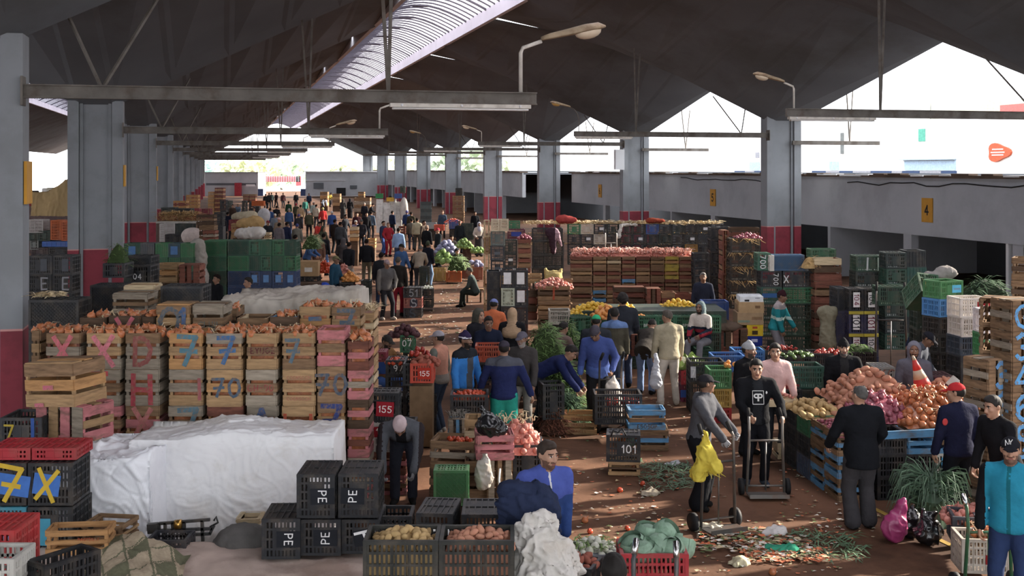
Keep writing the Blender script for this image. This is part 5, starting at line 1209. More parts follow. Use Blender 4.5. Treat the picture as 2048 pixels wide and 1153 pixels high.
person('person in a blue windbreaker filling a white sack, head bowed in a dark knit cap', (PX(1196, 19.9), 19.9, 0), -12, h=1.76, b=1.1, top='3c4c8a', top2=[('hem', '4a62a8')], bot='1d1e22', hair='beanie', hatc='46424c', lean=14, head=(42, -10, 0), la=(.27, -.22, .96), ra=(-.3, -.12, .82), lc=.9, skin='c', hem=.82, seed=14)
blob('sack', 'long white sack full of produce held up by the blue windbreaker', 'sack', [('c', (0, 0, .0), (0, 0, -.35), .13, .17), ('e', (0, 0, -.5), (.165, .14, .16)), ('c', (0, 0, .1), (.02, 0, .22), .07, .02)], mat('sack_cream', 'd2c6b8', .8, .08, 8, .2, .2), .02, .008, P(1226, 778, 19.3), seed=9)
hand_truck('dark hand truck standing beside the white sack', Vector((PX(1222, 19.3), 19.35, 0)), rad(200), 1.3, .4, '4a4644')
person('person in a bright green cap and black jacket seen from behind', (PX(1192, 21.0), 21.0, 0), 172, top='2d3036', bot='23252a', hair='cap', hatc='27a56c', b=1.1, head=(12, 0, 0), seed=15)
person('person in an olive jacket with a blue hood seen from behind', (PX(1229, 21.9), 21.9, 0), 176, h=1.74, top='4a463a', top2=[('collar', '5b76a8')], bot='53627e', hair='short', hoodback=1, la=(.26, -.06, .78), ra=(-.25, -.1, .8), seed=16)
person('tall person in a black puffer jacket with curly hair seen from behind', (PX(1246, 23.1), 23.1, 0), 184, h=1.88, top='2b2e36', bot='3a4560', hair='curly', hem=.8, b=1.1, seed=17)
person('person in a dark brown jacket and light jeans bending low at the stall', (PX(1292, 22.4), 22.4, 0), 158, top='37332f', bot='7189b2', hair='short', lean=58, hip=(0, .12, .91), la=(.15, -.6, .62), ra=(-.16, -.62, .6), head=(50, 0, 0), hem=.8, seed=18)
person('person in a beige hooded sweatshirt and pale trousers seen from behind', G(1338, 812), 188, h=1.76, b=1.08, top='9d9278', bot='b3aa9f', hair='short', hairc='4c443c', hoodback=1, la=(.26, -.15, .84), ra=(-.28, -.2, .82), shoe='a89e90', lf=(.16, .02, .09), rf=(-.15, -.04, .09), head=(14, 30, 0), seed=19)
blob('plastic_bag', 'thin white plastic bag hanging from the beige sweatshirt hand', 'bag', [('c', (0, 0, 0), (0, 0, -.35), .03, .09), ('e', (0, 0, -.5), (.11, .09, .14))], mat('thin_bag', 'b9bcc6', .35, .1, 6, .1, .5, trans=.3), .016, .008, P(1312, 710, 21.0), seed=2)
person('seated person in a grey hood and red, white and navy jacket by the green crates', (PX(1402, 24.5), 24.5, .22), -38, top='1f2838', top2=[('yoke', 'c4b8ac'), ('band', '8f2430')], bot='77777e', hair='hood', hatc='66777a', hip=(0, .1, .55), lf=(.14, -.36, .09), rf=(-.14, -.34, .09), la=(.16, -.32, .68), ra=(-.13, -.3, .62), lean=14, beard='2a211c', skin='c', seed=20)
person('person in dark clothes laughing in the shade beside the wooden crate wall', (PX(1406, 29.6), 29.6, 0), -5, top='262a3a', bot='1f2228', hair='short', hairc='6a6560', skin='c', hem=.7, seed=21, far=1)
person('person in a turquoise work jacket and dark red knit cap walking past the cartons', (PX(1552, 25.3), 25.3, 0), 62, top='1d8088', top2=[('band', 'a9c4bc'), ('collar', '9a9090')], bot='77757c', hair='beanie', hatc='33181e', la=(.22, -.36, .92), ra=(-.2, -.2, .86), lean=10, head=(16, 8, 0), skin='c', b=1.1, seed=22, res=.022)
person('seated person in a brown jacket and dark cap beside the beetroot crate', (PX(766, 20.6), 20.6, .1), 55, top='75512f', bot='3a5a9a', hair='cap', hatc='33302e', hip=(0, .1, .55), lf=(.14, -.36, .09), rf=(-.14, -.34, .09), la=(.05, -.36, 1.0), ra=(-.05, -.36, .95), lean=16, beard='2a211c', skin='c', head=(20, 0, 0), seed=23)
pbox('p', 800, 828, 672, 706, 21.5, .45, 'green plastic crate marked 07 holding beetroot', col='2f6a45', sty='shut', marks=((.5, .55, .16, '07', 'd8d8d0', None, 0),))
pbox('p', 806, 832, 706, 806, 21.6, .45, 'dark plastic crate under the beetroot crate', col='26302c')
heap('beet', 'beet', (PX(806, 21.5), 21.7, ZY(676, 21.5)), .52, .4, .17, 26, .055, 'dark beetroot heaped on the green crate', 'beetroot heap', seed=3)
pbox('p', 771, 812, 722, 752, 18.4, .45, 'black plastic crate marked 97 full of tomatoes', col='202126', sty='shut', marks=((.62, .5, .14, '97', 'd8d8d8', None, 0),))
pstack('p', 771, 812, 752, 886, 3, 18.45, .45, 'black plastic crate', 'the three under the 97 crate', cols=['1e1f23'], sty='pe')
heap('tomato', 'tomato', (PX(791, 18.4), 18.6, ZY(724, 18.4)-.05), .3, .38, .05, 24, .038, 'tomato in the crate marked 97', 'tomatoes in the 97 crate', seed=5)
pbox('p', 806, 824, 728, 772, 18.0, .35, 'small black slotted crate beside the 97 crate', col='2a2b2f', sty='upw')
pbox('p', 745, 772, 705, 750, 19.5, .4, 'red and blue plastic crates behind the 97 crate', col='8a2a3a', sty='shut', marks=((.5, .3, .2, None, None, '33549a', 0, .2),))
pbox('p', 821, 866, 728, 767, 17.9, .45, 'orange red plastic crate with white 155', col='c8402a', sty='upw', marks=((.62, .5, .18, '155', 'f0e8e0', 'b93224', 0, .18),))
heap('sweetpotato', 'potato', (PX(850, 17.9), 18.1, ZY(730, 17.9)-.03), .4, .38, .12, 16, .055, 'red brown sweet potato in the orange red 155 crate', 'sweet potatoes in the 155 crate', seed=7)
heap('pepper', 'pepper', (PX(838, 18.2), 18.35, ZY(716, 18.2)), .3, .26, .1, 9, .05, 'yellowish red pepper behind the sweet potatoes', 'peppers behind the sweet potatoes', seed=8, fill=False)
carton((PX(842, 18.1), 18.3, .02), (.36, .4, ZY(768, 18.1)-.06), 'brown cardboard box under the orange red 155 crate', '8a6f52')
pstack('p', 800, 870, 790, 880, 2, 18.8, .5, 'dark plastic crate', 'the low pair behind the pink and grey jacket', cols=['232428', '1c1d20'])
pbox('p', 951, 1000, 692, 725, 20.2, .45, 'orange red plastic crate before the dark navy jacket', col='bf4a2a', sty='upw')
pstack('p', 951, 1004, 725, 800, 2, 20.2, .5, 'brown plastic crate', 'the pair under the orange red crate', cols=['4a2e28', '2d2b2d'])
def herbs(name, label, boxes, n, m, ln, seed):
 rr = random.Random(seed); mb = MB()
 for (x0, x1, y0, y1, z0, z1) in boxes:
  for _ in range(n):
   p = Vector((rr.uniform(x0, x1), rr.uniform(y0, y1), 0)); t = 1-max(abs(p.x-(x0+x1)/2)/(x1-x0)*2, abs(p.y-(y0+y1)/2)/(y1-y0)*2)**2; p.z = z0+(z1-z0)*t*rr.uniform(.75, 1)
   a = rr.uniform(0, 6.28); d = Vector((cos(a), sin(a), rr.uniform(-.3, .5))).normalized()
   q = p+d*ln*.5; e = q+(d+Vector((0, 0, -.5))).normalized()*ln*.5; w = Vector((-d.y, d.x, .2))*rr.uniform(.006, .013)
   mb.add([p-w*.4, p+w*.4, q+w, q-w, e], [(0, 1, 2, 3), (3, 2, 4)])
  if z1 > .12: mb.grid(12, 10, lambda u, v: Vector((x0+u*(x1-x0), y0+v*(y1-y0), z0+(z1-z0)*.86*(1-max(abs(2*u-1), abs(2*v-1))**2))), 1)
 o = mb.build(name, m); return tag(o, label, None, None, 'stuff')
G1 = [mat('herb_green', '5f7f3e', .7, .35, 6, 0, .25), mat('herb_core', '33451f', .9, .3, 6)]
G2 = [mat('scallion_green', '4c6b4a', .6, .3, 6, 0, .3), mat('scallion_core', '263524', .9, .3, 6)]
herbs('herb_heap', 'bright green bunches of herbs heaped beside the orange crate', [(PX(1045, 21), PX(1135, 21), 20.4, 21.8, .55, 1.62), (PX(1085, 20.4), PX(1165, 20.4), 20.0, 20.8, .1, 1.0)], 1500, G1, .22, 1)
herbs('herb_heap', 'hanging green fennel tops behind the seated brownish pullover', [(PX(1110, 22.5), PX(1160, 22.5), 22.2, 22.9, .5, 1.45)], 700, G1, .2, 4)
herbs('spring_onion_heap', 'dark green spring onions spread before the bending navy person', [(PX(1085, 18.9), PX(1170, 18.9), 19.5, 20.1, .0, .62)], 900, G2, .34, 2)
herbs('root_heap', 'reddish brown roots of the spring onion bundle', [(PX(1078, 18.4), PX(1135, 18.4), 18.9, 19.5, .02, .42)], 800, [mat('root_red', '6e3f2c', .9, .3, 9), mat('root_core', '4a2a1e', .9, .3, 9)], .2, 3)
pbox('w', 1121, 1194, 832, 870, 19.0, .45, 'long tan wooden crate with red print in front of the spring onions', tones=(TAN, TAN, ORG), rot=-4, marks=((.5, .82, .24, 'BRAUCE L', '7a3a2a'), (.5, .5, .24, 'BRAUCE L', '7a3a2a'), (.5, .17, .24, 'BRAUCE L', '7a3a2a')))
pbox('p', 1085, 1130, 770, 840, 19.0, .4, 'black plastic crate among the spring onions', col='222326', rot=10)
pbox('p', 1135, 1160, 760, 790, 20.3, .4, 'small red crate end behind the spring onions', col='a8242a')
pbox('p', 1190, 1284, 790, 850, 18.5, .5, 'black plastic crate of radishes with white scrawl beside the white sack', col='1e1f24', sty='upw', marks=((.93, .55, .05, 'X', 'd0d0d0', None, 0),))
heap('pepper', 'pepper', (PX(1250, 18.5), 18.75, ZY(800, 18.5)-.12), .5, .38, .05, 14, .045, 'small red pepper inside the scrawled black crate', 'red peppers beside the white sack', seed=5, fill=False)
pbox('w', 1257, 1332, 822, 862, 17.95, .45, 'blue striped wooden crate, upper one of the pair on the path', tones=(BLU, BRN, BLU), marks=((.5, .2, .3, 'ESOSOP', '5a4a3e'),))
pbox('w', 1252, 1338, 862, 902, 17.92, .48, 'blue striped wooden crate, lower one of the pair on the path', tones=(BRN, BLU, BRN, BLU), rot=-3)
pbox('p', 1213, 1280, 873, 925, 16.45, .42, 'black plastic crate marked 101 holding carrots', col='1f2024', sty='pe', rot=-6, marks=((.66, .5, .18, '101', 'dcdcdc', None, 0),))
pbox('w', 1215, 1281, 925, 952, 16.45, .42, 'tan wooden crate turned over under the crate marked 101', tones=(TAN, DRK), rot=-6, sty='turned', marks=((.6, .7, .05, '-', '4a3a2a'),))
for k in range(5): produce('carrot', 'carrot', P(1240+k*7, 878, 16.55+.05*k), 'orange carrot sticking out of the crate marked 101', 'carrots in the 101 crate', 1.2, rot=(rad(30+20*k), rad(20), k))
produce('cabbage', 'cabbage', P(1262, 884, 16.65), 'small green cabbage in the crate marked 101', None, .6)
tag(tube_obj('basket_handle', [P(1222, 874, 16.1), P(1226, 862, 16.1), P(1236, 866, 16.1), P(1244, 857, 16.1), P(1252, 872, 16.1)], .012, M_BLACK), 'bent black wire loop standing over the carrots', 'wire')
person('person in a grey hooded jacket and black cap with work gloves at the yellow hung hand truck', (PX(1398, 14.9), 14.9, 0), 62, h=1.74, top='45464c', bot='14151a', hair='cap', hatc='222126', la=(.10, -.46, 1.0), ra=(-.12, -.44, .86), glove='86868a', lc=.8, rc=.8, head=(4, 40, 0), flare=.05, legw=.03, lean=10, hoodback=1, skin='c', b=1.08, seed=24)
hand_truck('hand truck hung with a yellow cloth beside the person in grey', Vector((PX(1436, 14.0), 14.0, 0)), rad(22), 1.26, .42, '55524f')
M_YC = mat('yellow_cloth', 'd2bc3a', .8, .15, 9, .2, .2, trans=.2)
blob('yellow_cloth', 'frayed yellow cloth knotted on the hand truck', 'cloth', [('c', (0, 0, .2), (-.02, 0, 0), .05, .07), ('c', (-.02, 0, 0), (-.1, -.02, -.28), .07, .09), ('c', (0, 0, 0), (.12, -.02, -.22), .06, .08), ('e', (.02, -.03, -.05), (.1, .06, .08))], M_YC, .014, .006, .02, P(1412, 902, 13.85), seed=4)
straw('yellow_fringe', 'yellow threads hanging from the knotted cloth', [(PX(1385, 13.8), PX(1440, 13.8), 13.75, 13.85, ZY(945, 13.8))], 60, M_YC, .14, .004, up=-.9)
pr = person('person in a black jacket with a white printed shirt pushing a hand truck', (PX(1510, 16.0), 16.0, 0), 0, h=1.76, b=1.1, top='17181c', top2=[('front', '25272b')], bot='17181d', hair='short', hairc='15110f', la=(.30, -.36, 1.03), ra=(-.15, -.36, 1.03), lc=.95, rc=.95, lean=7, head=(14, -4, 0), hoodback=1, shoe='3a4350', skin='b', seed=25, lf=(.12, -.02, .09), rf=(-.1, .06, .09))
M_PR = paint('d6d6d4', kind='matte')
def chest_mark(p, txt, w, dx, z, m, dy=-.16, nm='shirt_print'):
 k = p.scale[0]; return strokes_text(p, txt, w, Matrix.Translation((dx, dy, z)) @ Matrix.Rotation(rad(-8), 4, 'X'), m, nm, .2)
t = chest_mark(pr[0] if isinstance(pr, tuple) else pr, 'P', .05, .028, 1.25, M_PR, -.208); t = chest_mark(pr, 'P', .05, -.028, 1.25, M_PR, -.208); t.scale.x = -1
mb = MB()
for a, b in (((-.075, .09), (.075, .09)), ((-.075, -.09), (.075, -.09)), ((-.075, -.09), (-.075, .09)), ((.075, -.09), (.075, .09))): mb.bar((a[0], 0, a[1]), (b[0], 0, b[1]), .006, .008)
mb.build('shirt_print', M_PR, pr, M=Matrix.Translation((0, -.206, 1.25)) @ Matrix.Rotation(rad(-8), 4, 'X'))
mb = MB(); mb.ball((0, 0, 0), (.022, .008, .022), 10, 6); mb.build('badge', M_PR, pr, True, loc=(.115, -.165, 1.31))
hand_truck('bare hand truck pushed by the person in the printed shirt', Vector((PX(1531, 15.45), 15.45, 0)), 0, 1.14, .44, '77736e')
person('person in a grey knit cap and glasses with one arm round a friend', (PX(1494, 17.7), 17.7, 0), 30, top='17171a', bot='23252a', hair='beanie', hatc='8d8f92', la=(.50, -.06, 1.36), le=(.3, .6, -.4), glove='77777a', ra=(-.26, -.1, .8), head=(6, 30, 0), skin='c', beard='3a322c', seed=26)
person('person in a pink tie dyed sweatshirt sorting the small potatoes', (PX(1548, 17.5), 17.5, 0), 4, h=1.74, top='c9a09b', bot='33353b', hair='back', hairc='1a1512', la=(.26, -.28, .86), ra=(-.24, -.1, .84), sleeve=.4, skin='b', lean=6, head=(6, -12, 0), seed=27)
person('person in a black knit cap and long black coat behind the potato heap', (PX(1686, 18.0), 18.0, 0), -4, top='17181c', top2=[('front', '2a2a2b')], bot='1b1c20', hair='beanie', hatc='1a1a1d', hem=.6, beard='5a5450', skin='b', la=(.27, -.2, .95), ra=(-.27, -.1, .85), lc=.9, head=(8, -4, 0), seed=28, b=1.1)
tag(tube_obj('stick', [P(1700, 800, 17.2), P(1712, 742, 17.2)], .022, WOOD[TAN]), 'wooden stick end standing up behind the potatoes', 'stick')
person('person in a pale grey hooded sweatshirt watching over the onion heap', (PX(1828, 17.7), 17.7, 0), -18, top='5a5a66', bot='2a2c32', hair='hood', hatc='6c6c79', beard='2a211c', skin='c', la=(.24, -.1, .84), ra=(-.26, -.1, .84), seed=29)
person('person in a dark cap and grey pullover bending behind the grey hood', (PX(1818, 19.6), 19.6, 0), 52, top='4b4f5a', bot='24262c', hair='cap', hatc='23242c', lean=26, head=(36, 0, 0), la=(.2, -.4, .9), ra=(-.2, -.4, .9), skin='c', seed=30, b=1.1)
person('person in a dark blue jacket bowed before the blue and brown crate stack', (PX(1856, 22.5), 22.5, 0), -62, top='20283c', bot='22252c', hair='short', head=(38, 0, 0), lean=14, la=(.2, -.34, .95), ra=(-.2, -.34, .95), skin='c', seed=31)
person('person in a dark grey suit seen from behind at the onion stall', G(1722, 1058), 186, h=1.74, b=1.12, top='15171c', bot='3a383b', hair='thin', hairc='4a4846', hem=.76, la=(.3, -.28, .98), ra=(-.28, -.26, .98), head=(4, 20, 0), bulk=.03, flare=.03, legw=.03, skin='b', seed=32)
rp = person('person in a red cap and navy jacket seen from behind beside the onion stall', G(1918, 1050), 195, h=1.74, top='1b1d36', bot='15161d', hair='cap', hatc='b8262a', la=(.27, -.14, .80), ra=(-.27, .02, .82), head=(8, 40, 0), skin='b', seed=33, b=1.05)
mb = MB(); mb.ball((0, 0, 0), (.04, .012, .045), 12, 7); mb.build('arm_badge', paint('c03a3a', kind='matte'), rp, True, loc=(.235, .05, 1.30))
ny = person('person in a turquoise vest and black baseball cap looking back', (PX(2022, 11.2), 11.2, 0), -32, h=1.78, b=1.1, top='1c7f9e', top2=[('sleeves', '15161a'), ('zip', '12606f')], bot='24345a', hair='cap', hatc='1c1c22', la=(.27, -.14, .82), ra=(-.27, -.08, .84), head=(2, 8, 0), skin='b', beard='6b4e40', seed=34)
for ch, dx_ in (('N', -.016), ('Y', .014)): strokes_text(ny, ch, .032, Matrix.Translation((dx_, -.113, 1.725+dx_*.4)), M_PR, 'cap_emblem', .12)
person('person in a black jacket leaning beside the blue numbered crates at the edge', (PX(2012, 13.5), 13.5, 0), -72, h=1.76, b=1.12, top='18181c', bot='17181f', hair='short', hairc='1f1a18', lean=16, head=(16, 0, 0), la=(.24, -.3, .92), ra=(-.24, -.24, .86), skin='b', seed=35)
RS = rad(5.6); O = Vector((4.29, 15.17, 0)); SA = Vector((cos(RS), sin(RS), 0)); SB = Vector((-sin(RS), cos(RS), 0))
def st(a, b, z=0): return O+SA*a+SB*b+Vector((0, 0, z))
for k, b in enumerate((0, .53)):
 for i in range(3):
  crate('w', st(.26, b+.26, i*.297), (.5, .5, .292), 'blue and brown slatted crate, %s, %s' % (tier(i, 3), 'at the stall corner' if k == 0 else 'one back from the stall corner'), RS, tones=((BRN, BLU), (BLU, BRN), (BRN, BLU))[(i+k) % 3], group='blue slatted stall crates')
for i in range(3): crate('p', st(.26, 1.32, i*.3), (.5, .5, .295), ('blue grey', 'dark', 'green')[i]+' plastic crate, %s, beside the blue slatted stall crates' % tier(i, 3), RS, col=('3c475c', '202226', '2f7048')[i], sty='rib' if i == 0 else 'up')
for i in range(3): crate('p', st(.26, 1.86, i*.3), (.5, .5, .295), 'black plastic crate, %s, at the back end of the stall side' % tier(i, 3), RS, col='232327', sty='pe')
pbox('w', 1556, 1572, 890, 950, 17.4, .4, 'whitish slatted crate standing behind the bare hand truck', tones=(PALE_, PALE_), sty='end')
fc = [[('black plastic crate', 'p', '1d1e22'), ('black plastic crate', 'p', '202126'), ('black plastic crate', 'p', '26272c')],
      [('black plastic crate with blue plate', 'p', '1d1f24'), ('black slotted crate', 'p', '202126'), ('blue slatted crate', 'w', (BLU, BLU, BRN))],
      [('green plastic crate with blue plate', 'p', '25493a'), ('white plastic crate with blue plate', 'p', 'b9b4a8'), ('blue and brown slatted crate', 'w', (BLU, BRN, BLU))],
      [('dark plastic crate', 'p', '24262a'), ('brown plastic crate with blue plate', 'p', '4a3430'), ('green plastic crate', 'p', '2b6f5a')],
      [('dark plastic crate', 'p', '202226'), ('dark plastic crate', 'p', '24262a'), ('blue slatted crate', 'w', (BLU, BRN, BLU))]]
for c, colm in enumerate(fc):
 a = .76+c*.41
 for i, (what, kd, col) in enumerate(colm):
  mk = ((.5, .55, .24, 'SOUSSA', 'a83a30', '4a9fd0', 0, .17),) if 'blue plate' in what else ()
  kw = dict(tones=col) if kd == 'w' else dict(col=col, sty='pe' if mk else 'upw')
  crate(kd, st(a, .25, i*.297), (.4, .46, .292), '%s, %s, %s along the stall front' % (what, tier(i, 3), ('first', 'second', 'third', 'fourth', 'last')[c]), RS, marks=mk, **kw)
mb = MB(); mb.box((0, 0, 0), (2.35, .04, .1)); o = mb.build('board', WOOD[BLU], None, loc=st(1.68, -.02, .9), rot=(0, rad(-1.5), RS)); tag(o, 'long worn blue board along the front edge of the stall', 'board')
for k, (a, b, z) in enumerate(((1.75, .75, .9), (2.25, .9, .95))): crate('w', st(a, b+.2, z-.3), (.4, .45, .36), 'blue slatted crate buried in the onion heap, %s the red cap' % ('just before' if k == 0 else 'beyond'), RS, tones=(BLU, BRN, BLU))
mb = MB(); mb.box((0, 0, 0), (2.3, 1.5, .8)); o = mb.build('stall', WOOD[DRK], None, loc=st(1.75, 1.35, .42), rot=RS); tag(o, 'dark wooden base of crates inside the onion stall', 'stall')
heap('onion', 'onion', st(1.75, .85, .9), 1.35, 1.25, .40, 150, .05, 'brown onion in the big heap on the blue crate stall', 'brown onions on the stall', RS, 1.2, 11, power=1.6)
heap('redonion', 'onion', st(.95, .95, .92), .7, 1.0, .34, 60, .05, 'red onion heaped on the stall behind the grey suit', 'red onions on the stall', RS, 1.15, 12)
heap('redpotato', 'potato', st(1.15, 1.75, 1.0), 1.2, .9, .42, 70, .055, 'big pinkish potato on top of the stall heap', 'pinkish potatoes on the stall', RS, 1.25, 13)
heap('redonion', 'onion', st(.28, .42, .86), .5, .9, .10, 90, .03, 'small red shallot in the blue slatted crates of the stall', 'small red shallots', RS, .68, 14)
heap('potato', 'potato', st(.25, 1.55, .88), .62, 1.15, .10, 46, .052, 'pale yellow potato along the stall side', 'pale potatoes on the stall', RS, 1.2, 15)
heap('redpotato', 'potato', st(.66, 1.35, .88), .5, .7, .14, 24, .055, 'pink potato between the pale potatoes and the red onions', 'pink potatoes on the stall', RS, 1.25, 16)
heap('redonion', 'potato', st(.0, 2.25, .85), .42, .4, .1, 14, .055, 'dark red potato at the back end of the stall', 'dark red potatoes', RS, 1.15, 17)
mb = MB(); mb.box((0, 0, 0), (.42, .3, .1)); o = mb.build('tray', WOOD[PALE_], None, loc=st(-.1, 2.0, .93), rot=RS); tag(o, 'pale wooden tray of tiny pink potatoes', 'tray')
heap('pinkonion', 'potato', st(-.1, 2.0, .98), .38, .27, .05, 22, .025, 'tiny pink potato in the pale wooden tray', 'tiny pink potatoes', RS, .6, 18, fill=False)
straw('onion_skins', 'dry onion leaves among the stall onions', [(st(1.2, 0).x, st(2.4, 0).x, 15.5, 16.6, 1.28), (st(1.2, 0).x, st(2.4, 0).x, 15.4, 15.9, 1.12)], 110, M_STRAW, .12, .005)
r = empty('traffic_cone', 'red and pale traffic cone leaning on the onion heap', 'cone', P(1845, 772, 16.9), (0, rad(-18), 0)); m = MB(); m.lathe([(.13, 0), (.1, .12)], 12); m.lathe([(.066, .25), (.03, .40)], 12); m.build('red_band', paint('d0302c'), r, True)
m = MB(); m.lathe([(.1, .12), (.066, .25)], 12); m.lathe([(.03, .40), (.018, .46)], 12); m.build('pale_band', paint('b9a58c'), r, True)
mb = MB(); mb.grid(6, 6, lambda u, v: Vector(((u-.5)*.14, .02*sin(u*4), (v-.5)*.16))); o = mb.build('paper', paint('9fc0d0', kind='cloth'), None, loc=P(1905, 764, 16.6), rot=(.4, .6, .3)); tag(o, 'pale blue scrap of paper on the onion heap', 'paper')
pbox('p', 1858, 1905, 752, 775, 17.9, .4, 'dark red plastic crate with 155 behind the onion heap', col='4a2a30', sty='shut', marks=((.5, .5, .17, '155', 'd0c8c4', '5a2a34', 0, .14),))
heap('redpotato', 'potato', P(1890, 772, 17.4), .5, .3, .06, 7, .055, 'red potato by the pale blue paper', 'red potatoes by the paper', 0, 1.2, 19, fill=False)
blob('plastic_bag', 'full magenta plastic bag leaning on a black one', 'bag', [('e', (0, 0, .16), (.15, .13, .17), (0, 12, 0)), ('c', (.02, 0, .26), (.09, 0, .42), .10, .05), ('c', (.08, 0, .4), (.12, .0, .5), .03, .02)], mat('magenta_bag', '9a2f63', .35, .12, 6, .15, .5, bscale=18), .016, .004, .014, G(1788, 1085), seed=1)
blob('plastic_bag', 'full shiny black plastic bag, smaller one behind the magenta bag', 'bag', [('e', (0, 0, .14), (.15, .13, .15)), ('c', (0, 0, .24), (.02, 0, .38), .07, .03)], M_BAG, .016, .005, .02, G(1822, 1075), seed=2)
blob('plastic_bag', 'full shiny black plastic bag tied at the top, in front of the leeks', 'bag', [('e', (0, 0, .15), (.18, .15, .16)), ('c', (.0, 0, .26), (.05, 0, .36), .09, .04), ('c', (-.05, 0, .3), (-.08, 0, .42), .03, .02)], M_BAG, .016, .005, .022, G(1858, 1090), seed=6)
def leeks(c, n, R_, hgt, seed, label):
 rr = random.Random(seed); mb = MB()
 for _ in range(n):
  a = rr.uniform(0, 6.28); q = R_*rr.random()**.5; p = c+Vector((cos(a)*q*.6, sin(a)*q*.5, rr.uniform(.35, 1)*hgt)); d = Vector((cos(a)*.9, sin(a)*.7, rr.uniform(.1, .7))).normalized(); L = rr.uniform(.24, .42)
  pts = [p, p+d*L*.5, p+d*L*.85+Vector((0, 0, -.16*L)), p+d*L+Vector((0, 0, -.6*L))]; pts = [Vector((x.x, x.y, max(x.z, .015))) for x in pts]
  mb.tube(pts, [.006, .009, .007, .002], 4, rr.randrange(2))
 mb.lathe([(R_*.7, 0), (R_*.75, hgt*.5), (R_*.35, hgt*.95)], 10, 1, M=Matrix.Translation(c))
 o = mb.build('leek_bundle', [mat('leek_a', '557257', .5, .3, 8, 0, .35), mat('leek_b', '3c5640', .5, .3, 8, 0, .35)]); return tag(o, label, None, None, 'stuff')
leeks(G(1862, 1052), 300, .27, .66, 2, 'big heap of dark green spring onions before the person in the red cap')
pbox('p', 1906, 1958, 1036, 1090, 12.9, .42, 'dark plastic crate of red onions on the ground by the turquoise vest', col='3a3d47', rot=-12, sty='upw')
pbox('w', 1955, 2002, 1068, 1100, 12.4, .4, 'wooden crate of small brown onions by the turquoise vest', tones=(BRN, TAN), rot=-10)
heap('pinkonion', 'onion', P(1955, 1040, 13.2), .75, .5, .12, 44, .05, 'red brown onion heaped in the dark crate by the turquoise vest', 'red brown onions on the ground', rad(-12), 1.15, 21)
heap('onion', 'onion', P(1980, 1066, 12.6), .4, .36, .05, 18, .045, 'small brown onion in the wooden crate by the turquoise vest', 'small brown onions on the ground', rad(-10), 1.0, 22)
pbox('p', 1925, 2020, 1080, 1149, 12.2, .42, 'dirty white plastic crate with a red 2700 plate on the green hand truck', col='b7a99c', sty='upw', rot=-6, marks=((.68, .42, .17, '2700', 'd0b8a8', '8f1c22', 0, .1),))
hand_truck('green painted hand truck carrying the dirty white crate', Vector((PX(1980, 11.8), 11.85, .0)), rad(4), 1.0, .44, '35704f', loop=False)
dg = ['5', '5', '9', '6', '3']
for i in range(5): crate('w', (PX(1982, 14.9), 15.0, i*.388), (.44, .44, .383), 'wooden crate with blue painted digits on its upright slats, %s of the corner stack' % tier(i, 5), rad(24), tones=(BRN, GRY), sty='end', marks=((.5, .5, .24, dg[i], '4f97d8'),))
for i in range(2): crate('w', (PX(2008, 15.2), 15.3, 1.95+i*.37), (.48, .44, .365), 'open wooden crate on its side, %s, above the blue digit stack' % ('lower one' if i == 0 else 'top one'), rad(-32), tones=(BRN, DRK), sty='mouth')
for i in range(7): crate('w', (PX(2046, 14.7), 14.9, i*.388), (.46, .46, .383), 'wooden crate with bright blue marks at the picture edge, %s of its stack' % tier(i, 7), rad(12), tones=(BRN, GRY), sty='end', marks=((.35, .5, .2, '859643G'[i], '55a4e4'),))
pstack('w', 1990, 2040, 845, 1000, 3, 16.2, .5, 'dark wooden crate', 'the dim stack behind the black jacket at the edge', tones=[(DRK, BRN)])
pstack('w', 2026, 2075, 515, 885, 8, 18.5, .45, 'dark wooden crate', 'the tall stack behind the blue marked crates', tones=[(BRN, DRK)], rot=-30)
pstack('p', 1874, 1932, 562, 850, 8, 19.7, .42, ['dark plastic crate']*6+['sky blue plastic crate', 'green plastic crate with a sky blue plate'], 'the tall mixed stack beside the white 155 crates', cols=['26262a', '232327', '2c2422', '2b2624', '2c2a28', '2c2422', '3f7fc0', '3f7a46'], rot=22, sty='up', marks={7: ((.7, .55, .17, 'SOUSSA', 'a05a48', '52b0d8', 0, .13),)}, jit=.02)
pstack('p', 1920, 1984, 598, 866, 7, 18.9, .45, ['dark slotted crate']*4+['dark blue slotted crate', 'white slotted crate', 'white slotted crate with a red 155 plate'], 'the stack beside the sky blue crate', cols=['232327', '26272b', '232327', '26272b', '2f3947', 'c2b8ae', 'c9c0b6'], rot=8, sty='upw', marks={6: ((.78, .5, .19, '155', 'f0e6de', 'a51f2a', 0, .2),)})
pstack('p', 1966, 1994, 620, 860, 5, 17.6, .4, ['dark plastic crate']*3+['green plastic crate with a white scrawl', 'white plastic crate with a printed label'], 'the narrow stack before the open wooden crates', cols=['232327', '26272b', '232327', '2f7c48', 'd6d2d4'], sty='shut', marks={3: ((.55, .55, .06, '1', 'e0e0e0', None, 12),), 4: ((.5, .75, .1, 'COB', '4a4a50', 'e6e4e2', 0, .1),)})
Mx = Matrix.Translation(P(1848, 604, 20.6)) @ Matrix.Rotation(rad(14), 4, 'Z') @ Matrix.Rotation(rad(-38), 4, 'X') @ Matrix.Rotation(rad(10), 4, 'Y')
crate('p', None, (.4, .62, .4), 'dull green plastic crate tilted forward with a yellow plate', M=Mx, col='35573f', sty='shut', marks=((.5, .45, .22, None, None, 'b58e2c', 0, .16),))
pstack('p', 1836, 1872, 615, 840, 5, 21.2, .45, 'dark green plastic crate', 'the stack under the tilted green crate', cols=['22332a', '1f2a26'])
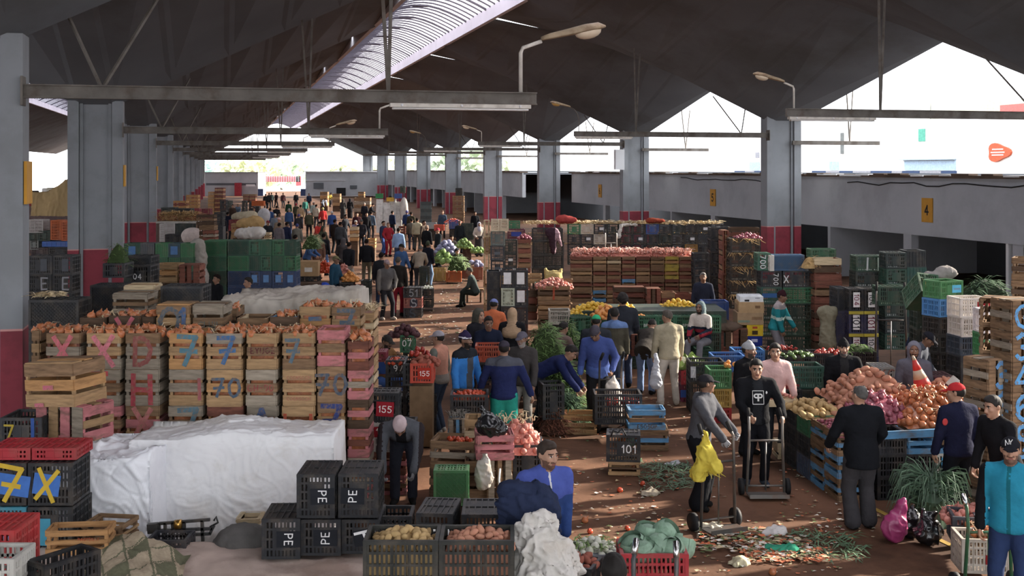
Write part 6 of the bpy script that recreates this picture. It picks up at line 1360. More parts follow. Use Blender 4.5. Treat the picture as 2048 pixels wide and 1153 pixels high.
blob('cloth_bundle', 'grey cloth bundle on the tilted green crate', 'cloth', [('e', (0, 0, .0), (.2, .15, .13)), ('e', (-.22, 0, -.06), (.2, .14, .08))], paint('8d8884', kind='cloth'), .03, .01, P(1892, 545, 20.8), seed=4)
herbs('herb_bundle', 'dark green bundle of stalks behind the white 155 crate', [(PX(1940, 20), PX(2012, 20), 19.8, 20.4, 2.2, 2.5)], 260, G2, .3, 7)
pstack('p', 1945, 2010, 592, 840, 6, 20.2, .5, 'black plastic crate', 'the dark stack under the bundle of stalks', cols=['1d1e22'])
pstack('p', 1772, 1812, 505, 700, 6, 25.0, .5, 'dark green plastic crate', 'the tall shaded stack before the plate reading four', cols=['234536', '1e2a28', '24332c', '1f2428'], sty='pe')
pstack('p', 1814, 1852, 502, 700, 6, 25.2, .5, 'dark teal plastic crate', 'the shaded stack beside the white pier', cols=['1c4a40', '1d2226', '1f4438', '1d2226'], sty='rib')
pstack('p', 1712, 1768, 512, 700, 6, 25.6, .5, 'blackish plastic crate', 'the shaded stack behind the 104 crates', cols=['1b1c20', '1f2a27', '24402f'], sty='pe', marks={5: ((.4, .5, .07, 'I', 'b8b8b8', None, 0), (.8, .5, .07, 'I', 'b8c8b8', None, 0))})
pbox('p', 1758, 1815, 575, 612, 23.2, .45, 'green plastic crate loaded on the dark hand truck', col='2d4a3a', sty='pe')
hand_truck('dark hand truck with a loop handle among the shaded green crates', Vector((PX(1785, 22.8), 22.9, 0)), rad(-15), 2.1, .55, '4a4644')
mb = MB(); mb.grid(10, 8, lambda u, v: Vector(((u-.5)*.45, 0, (v-.5)*.3))); 
for k, (x0, x1) in enumerate(((1698, 1727), (1728, 1757))):
 w = ['dark purple crate with a white plate reading 104', 'dark purple crate with a yellow rim and a white plate reading 104', 'dark purple crate with a yellow rim and a white plate reading 101', 'black crate with a white plate reading 104']
 pstack('p', x0, x1, 578, 758, 4, 24.0, .5, w, 'the %s of the two 104 stacks' % ('first' if k == 0 else 'second'), cols=['2b2a48', '2c2b4c', '2c2b4c', '202329'], sty='shut', marks={i: ((.5, .52, .27, '101' if (i == 2) else '104', '7a2038' if (i+k) % 2 else '25252c', 'dcd8d8', 90, .14),) for i in range(4)}, jit=.004)
 for i in (1, 2):
  m = MB(); m.box((0, 0, 0), ((x1-x0)/F*24, .04, .06)); o = m.build('yellow_strip', paint('b3a022'), None, loc=P((x0+x1)/2, 578+180*(4-i-1)/4+3, 23.97)); tag(o, 'yellow rim strip on the %s tier of the %s 104 stack' % (tier(i, 4), ('first', 'second')[k]), 'strip')
pstack('p', 1674, 1697, 578, 758, 4, 24.3, .6, 'purple grey plastic crate', 'the side stack against the 104 crates', cols=['2c2b48', '34324f', '34324f', '24262c'], sty='bottom')
blob('coat', 'pale khaki coat hanging beside the 104 crates', 'coat', [('e', (0, 0, .12), (.15, .1, .2)), ('c', (0, 0, .1), (.0, 0, -.5), .15, .17), ('c', (-.1, 0, .2), (.1, 0, .2), .1, .1)], paint('7d7863', kind='cloth'), .03, .012, P(1655, 642, 24.2), seed=3)
d = 26.8
pstack('p', 1566, 1624, 543, 705, 5, d, .5, ['dark green plastic crate']*3+['green slotted crate', 'black plastic crate with white scrawl'], 'the stack behind the turquoise jacket', cols=['1f3a2c', '20402f', '1e3328', '23633f', '1e2128'], stys=['up', 'up', 'up', 'upw', 'pe'], marks={4: ((.1, .5, .1, 'X', 'c8c8c8', None, 0),)})
pstack('p', 1522, 1563, 543, 705, 5, d, .5, ['dark plastic crate']*3+['green and blue plastic crate', 'black plastic crate with a white scrawl'], 'the stack at the foot of the big wall side column', cols=['1f2a2a', '20402f', '1e3328', '2a5548', '1d1f26'], sty='pe', marks={4: ((.72, .5, .26, '700', 'd8d8d8', None, 90),), 3: ((.4, .5, .3, None, None, '3a64a0', 0, .1),)})
crate('p', P(1530, 542, d)+Vector((0, .3, 0)), (.3, .45, .4), 'green plastic crate with a white scrawl on top of the column foot stack', col='255a45', sty='pe', marks=((.4, .5, .3, '700', 'd8d8d8', None, 90),))
crate('p', P(1578, 542, d)+Vector((0, .25, 0)), (.74, .4, .36), 'blue plastic crate with a white end lying on top of the stack behind the turquoise jacket', col='34567a', sty='bottom')
crate('p', P(1541, 543, d)+Vector((.02, .15, .01)), (.1, .42, .35), 'white crate end beside the blue crate on the stack', col='c4bdb4', sty='rib')
pstack('w', 1628, 1684, 517, 700, 4, 26.5, .5, ['reddish brown wooden crate', 'reddish brown wooden crate', 'big brown wooden crate', 'reddish slatted crate with pale posts'], 'the wooden stack beside the green slotted crate', tones=[(DRK, RBR), (RBR, DRK), (RBR, BRN), (RBR, DRK, PALE_)], stys=['up', 'up', 'turned', 'up'])
pbox('p', 1622, 1672, 500, 516, 27.5, .45, 'green plastic crate on top of the wooden stack', col='2c5a3c')
herbs('straw_bundle', 'yellowish straw tuft beside the wooden stack top', [(PX(1605, 26.6), PX(1635, 26.6), 26.5, 26.8, 2.1, 2.4)], 60, [M_STRAW2, M_STRAW2], .2, 9)
d = 25.6
carton((PX(1500, d), d+.2, ZY(650, d)), (.58, .5, .27), 'brown carton with a green band, lower of the two behind the turquoise jacket', 'a08463', bands=((.25, .3, .45, .18, '7a8a78'), (.75, .55, .4, .25, '8a6a4c')))
carton((PX(1502, d), d+.2, ZY(626, d)), (.56, .48, .24), 'brown carton with a printed stamp, upper of the two behind the turquoise jacket', 'ab8a62', bands=((.75, .55, .2, .25, '7a5c40'),))
carton((PX(1503, d), d+.2, ZY(605, d)), (.52, .42, .13), 'white flat carton on top of the brown cartons', 'cfd3d8', bands=((.3, .3, .2, .3, '2a2a2c'), (.75, .7, .2, .15, '8a8f98')))
carton((PX(1509, d), d+.15, ZY(672, d)), (.36, .4, .25), 'yellow fruit carton under the brown cartons', 'cfae1e', bands=((.5, .75, .3, .2, 'a8442a'), (.5, .3, .35, .35, '4a3a20')))
carton((PX(1508, d), d+.15, ZY(692, d)), (.34, .4, .22), 'blue and yellow fruit carton below the yellow carton', '22338c', bands=((.5, .55, .4, .3, 'b9bfe0'),))
carton((PX(1508, d), d+.15, .0), (.34, .4, ZY(693, d)), 'yellow and blue carton at the base of the fruit cartons', 'b59a2a')
carton((PX(1485, d), d+.25, ZY(650, d)-.01), (.2, .3, .45), 'torn brown carton beside the stamped carton', '8f7154')
pstack('w', 1472, 1494, 650, 735, 2, 26, .4, 'dark wooden crate', 'the pair under the torn carton', tones=[(DRK, BRN)])
pbox('p', 1406, 1458, 604, 642, 26.9, .5, 'dark blue plastic crate behind the seated grey hood', col='24407e', sty='rib')
pstack('p', 1406, 1458, 642, 715, 2, 27, .5, 'dark green plastic crate', 'the pair under the dark blue crate', cols=['1f3a2c'])
pstack('w', 1432, 1494, 658, 740, 2, 25.4, .5, ['brown slatted crate', 'brown crate with upright slats'], 'the pair beside the seated grey hood', tones=[(RBR, DRK)], stys=['up', 'end'], rot=-10)
blob('sack', 'brown sacking heaped on the upright slatted crate', 'sack', [('e', (0, 0, 0), (.34, .26, .12)), ('e', (-.1, .1, .06), (.2, .16, .1))], paint('5c4c40', kind='cloth'), .035, .01, P(1455, 655, 25.6), seed=3)
for (a, b, t, bo, dd, col, sty, lab, mk) in (
 (1381, 1450, 724, 765, 20.6, '202228', 'upw', 'black plastic crate with white corner labels behind the black cap', ((.08, .5, .08, '7', 'c8c8c8', 'a8a8b0', 0, .2),)), (1381, 1452, 766, 850, 20.7, '1f2428', 'upw', 'dark plastic crate under the white labelled black crate', ()),
 (1426, 1490, 714, 745, 21.6, '2f62a8', 'upw', 'blue rimmed plastic crate behind the grey knit cap', ()), (1468, 1530, 703, 735, 22.5, '3a76b8', 'upw', 'pale blue rimmed plastic crate farther behind the grey knit cap', ()),
 (1419, 1463, 740, 778, 19.9, '3d7a48', 'upw', 'green plastic crate on the yellow one behind the black jacket', ()), (1419, 1463, 779, 816, 19.9, 'a88a3c', 'upw', 'yellow slotted plastic crate between a green and a red one', ()), (1419, 1463, 817, 848, 19.9, 'a82028', 'up', 'red plastic crate at the base of the green and yellow ones', ()),
 (1362, 1384, 742, 770, 21.6, 'a8242c', 'upw', 'red plastic crate of cauliflower beside the pale trousers', ()), (1362, 1384, 771, 806, 21.7, '7a2440', 'up', 'red crate with a blue plate under the cauliflower crate', ((.5, .5, .2, None, None, '3a5cb0', 0, .14),)),
 (1562, 1626, 714, 745, 21.3, '20262a', 'upw', 'black plastic crate of cucumbers behind the pink sweatshirt', ((.06, .5, .07, '7', 'c8c8c8', 'a8a8b0', 0, .2),)), (1562, 1626, 746, 810, 21.3, '20262a', 'upw', 'black plastic crate under the cucumber crate', ()),
 (1530, 1594, 702, 722, 22.6, '222429', 'upw', 'black plastic crate of red strips behind the cucumbers', ()), (1624, 1690, 708, 740, 21.6, '23232b', 'upw', 'dark plastic crate of red peppers before the purple crates', ()), (1690, 1752, 705, 760, 21.9, '2c2424', 'upw', 'dark brown plastic crate of greens before the purple crates', ()),
 (1583, 1648, 733, 778, 18.9, '2f5a4c', 'upw', 'empty dark green plastic crate beside the black coat', ()), (1583, 1660, 782, 830, 18.8, '24302c', 'rib', 'dark crate under the empty dark green one', ()), (1540, 1604, 780, 830, 18.6, '23262a', 'up', 'dark tray crate beside the pink sweatshirt', ()), (1560, 1600, 770, 782, 18.9, '8a2228', 'up', 'red shallow crate beside the empty dark green one', ()),
 (1750, 1790, 735, 757, 19.5, '8d8a86', 'shut', 'grey white lettered tray beyond the potato heap', ((.6, .4, .25, 'KC', '8a5a4c', None, 0),)), (1750, 1812, 758, 810, 19.6, '24262a', 'up', 'dark crate under the grey white lettered tray', ())):
 pbox('p', a, b, t, bo, dd, .5, lab, col=col, sty=sty, marks=mk)
heap('cauliflower', 'cauliflower', P(1374, 738, 21.8), .4, .36, .16, 6, .12, 'cauliflower with green leaves in the red crate', 'cauliflowers in the red crate', seed=2, fill=False)
heap('greenpepper', 'potato', P(1594, 714, 21.5), .52, .4, .06, 20, .05, 'pale green cucumber in the black crate', 'cucumbers behind the pink sweatshirt', seed=3, fill=False)
heap('pepper', 'carrot', P(1562, 702, 22.8), .5, .36, .05, 22, .045, 'long red pepper in the black crate farther back', 'long red peppers', seed=4, fill=False)
heap('pepper', 'pepper', P(1657, 709, 21.8), .5, .4, .05, 18, .05, 'dark red pepper before the purple crates', 'dark red peppers', seed=4, fill=False)
heap('orange', 'orange', P(1462, 736, 20.2), .2, .3, .1, 6, .045, 'orange on the green crate behind the black jacket', 'oranges on the green crate', seed=4, fill=False)
herbs('greens', 'green leaves in the dark brown crate before the purple crates', [(PX(1690, 21.9), PX(1752, 21.9), 21.9, 22.4, .88, 1.02)], 160, G1, .15, 11)
pbox('p', 1392, 1425, 700, 748, 24.6, .4, 'green crate the seated grey hood sits on', col='24503a')
d = 25.2
for k, (a, b, lab) in enumerate(((1190, 1236, 'first'), (1237, 1275, 'second'), (1276, 1314, 'third'), (1315, 1350, 'fourth'), (1351, 1394, 'fifth'), (1395, 1442, 'sixth'))):
 pbox('p', a, b, 634, 666, d, .5, 'dark green plastic bin with white letters, %s along the lemon stall' % lab, col='256040', sty='shut', marks=((.55, .45, .2, 'BPM4', 'd0d8d0', None, 0),) if k in (2, 3, 4) else ())
 pbox('p', a, b, 667, 743, d+.05, .5, 'dark green plastic bin at the base, under the %s lettered one' % lab, col='1f3a2c', sty='shut')
pbox('p', 1139, 1189, 634, 668, d-.2, .6, 'dark green plastic bin turned sideways at the end of the lemon stall', col='24593c', rot=28, sty='shut')
pbox('p', 1139, 1189, 668, 748, d-.2, .6, 'dark green base bin at the end of the lemon stall', col='1f3f2e', rot=28, sty='shut')
heap('lemon', 'lemon', P(1190, 630, 25.9), 1.15, .8, .25, 70, .055, 'yellow melon on the end of the green bin stall', 'yellow fruit on the stall end', seed=3, s=1.15)
heap('orange', 'orange', P(1212, 636, 25.35), .62, .5, .26, 34, .05, 'orange fruit heaped before the yellow ones', 'orange fruit on the stall end', seed=4, s=1.1)
heap('lemon', 'lemon', P(1250, 622, 26.2), .42, .5, .16, 18, .055, 'yellow fruit heaped beside the curly haired person', 'yellow fruit beside the curly hair', seed=5, s=1.15)
heap('lemon', 'lemon', P(1357, 621, 26.6), .95, .6, .22, 56, .055, 'yellow fruit in the heap before the dark blue crate', 'yellow fruit near the dark blue crate', seed=6, s=1.15)
heap('orange', 'orange', P(1270, 634, 25.5), .35, .3, .06, 9, .045, 'orange in the lettered green bin', 'oranges in the lettered bin', seed=7, fill=False)
mb = MB(); mb.box((PX(1300, 26.3), 26.2, .62), (3.2, 1.4, 1.24)); o = mb.build('stall', paint('1f3428')); tag(o, 'dark green base of the lemon stall', 'stall')
pbox('p', 1098, 1140, 623, 650, 25.0, .5, 'whitish slatted crate at the end of the lemon stall', col='a89f90', sty='upw')
pstack('p', 1098, 1142, 650, 745, 3, 25.1, .5, 'dark plastic crate', 'the stack under the whitish slatted crate', cols=['2a2020', '25262a'])
pbox('w', 1262, 1290, 672, 712, 22.9, .4, 'brown slatted crate before the lettered bins', tones=(RBR, DRK), sty='end')
M_PO = PMAT['pinkonion']
d = 38.0
xs = [(1142, 1184), (1186, 1213), (1214, 1242), (1244, 1271), (1272, 1300), (1301, 1329), (1330, 1358), (1359, 1387)]
for k, (a, b) in enumerate(xs):
 for i in range(4):
  yb = ZY(0, d); h = .375; w = (b-a)/F*d
  t = [(BRN, RBR), (RBR, BRN), (BRN, TAN), (BRN, RBR)][(i*3+k) % 4]
  if (k, i) in ((6, 3), (6, 2)): t = (YLW, ORG)
  if (k, i) in ((3, 1), (1, 0)): t = (BLU, BRN)
  if (k, i) == (2, 3): t = (BRN, PALE_, BRN)
  crate('w', (PX((a+b)/2, d), d+.25, i*h), (w, .5, h-.004), '%s wooden crate of pink onions, %s of column %s from the yellow sack' % ('yellowish' if t[0] == YLW else 'bluish' if t[0] == BLU else 'brown', tier(i, 4), ('one', 'two', 'three', 'four', 'five', 'six', 'seven', 'eight')[k]), RN.uniform(-.02, .02), tones=t, group='pink onion crate wall')
heap('pinkonion', 'onion', (PX(1264, d), d+.3, 1.49), PX(1387, d)-PX(1142, d), .6, .16, 150, .055, 'pink onion heaped on the wall of brown wooden crates', 'pink onions on the brown crate wall', seed=31, s=1.3, power=3)
straw('onion_leaves', 'pinkish dry leaf ends on the wall of pink onions', [(PX(1145, d), PX(1384, d), d, d+.4, 1.62)], 480, mat('pink_leaf', 'd9a89a', .85, .2, 9), .3, .016, up=2.2)
for (a, b, t, bo, dd, sty, tn, lab) in ((1228, 1290, 576, 618, 33.5, 'turned', (RBR, DRK), 'big dark wooden crate turned over before the pink onion wall'), (1232, 1290, 619, 650, 33.0, 'up', (DRK, RBR), 'dark wooden crate under the big turned over one'), (1293, 1322, 579, 630, 33.2, 'end', (RBR, DRK), 'wooden crate standing on end before the pink onion wall'),
 (1323, 1350, 585, 635, 33.4, 'up', (RBR, BRN), 'brown crate beside the one standing on end'), (1352, 1386, 588, 640, 33.6, 'up', (DRK, RBR), 'dark brown crate at the shaded end before the pink onions'), (1142, 1180, 608, 628, 33.0, 'up', (BRN, DRK), 'brown crate under the first pink onion column'), (1187, 1226, 612, 640, 33.0, 'up', (BLU, BRN), 'bluish crate beside the big turned over one')):
 pbox('w', a, b, t, bo, dd, .5, lab, tones=tn, sty=sty)
d = 43.5
cc = ['1f2126', '26241f', '1f2a26', '22242a', '2a2422']
for k in range(15):
 a = 1058+k*26; b = a+25
 if k < 3: continue
 for i in range(6):
  h = .385; w = 25/F*d; col = cc[(k*7+i*3) % 5]; nm = 'dark'
  if i == 5 and k in (3,): col, nm = '2c7048', 'green'
  if (i, k) in ((5, 4), (4, 5)): col, nm = 'b0a595', 'whitish'
  if (i, k) in ((3, 6),): col, nm = '6a4a30', 'brown'
  if (i, k) == (5, 9): col, nm = '2c4f9a', 'blue'
  if (i, k) == (3, 12): col, nm = '9a6a22', 'orange'
  if i < 2: continue
  crate('p', (PX((a+b)/2, d), d+.25, i*h), (w, .5, h-.006), '%s plastic crate in the long back wall, %s from the black mesh stack, %s row' % (nm, ('first', 'second', 'third', 'fourth', 'fifth', 'sixth', 'seventh', 'eighth', 'ninth', 'tenth', 'eleventh', 'twelfth')[k-3], ('', '', 'lowest seen', 'third', 'second', 'top')[i]), RN.uniform(-.02, .02), col=col, sty='pe', marks=((.6, .55, .14, None, None, 'c9c9cc', 0, .1),) if (k*5+i*3) % 4 == 0 and nm == 'dark' else (), group='dark crates of the long back wall')
bx = [(PX(1050, d), PX(1448, d), d-.05, d+.4, i*.385+.385) for i in range(3, 6)]
straw('straw', 'pale straw lying along the tiers of the long dark crate wall', bx, 700, M_STRAW2, .26, .010, up=.5)
straw('straw', 'bright dry onion tops along the top of the long dark crate wall', [(PX(1048, d), PX(1440, d), d, d+.45, 2.31)], 1200, M_STRAW, .3, .015, up=.9)
blob('sack', 'bulging red net sack lying on the long dark crate wall', 'sack', [('e', (0, 0, 0), (.42, .2, .15)), ('e', (-.15, 0, .04), (.25, .18, .15))], paint('a03c38', kind='cloth'), .04, .01, P(1133, 440, d-.05), seed=2)
blob('sack', 'flat red sack lying on the far part of the dark crate wall', 'sack', [('e', (0, 0, 0), (.36, .2, .1)), ('e', (-.15, 0, .0), (.2, .15, .1))], paint('8f3a28', kind='cloth'), .04, .01, P(1311, 442, d-.05), seed=5)
blob('sack', 'white crumpled sack drooping over the dark crate wall', 'sack', [('e', (0, 0, 0), (.36, .16, .06)), ('c', (-.3, -.2, -.05), (-.36, -.25, -.4), .08, .07)], M_SACK, .035, .02, P(1256, 450, d), seed=6)
hand_truck('pale hand truck frame leaning before the dark crate wall', Vector((PX(1222, 41), 41, .9)), 0, 1.3, .4, 'b9b0a6')
pstack('p', 1066, 1128, 458, 616, 6, 36.5, .7, 'big black mesh crate', 'the tall mesh stack with a cloth on it', cols=['24221f', '1f1f1f'], sty='upw', jit=.03)
blob('cloth', 'dark maroon cloth with pink check hanging on the black mesh stack', 'cloth', [('e', (0, 0, 0), (.22, .1, .16)), ('c', (0, 0, -.05), (.04, 0, -.6), .14, .08), ('c', (.15, 0, -.05), (.3, 0, -.4), .08, .04)], [paint('3a2630', kind='cloth'), paint('9a7a84', kind='cloth')], .03, .012, P(1104, 466, 36.1), seed=3, mfun=lambda c: (c[:, 0] > .1).astype(int))
blob('sack', 'yellow woven sack standing by the black mesh stack', 'sack', [('e', (0, 0, 0), (.28, .2, .24)), ('c', (-.2, 0, .15), (-.24, 0, .26), .08, .04), ('c', (.2, 0, .15), (.25, 0, .26), .08, .04)], mat('sack_yellow', 'a8935a', .85, .15, 8, .2, .2), .035, .012, P(1107, 556, 35.0), seed=4)
pstack('w', 1036, 1062, 478, 622, 5, 36.0, .5, 'reddish wooden crate of red onions', 'the stack between the mesh stack and the dark crates', tones=[(RBR, BRN), (BRN, RBR)])
heap('redonion', 'onion', (PX(1049, 36), 36.25, ZY(478, 36)-.03), .38, .42, .12, 22, .05, 'red onion on the reddish stack beside the mesh stack', 'red onions by the mesh stack', seed=7, s=1.25, fill=False)
pstack('p', 1009, 1034, 480, 622, 5, 36.2, .5, 'very dark green plastic crate', 'the stack beside the reddish onion crates', cols=['20261f', '1c1f1e'], sty='pe', marks={3: ((.5, .6, .12, None, None, 'c8c8c8', 0, .08),)})
pbox('p', 1018, 1040, 443, 458, 40, .5, 'green plastic crate beyond the beige topped stack', col='2a6a42')
pbox('p', 1015, 1050, 459, 478, 39.5, .5, 'red and blue plastic crate below the far green one', col='6a2a3a', sty='shut', marks=((.5, .5, .3, None, None, '3a4a9a', 0, .15),))
pstack('p', 981, 1009, 462, 640, 6, 33.5, .5, ['dark plastic crate', 'dark plastic crate', 'yellow plastic crate with a pale grid', 'black plastic crate', 'black plastic crate', 'grey green plastic crate'], 'the mixed stack under the beige mesh crates', cols=['1f2126', '22242a', 'b08a30', '22252c', '24272e', '4f5a58'], sty='pe', marks={2: ((.5, .5, .24, None, None, 'b9b9bc', 0, .3),), 4: ((.5, .5, .15, None, None, '5a5f66', 0, .08),), 3: ((.5, .5, .15, None, None, '4a4f56', 0, .08),)})
pstack('w', 967, 980, 442, 640, 6, 33.6, .5, 'straw stuffed pale wooden crate', 'the narrow column beside the mixed stack', tones=[(TAN, ORG), (PALE_, ORG)], sty='end')
for a, b, l in ((982, 999, 'first'), (1000, 1017, 'second')): pbox('p', a, b, 440, 463, 33.4, .5, 'beige mesh crate on top of the mixed stack, %s of two' % l, col='bfae90', sty='upw')
d = 29.5
for k, (a, b) in enumerate(((1002, 1029), (1030, 1056))):
 pstack('p', a, b, 541, 685, 4, d, .6, ['dark plastic crate', 'dark plastic crate', 'pale green plastic crate with a grid' if k == 0 else 'black plastic crate with a white tall plate', 'black plastic crate with a tall white plate'], 'the %s of the two plate stacks before the column' % ('first' if k == 0 else 'second'), cols=['3a2224', '26262c', '9fa894' if k == 0 else '1f2228', '1f2128'], sty='up' , marks={i: ((.5 if k == 0 else .45, .55, .17, None, None, 'cfcfd2', 0, .3),) for i in ((3,) if k == 0 else (2, 3))})
pstack('p', 974, 1001, 543, 688, 4, d+.1, .6, 'plain black plastic crate', 'the dark side stack by the plate stacks', cols=['1c1d22', '202126'], sty='rib')
pstack('w', 1076, 1141, 572, 660, 3, 30.5, .5, 'brown wooden crate with a red stroke', 'the stack holding the red onion heap', tones=[(BRN, DRK), (BRN, TAN)], marks={2: ((.5, .5, .1, 'I', 'a8402a'),)})
heap('pinkonion', 'onion', P(1108, 575, 30.9), .95, .8, .22, 60, .05, 'orange red onion heaped before the yellow sack', 'orange red onions before the yellow sack', seed=9, s=1.2)
pbox('w', 1118, 1146, 560, 580, 31.5, .4, 'small brown crate beside the orange red onion heap', tones=(BRN, DRK))
pbox('w', 1056, 1084, 549, 566, 33, .4, 'tan wooden crate behind the plate stacks', tones=(TAN, BRN))
pbox('p', 1070, 1094, 567, 580, 32.5, .4, 'dark green crate of white turnips behind the plate stacks', col='24402f')
pbox('w', 1055, 1075, 580, 640, 31, .4, 'dark wooden crate beside the plate stacks', tones=(RBR, DRK))
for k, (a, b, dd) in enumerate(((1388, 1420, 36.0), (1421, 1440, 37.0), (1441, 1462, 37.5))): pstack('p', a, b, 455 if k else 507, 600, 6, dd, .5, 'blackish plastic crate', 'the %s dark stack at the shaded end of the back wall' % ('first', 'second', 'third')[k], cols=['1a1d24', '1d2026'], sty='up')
pstack('w', 1444, 1458, 462, 610, 5, 33, .6, 'weathered wooden crate', 'the narrow edge stack beside the straw laced crates', tones=[(RBR, BRN)], sty='end')
pstack('p', 1460, 1520, 478, 618, 5, 32.5, .6, 'straw laced dark crate', 'the broad stack before the big wall side column', cols=['26231f', '2a2622'], sty='pe')
straw('straw', 'straw hanging between the straw laced dark crates', [(PX(1460, 32.4), PX(1520, 32.4), 32.3, 32.5, ZY(478+28*k, 32.4)) for k in range(5)], 220, M_STRAW2, .3, .008, up=-1.1)
heap('redonion', 'onion', P(1495, 478, 32.9), .7, .5, .12, 26, .055, 'red onion on the straw laced dark stack', 'red onions on the straw laced stack', seed=4, s=1.2)
pstack('w', 1462, 1520, 455, 600, 5, 35.5, .5, 'dark wooden crate', 'the dim stack behind the straw laced crates', tones=[(DRK, RBR)])
d = 31.0
gc = ['2c5a40', '2f6a44', '264a3a', '2f5f46']
for k, (a, b, sty, lab) in enumerate(((408, 453, 'bottom', 'first'), (456, 497, 'bottom', 'second'), (498, 520, 'mouth', 'third'), (521, 543, 'pe', 'fourth'), (545, 568, 'mouth', 'fifth'), (569, 592, 'pe', 'sixth'))):
 for i in range(6):
  h = .412; w = (b-a)/F*d
  col = ['3a2c2a', '2f3034', '2b3f66' if k else '2a4a3a', '27402f' if k == 0 else '2b3f66', gc[k % 4], gc[(k+1) % 4]][i]
  cn = ['brownish', 'dark', 'blue' if k else 'green', 'dark green' if k == 0 else 'blue', 'green', 'green'][i]
  if i < 1: continue
  crate('p', (PX((a+b)/2, d), d+.3, i*h), (w, .6, h-.008), '%s plastic crate lying %s, %s row, %s column of the green crate wall' % (cn, 'bottom outward' if sty == 'bottom' else 'on its side', ('', 'lowest seen', 'fourth', 'third', 'second', 'top')[i], lab), col=col, sty='bottom' if sty == 'bottom' else ('pe' if (i+k) % 2 else 'rib'), group='green crate wall', marks=((.5, .5, .13, None, None, '5a84b8', 0, .2),) if sty != 'bottom' and i in (2, 3) else ())
for k, (a, b, col, nm) in enumerate(((248, 280, '234a38', 'dark green'), (281, 309, '4a4d52', 'grey'), (310, 336, '2f6a40', 'green'), (337, 360, '2c4a52', 'bluish'), (361, 385, '2f6a40', 'green'))):
 pstack('p', a, b, 487, 600, 4, 30.0, .5, ['dark plastic crate', 'dark plastic crate', 'green plastic crate', nm+' plastic crate'], 'the %s stack between column and grey sack' % ('first', 'second', 'third', 'fourth', 'fifth')[k], cols=['22262a', '1f2a26', '2a5a3c', col], sty='rib', marks={3: ((.5, .5, .16, None, None, '4a6fa0', 0, .22),)} if k in (0, 3) else {})
blob('sack', 'grey beige sack slumped beside the green crates', 'sack', [('e', (0, 0, 0), (.24, .2, .34)), ('e', (0, 0, .35), (.2, .18, .22)), ('e', (.02, 0, -.5), (.26, .2, .4))], paint('8f8880', kind='cloth'), .035, .012, P(396, 520, 30.4), seed=3)
for (a, b, t, bo, dd, sty, col, lab, dep) in ((58, 156, 600, 658, 16.2, 'bottom', '27282b', 'black plastic crate on its side showing its lattice bottom, behind the onion wall beside the pillar', .5), (58, 156, 660, 740, 16.3, 'up', '232427', 'black plastic crate under the lattice bottomed one beside the pillar', .5),
 (180, 258, 572, 630, 19.0, 'bottom', '22252a', 'black plastic crate on its side against the second column', .5), (182, 260, 632, 700, 19.1, 'up', '202226', 'black plastic crate under the one against the second column', .5), (206, 248, 528, 556, 19.6, 'shut', '24272d', 'dark bin of weeds on top of the crate against the second column', .5),
 (322, 404, 574, 622, 17.2, 'bottom', '26272b', 'large black plastic crate on its side showing a lattice bottom, behind the turned crates', .5), (322, 404, 624, 700, 17.3, 'up', '232427', 'black plastic crate under the large lattice bottomed one', .5),
 (252, 302, 514, 556, 20.5, 'bottom', '1d1f24', 'black plastic crate on its side behind the tan slatted one', .5), (262, 300, 532, 575, 20.2, 'shut', '1b1c21', 'black plastic crate with a white 04 near the second column', .5), (250, 304, 576, 640, 20.3, 'up', '1e1f24', 'black plastic crate under the white 04 crate', .5)):
 pbox('p', a, b, t, bo, dd, dep, lab, col=col, sty=sty, marks=((.35, .5, .14, '04', 'c8c8c8', None, 0),) if '04 near' in lab else ())
pbox('w', 224, 296, 588, 628, 16.6, .5, 'grey brown wooden crate turned over, front one behind the onion wall', tones=(GRY, BRN), sty='turned', marks=((.5, .2, .2, '-', 'a86a76'),))
pbox('w', 246, 308, 574, 616, 17.2, .45, 'pale wooden crate turned over behind the grey brown one', tones=(PALE_, TAN), sty='turned')
pbox('w', 224, 306, 630, 700, 16.8, .5, 'brown wooden crate under the two turned over ones', tones=(BRN, DRK))
pbox('w', 309, 356, 528, 565, 21.5, .45, 'tan slatted crate with dark gaps near the 04 crate', tones=(TAN, ORG))
pbox('w', 358, 398, 532, 570, 21.4, .45, 'red brown plank crate beside the tan slatted one', tones=(RBR, RBR), sty='end')
pstack('w', 309, 398, 567, 660, 3, 21.6, .45, 'old wooden crate', 'the base under the tan slatted crate', tones=[(DRK, BRN)])
for k, (a, b) in enumerate(((56, 103), (104, 143))): pstack('p', a, b, 512, 660, 4, 24.0, .5, ['black plastic crate', 'black plastic crate', 'black plastic crate with white print', 'grey black plastic crate with a pale plate'], 'the %s stack between the first two columns' % ('inner', 'outer')[k], cols=['1d1e22', '202126', '1c1d21', '2a2b2f'], sty='pe', marks={2: ((.7, .5, .12, 'E', '8a8a8e', None, 0),), 3: ((.65, .5, .12, None, None, '55585e', 0, .26),)})
straw('scraps', 'pale dry husks and paper scraps on the black crate beside the pillar', [(PX(60, 16.3), PX(120, 16.3), 16.3, 16.6, 2.58)], 60, M_STRAW, .2, .016, up=.5)
herbs('weed', 'thin green weed growing up from the dark bin', [(PX(212, 19.7), PX(250, 19.7), 19.7, 20.0, 2.75, 3.15)], 110, G1, .16, 21)
d = 35.5
drape('sheet', 'tan sheet pulled over a mound beyond the first columns', PX(62, d), PX(142, d), d, d+1.4, 3.75, 2.85, mat('sheet_tan', 'a5895c', .85, .15, 2, .2, .15), 8, .08, 50, 40, skirt=.9, topfn=lambda x, y: (x-PX(100, 35.5))*.6, sides=False)
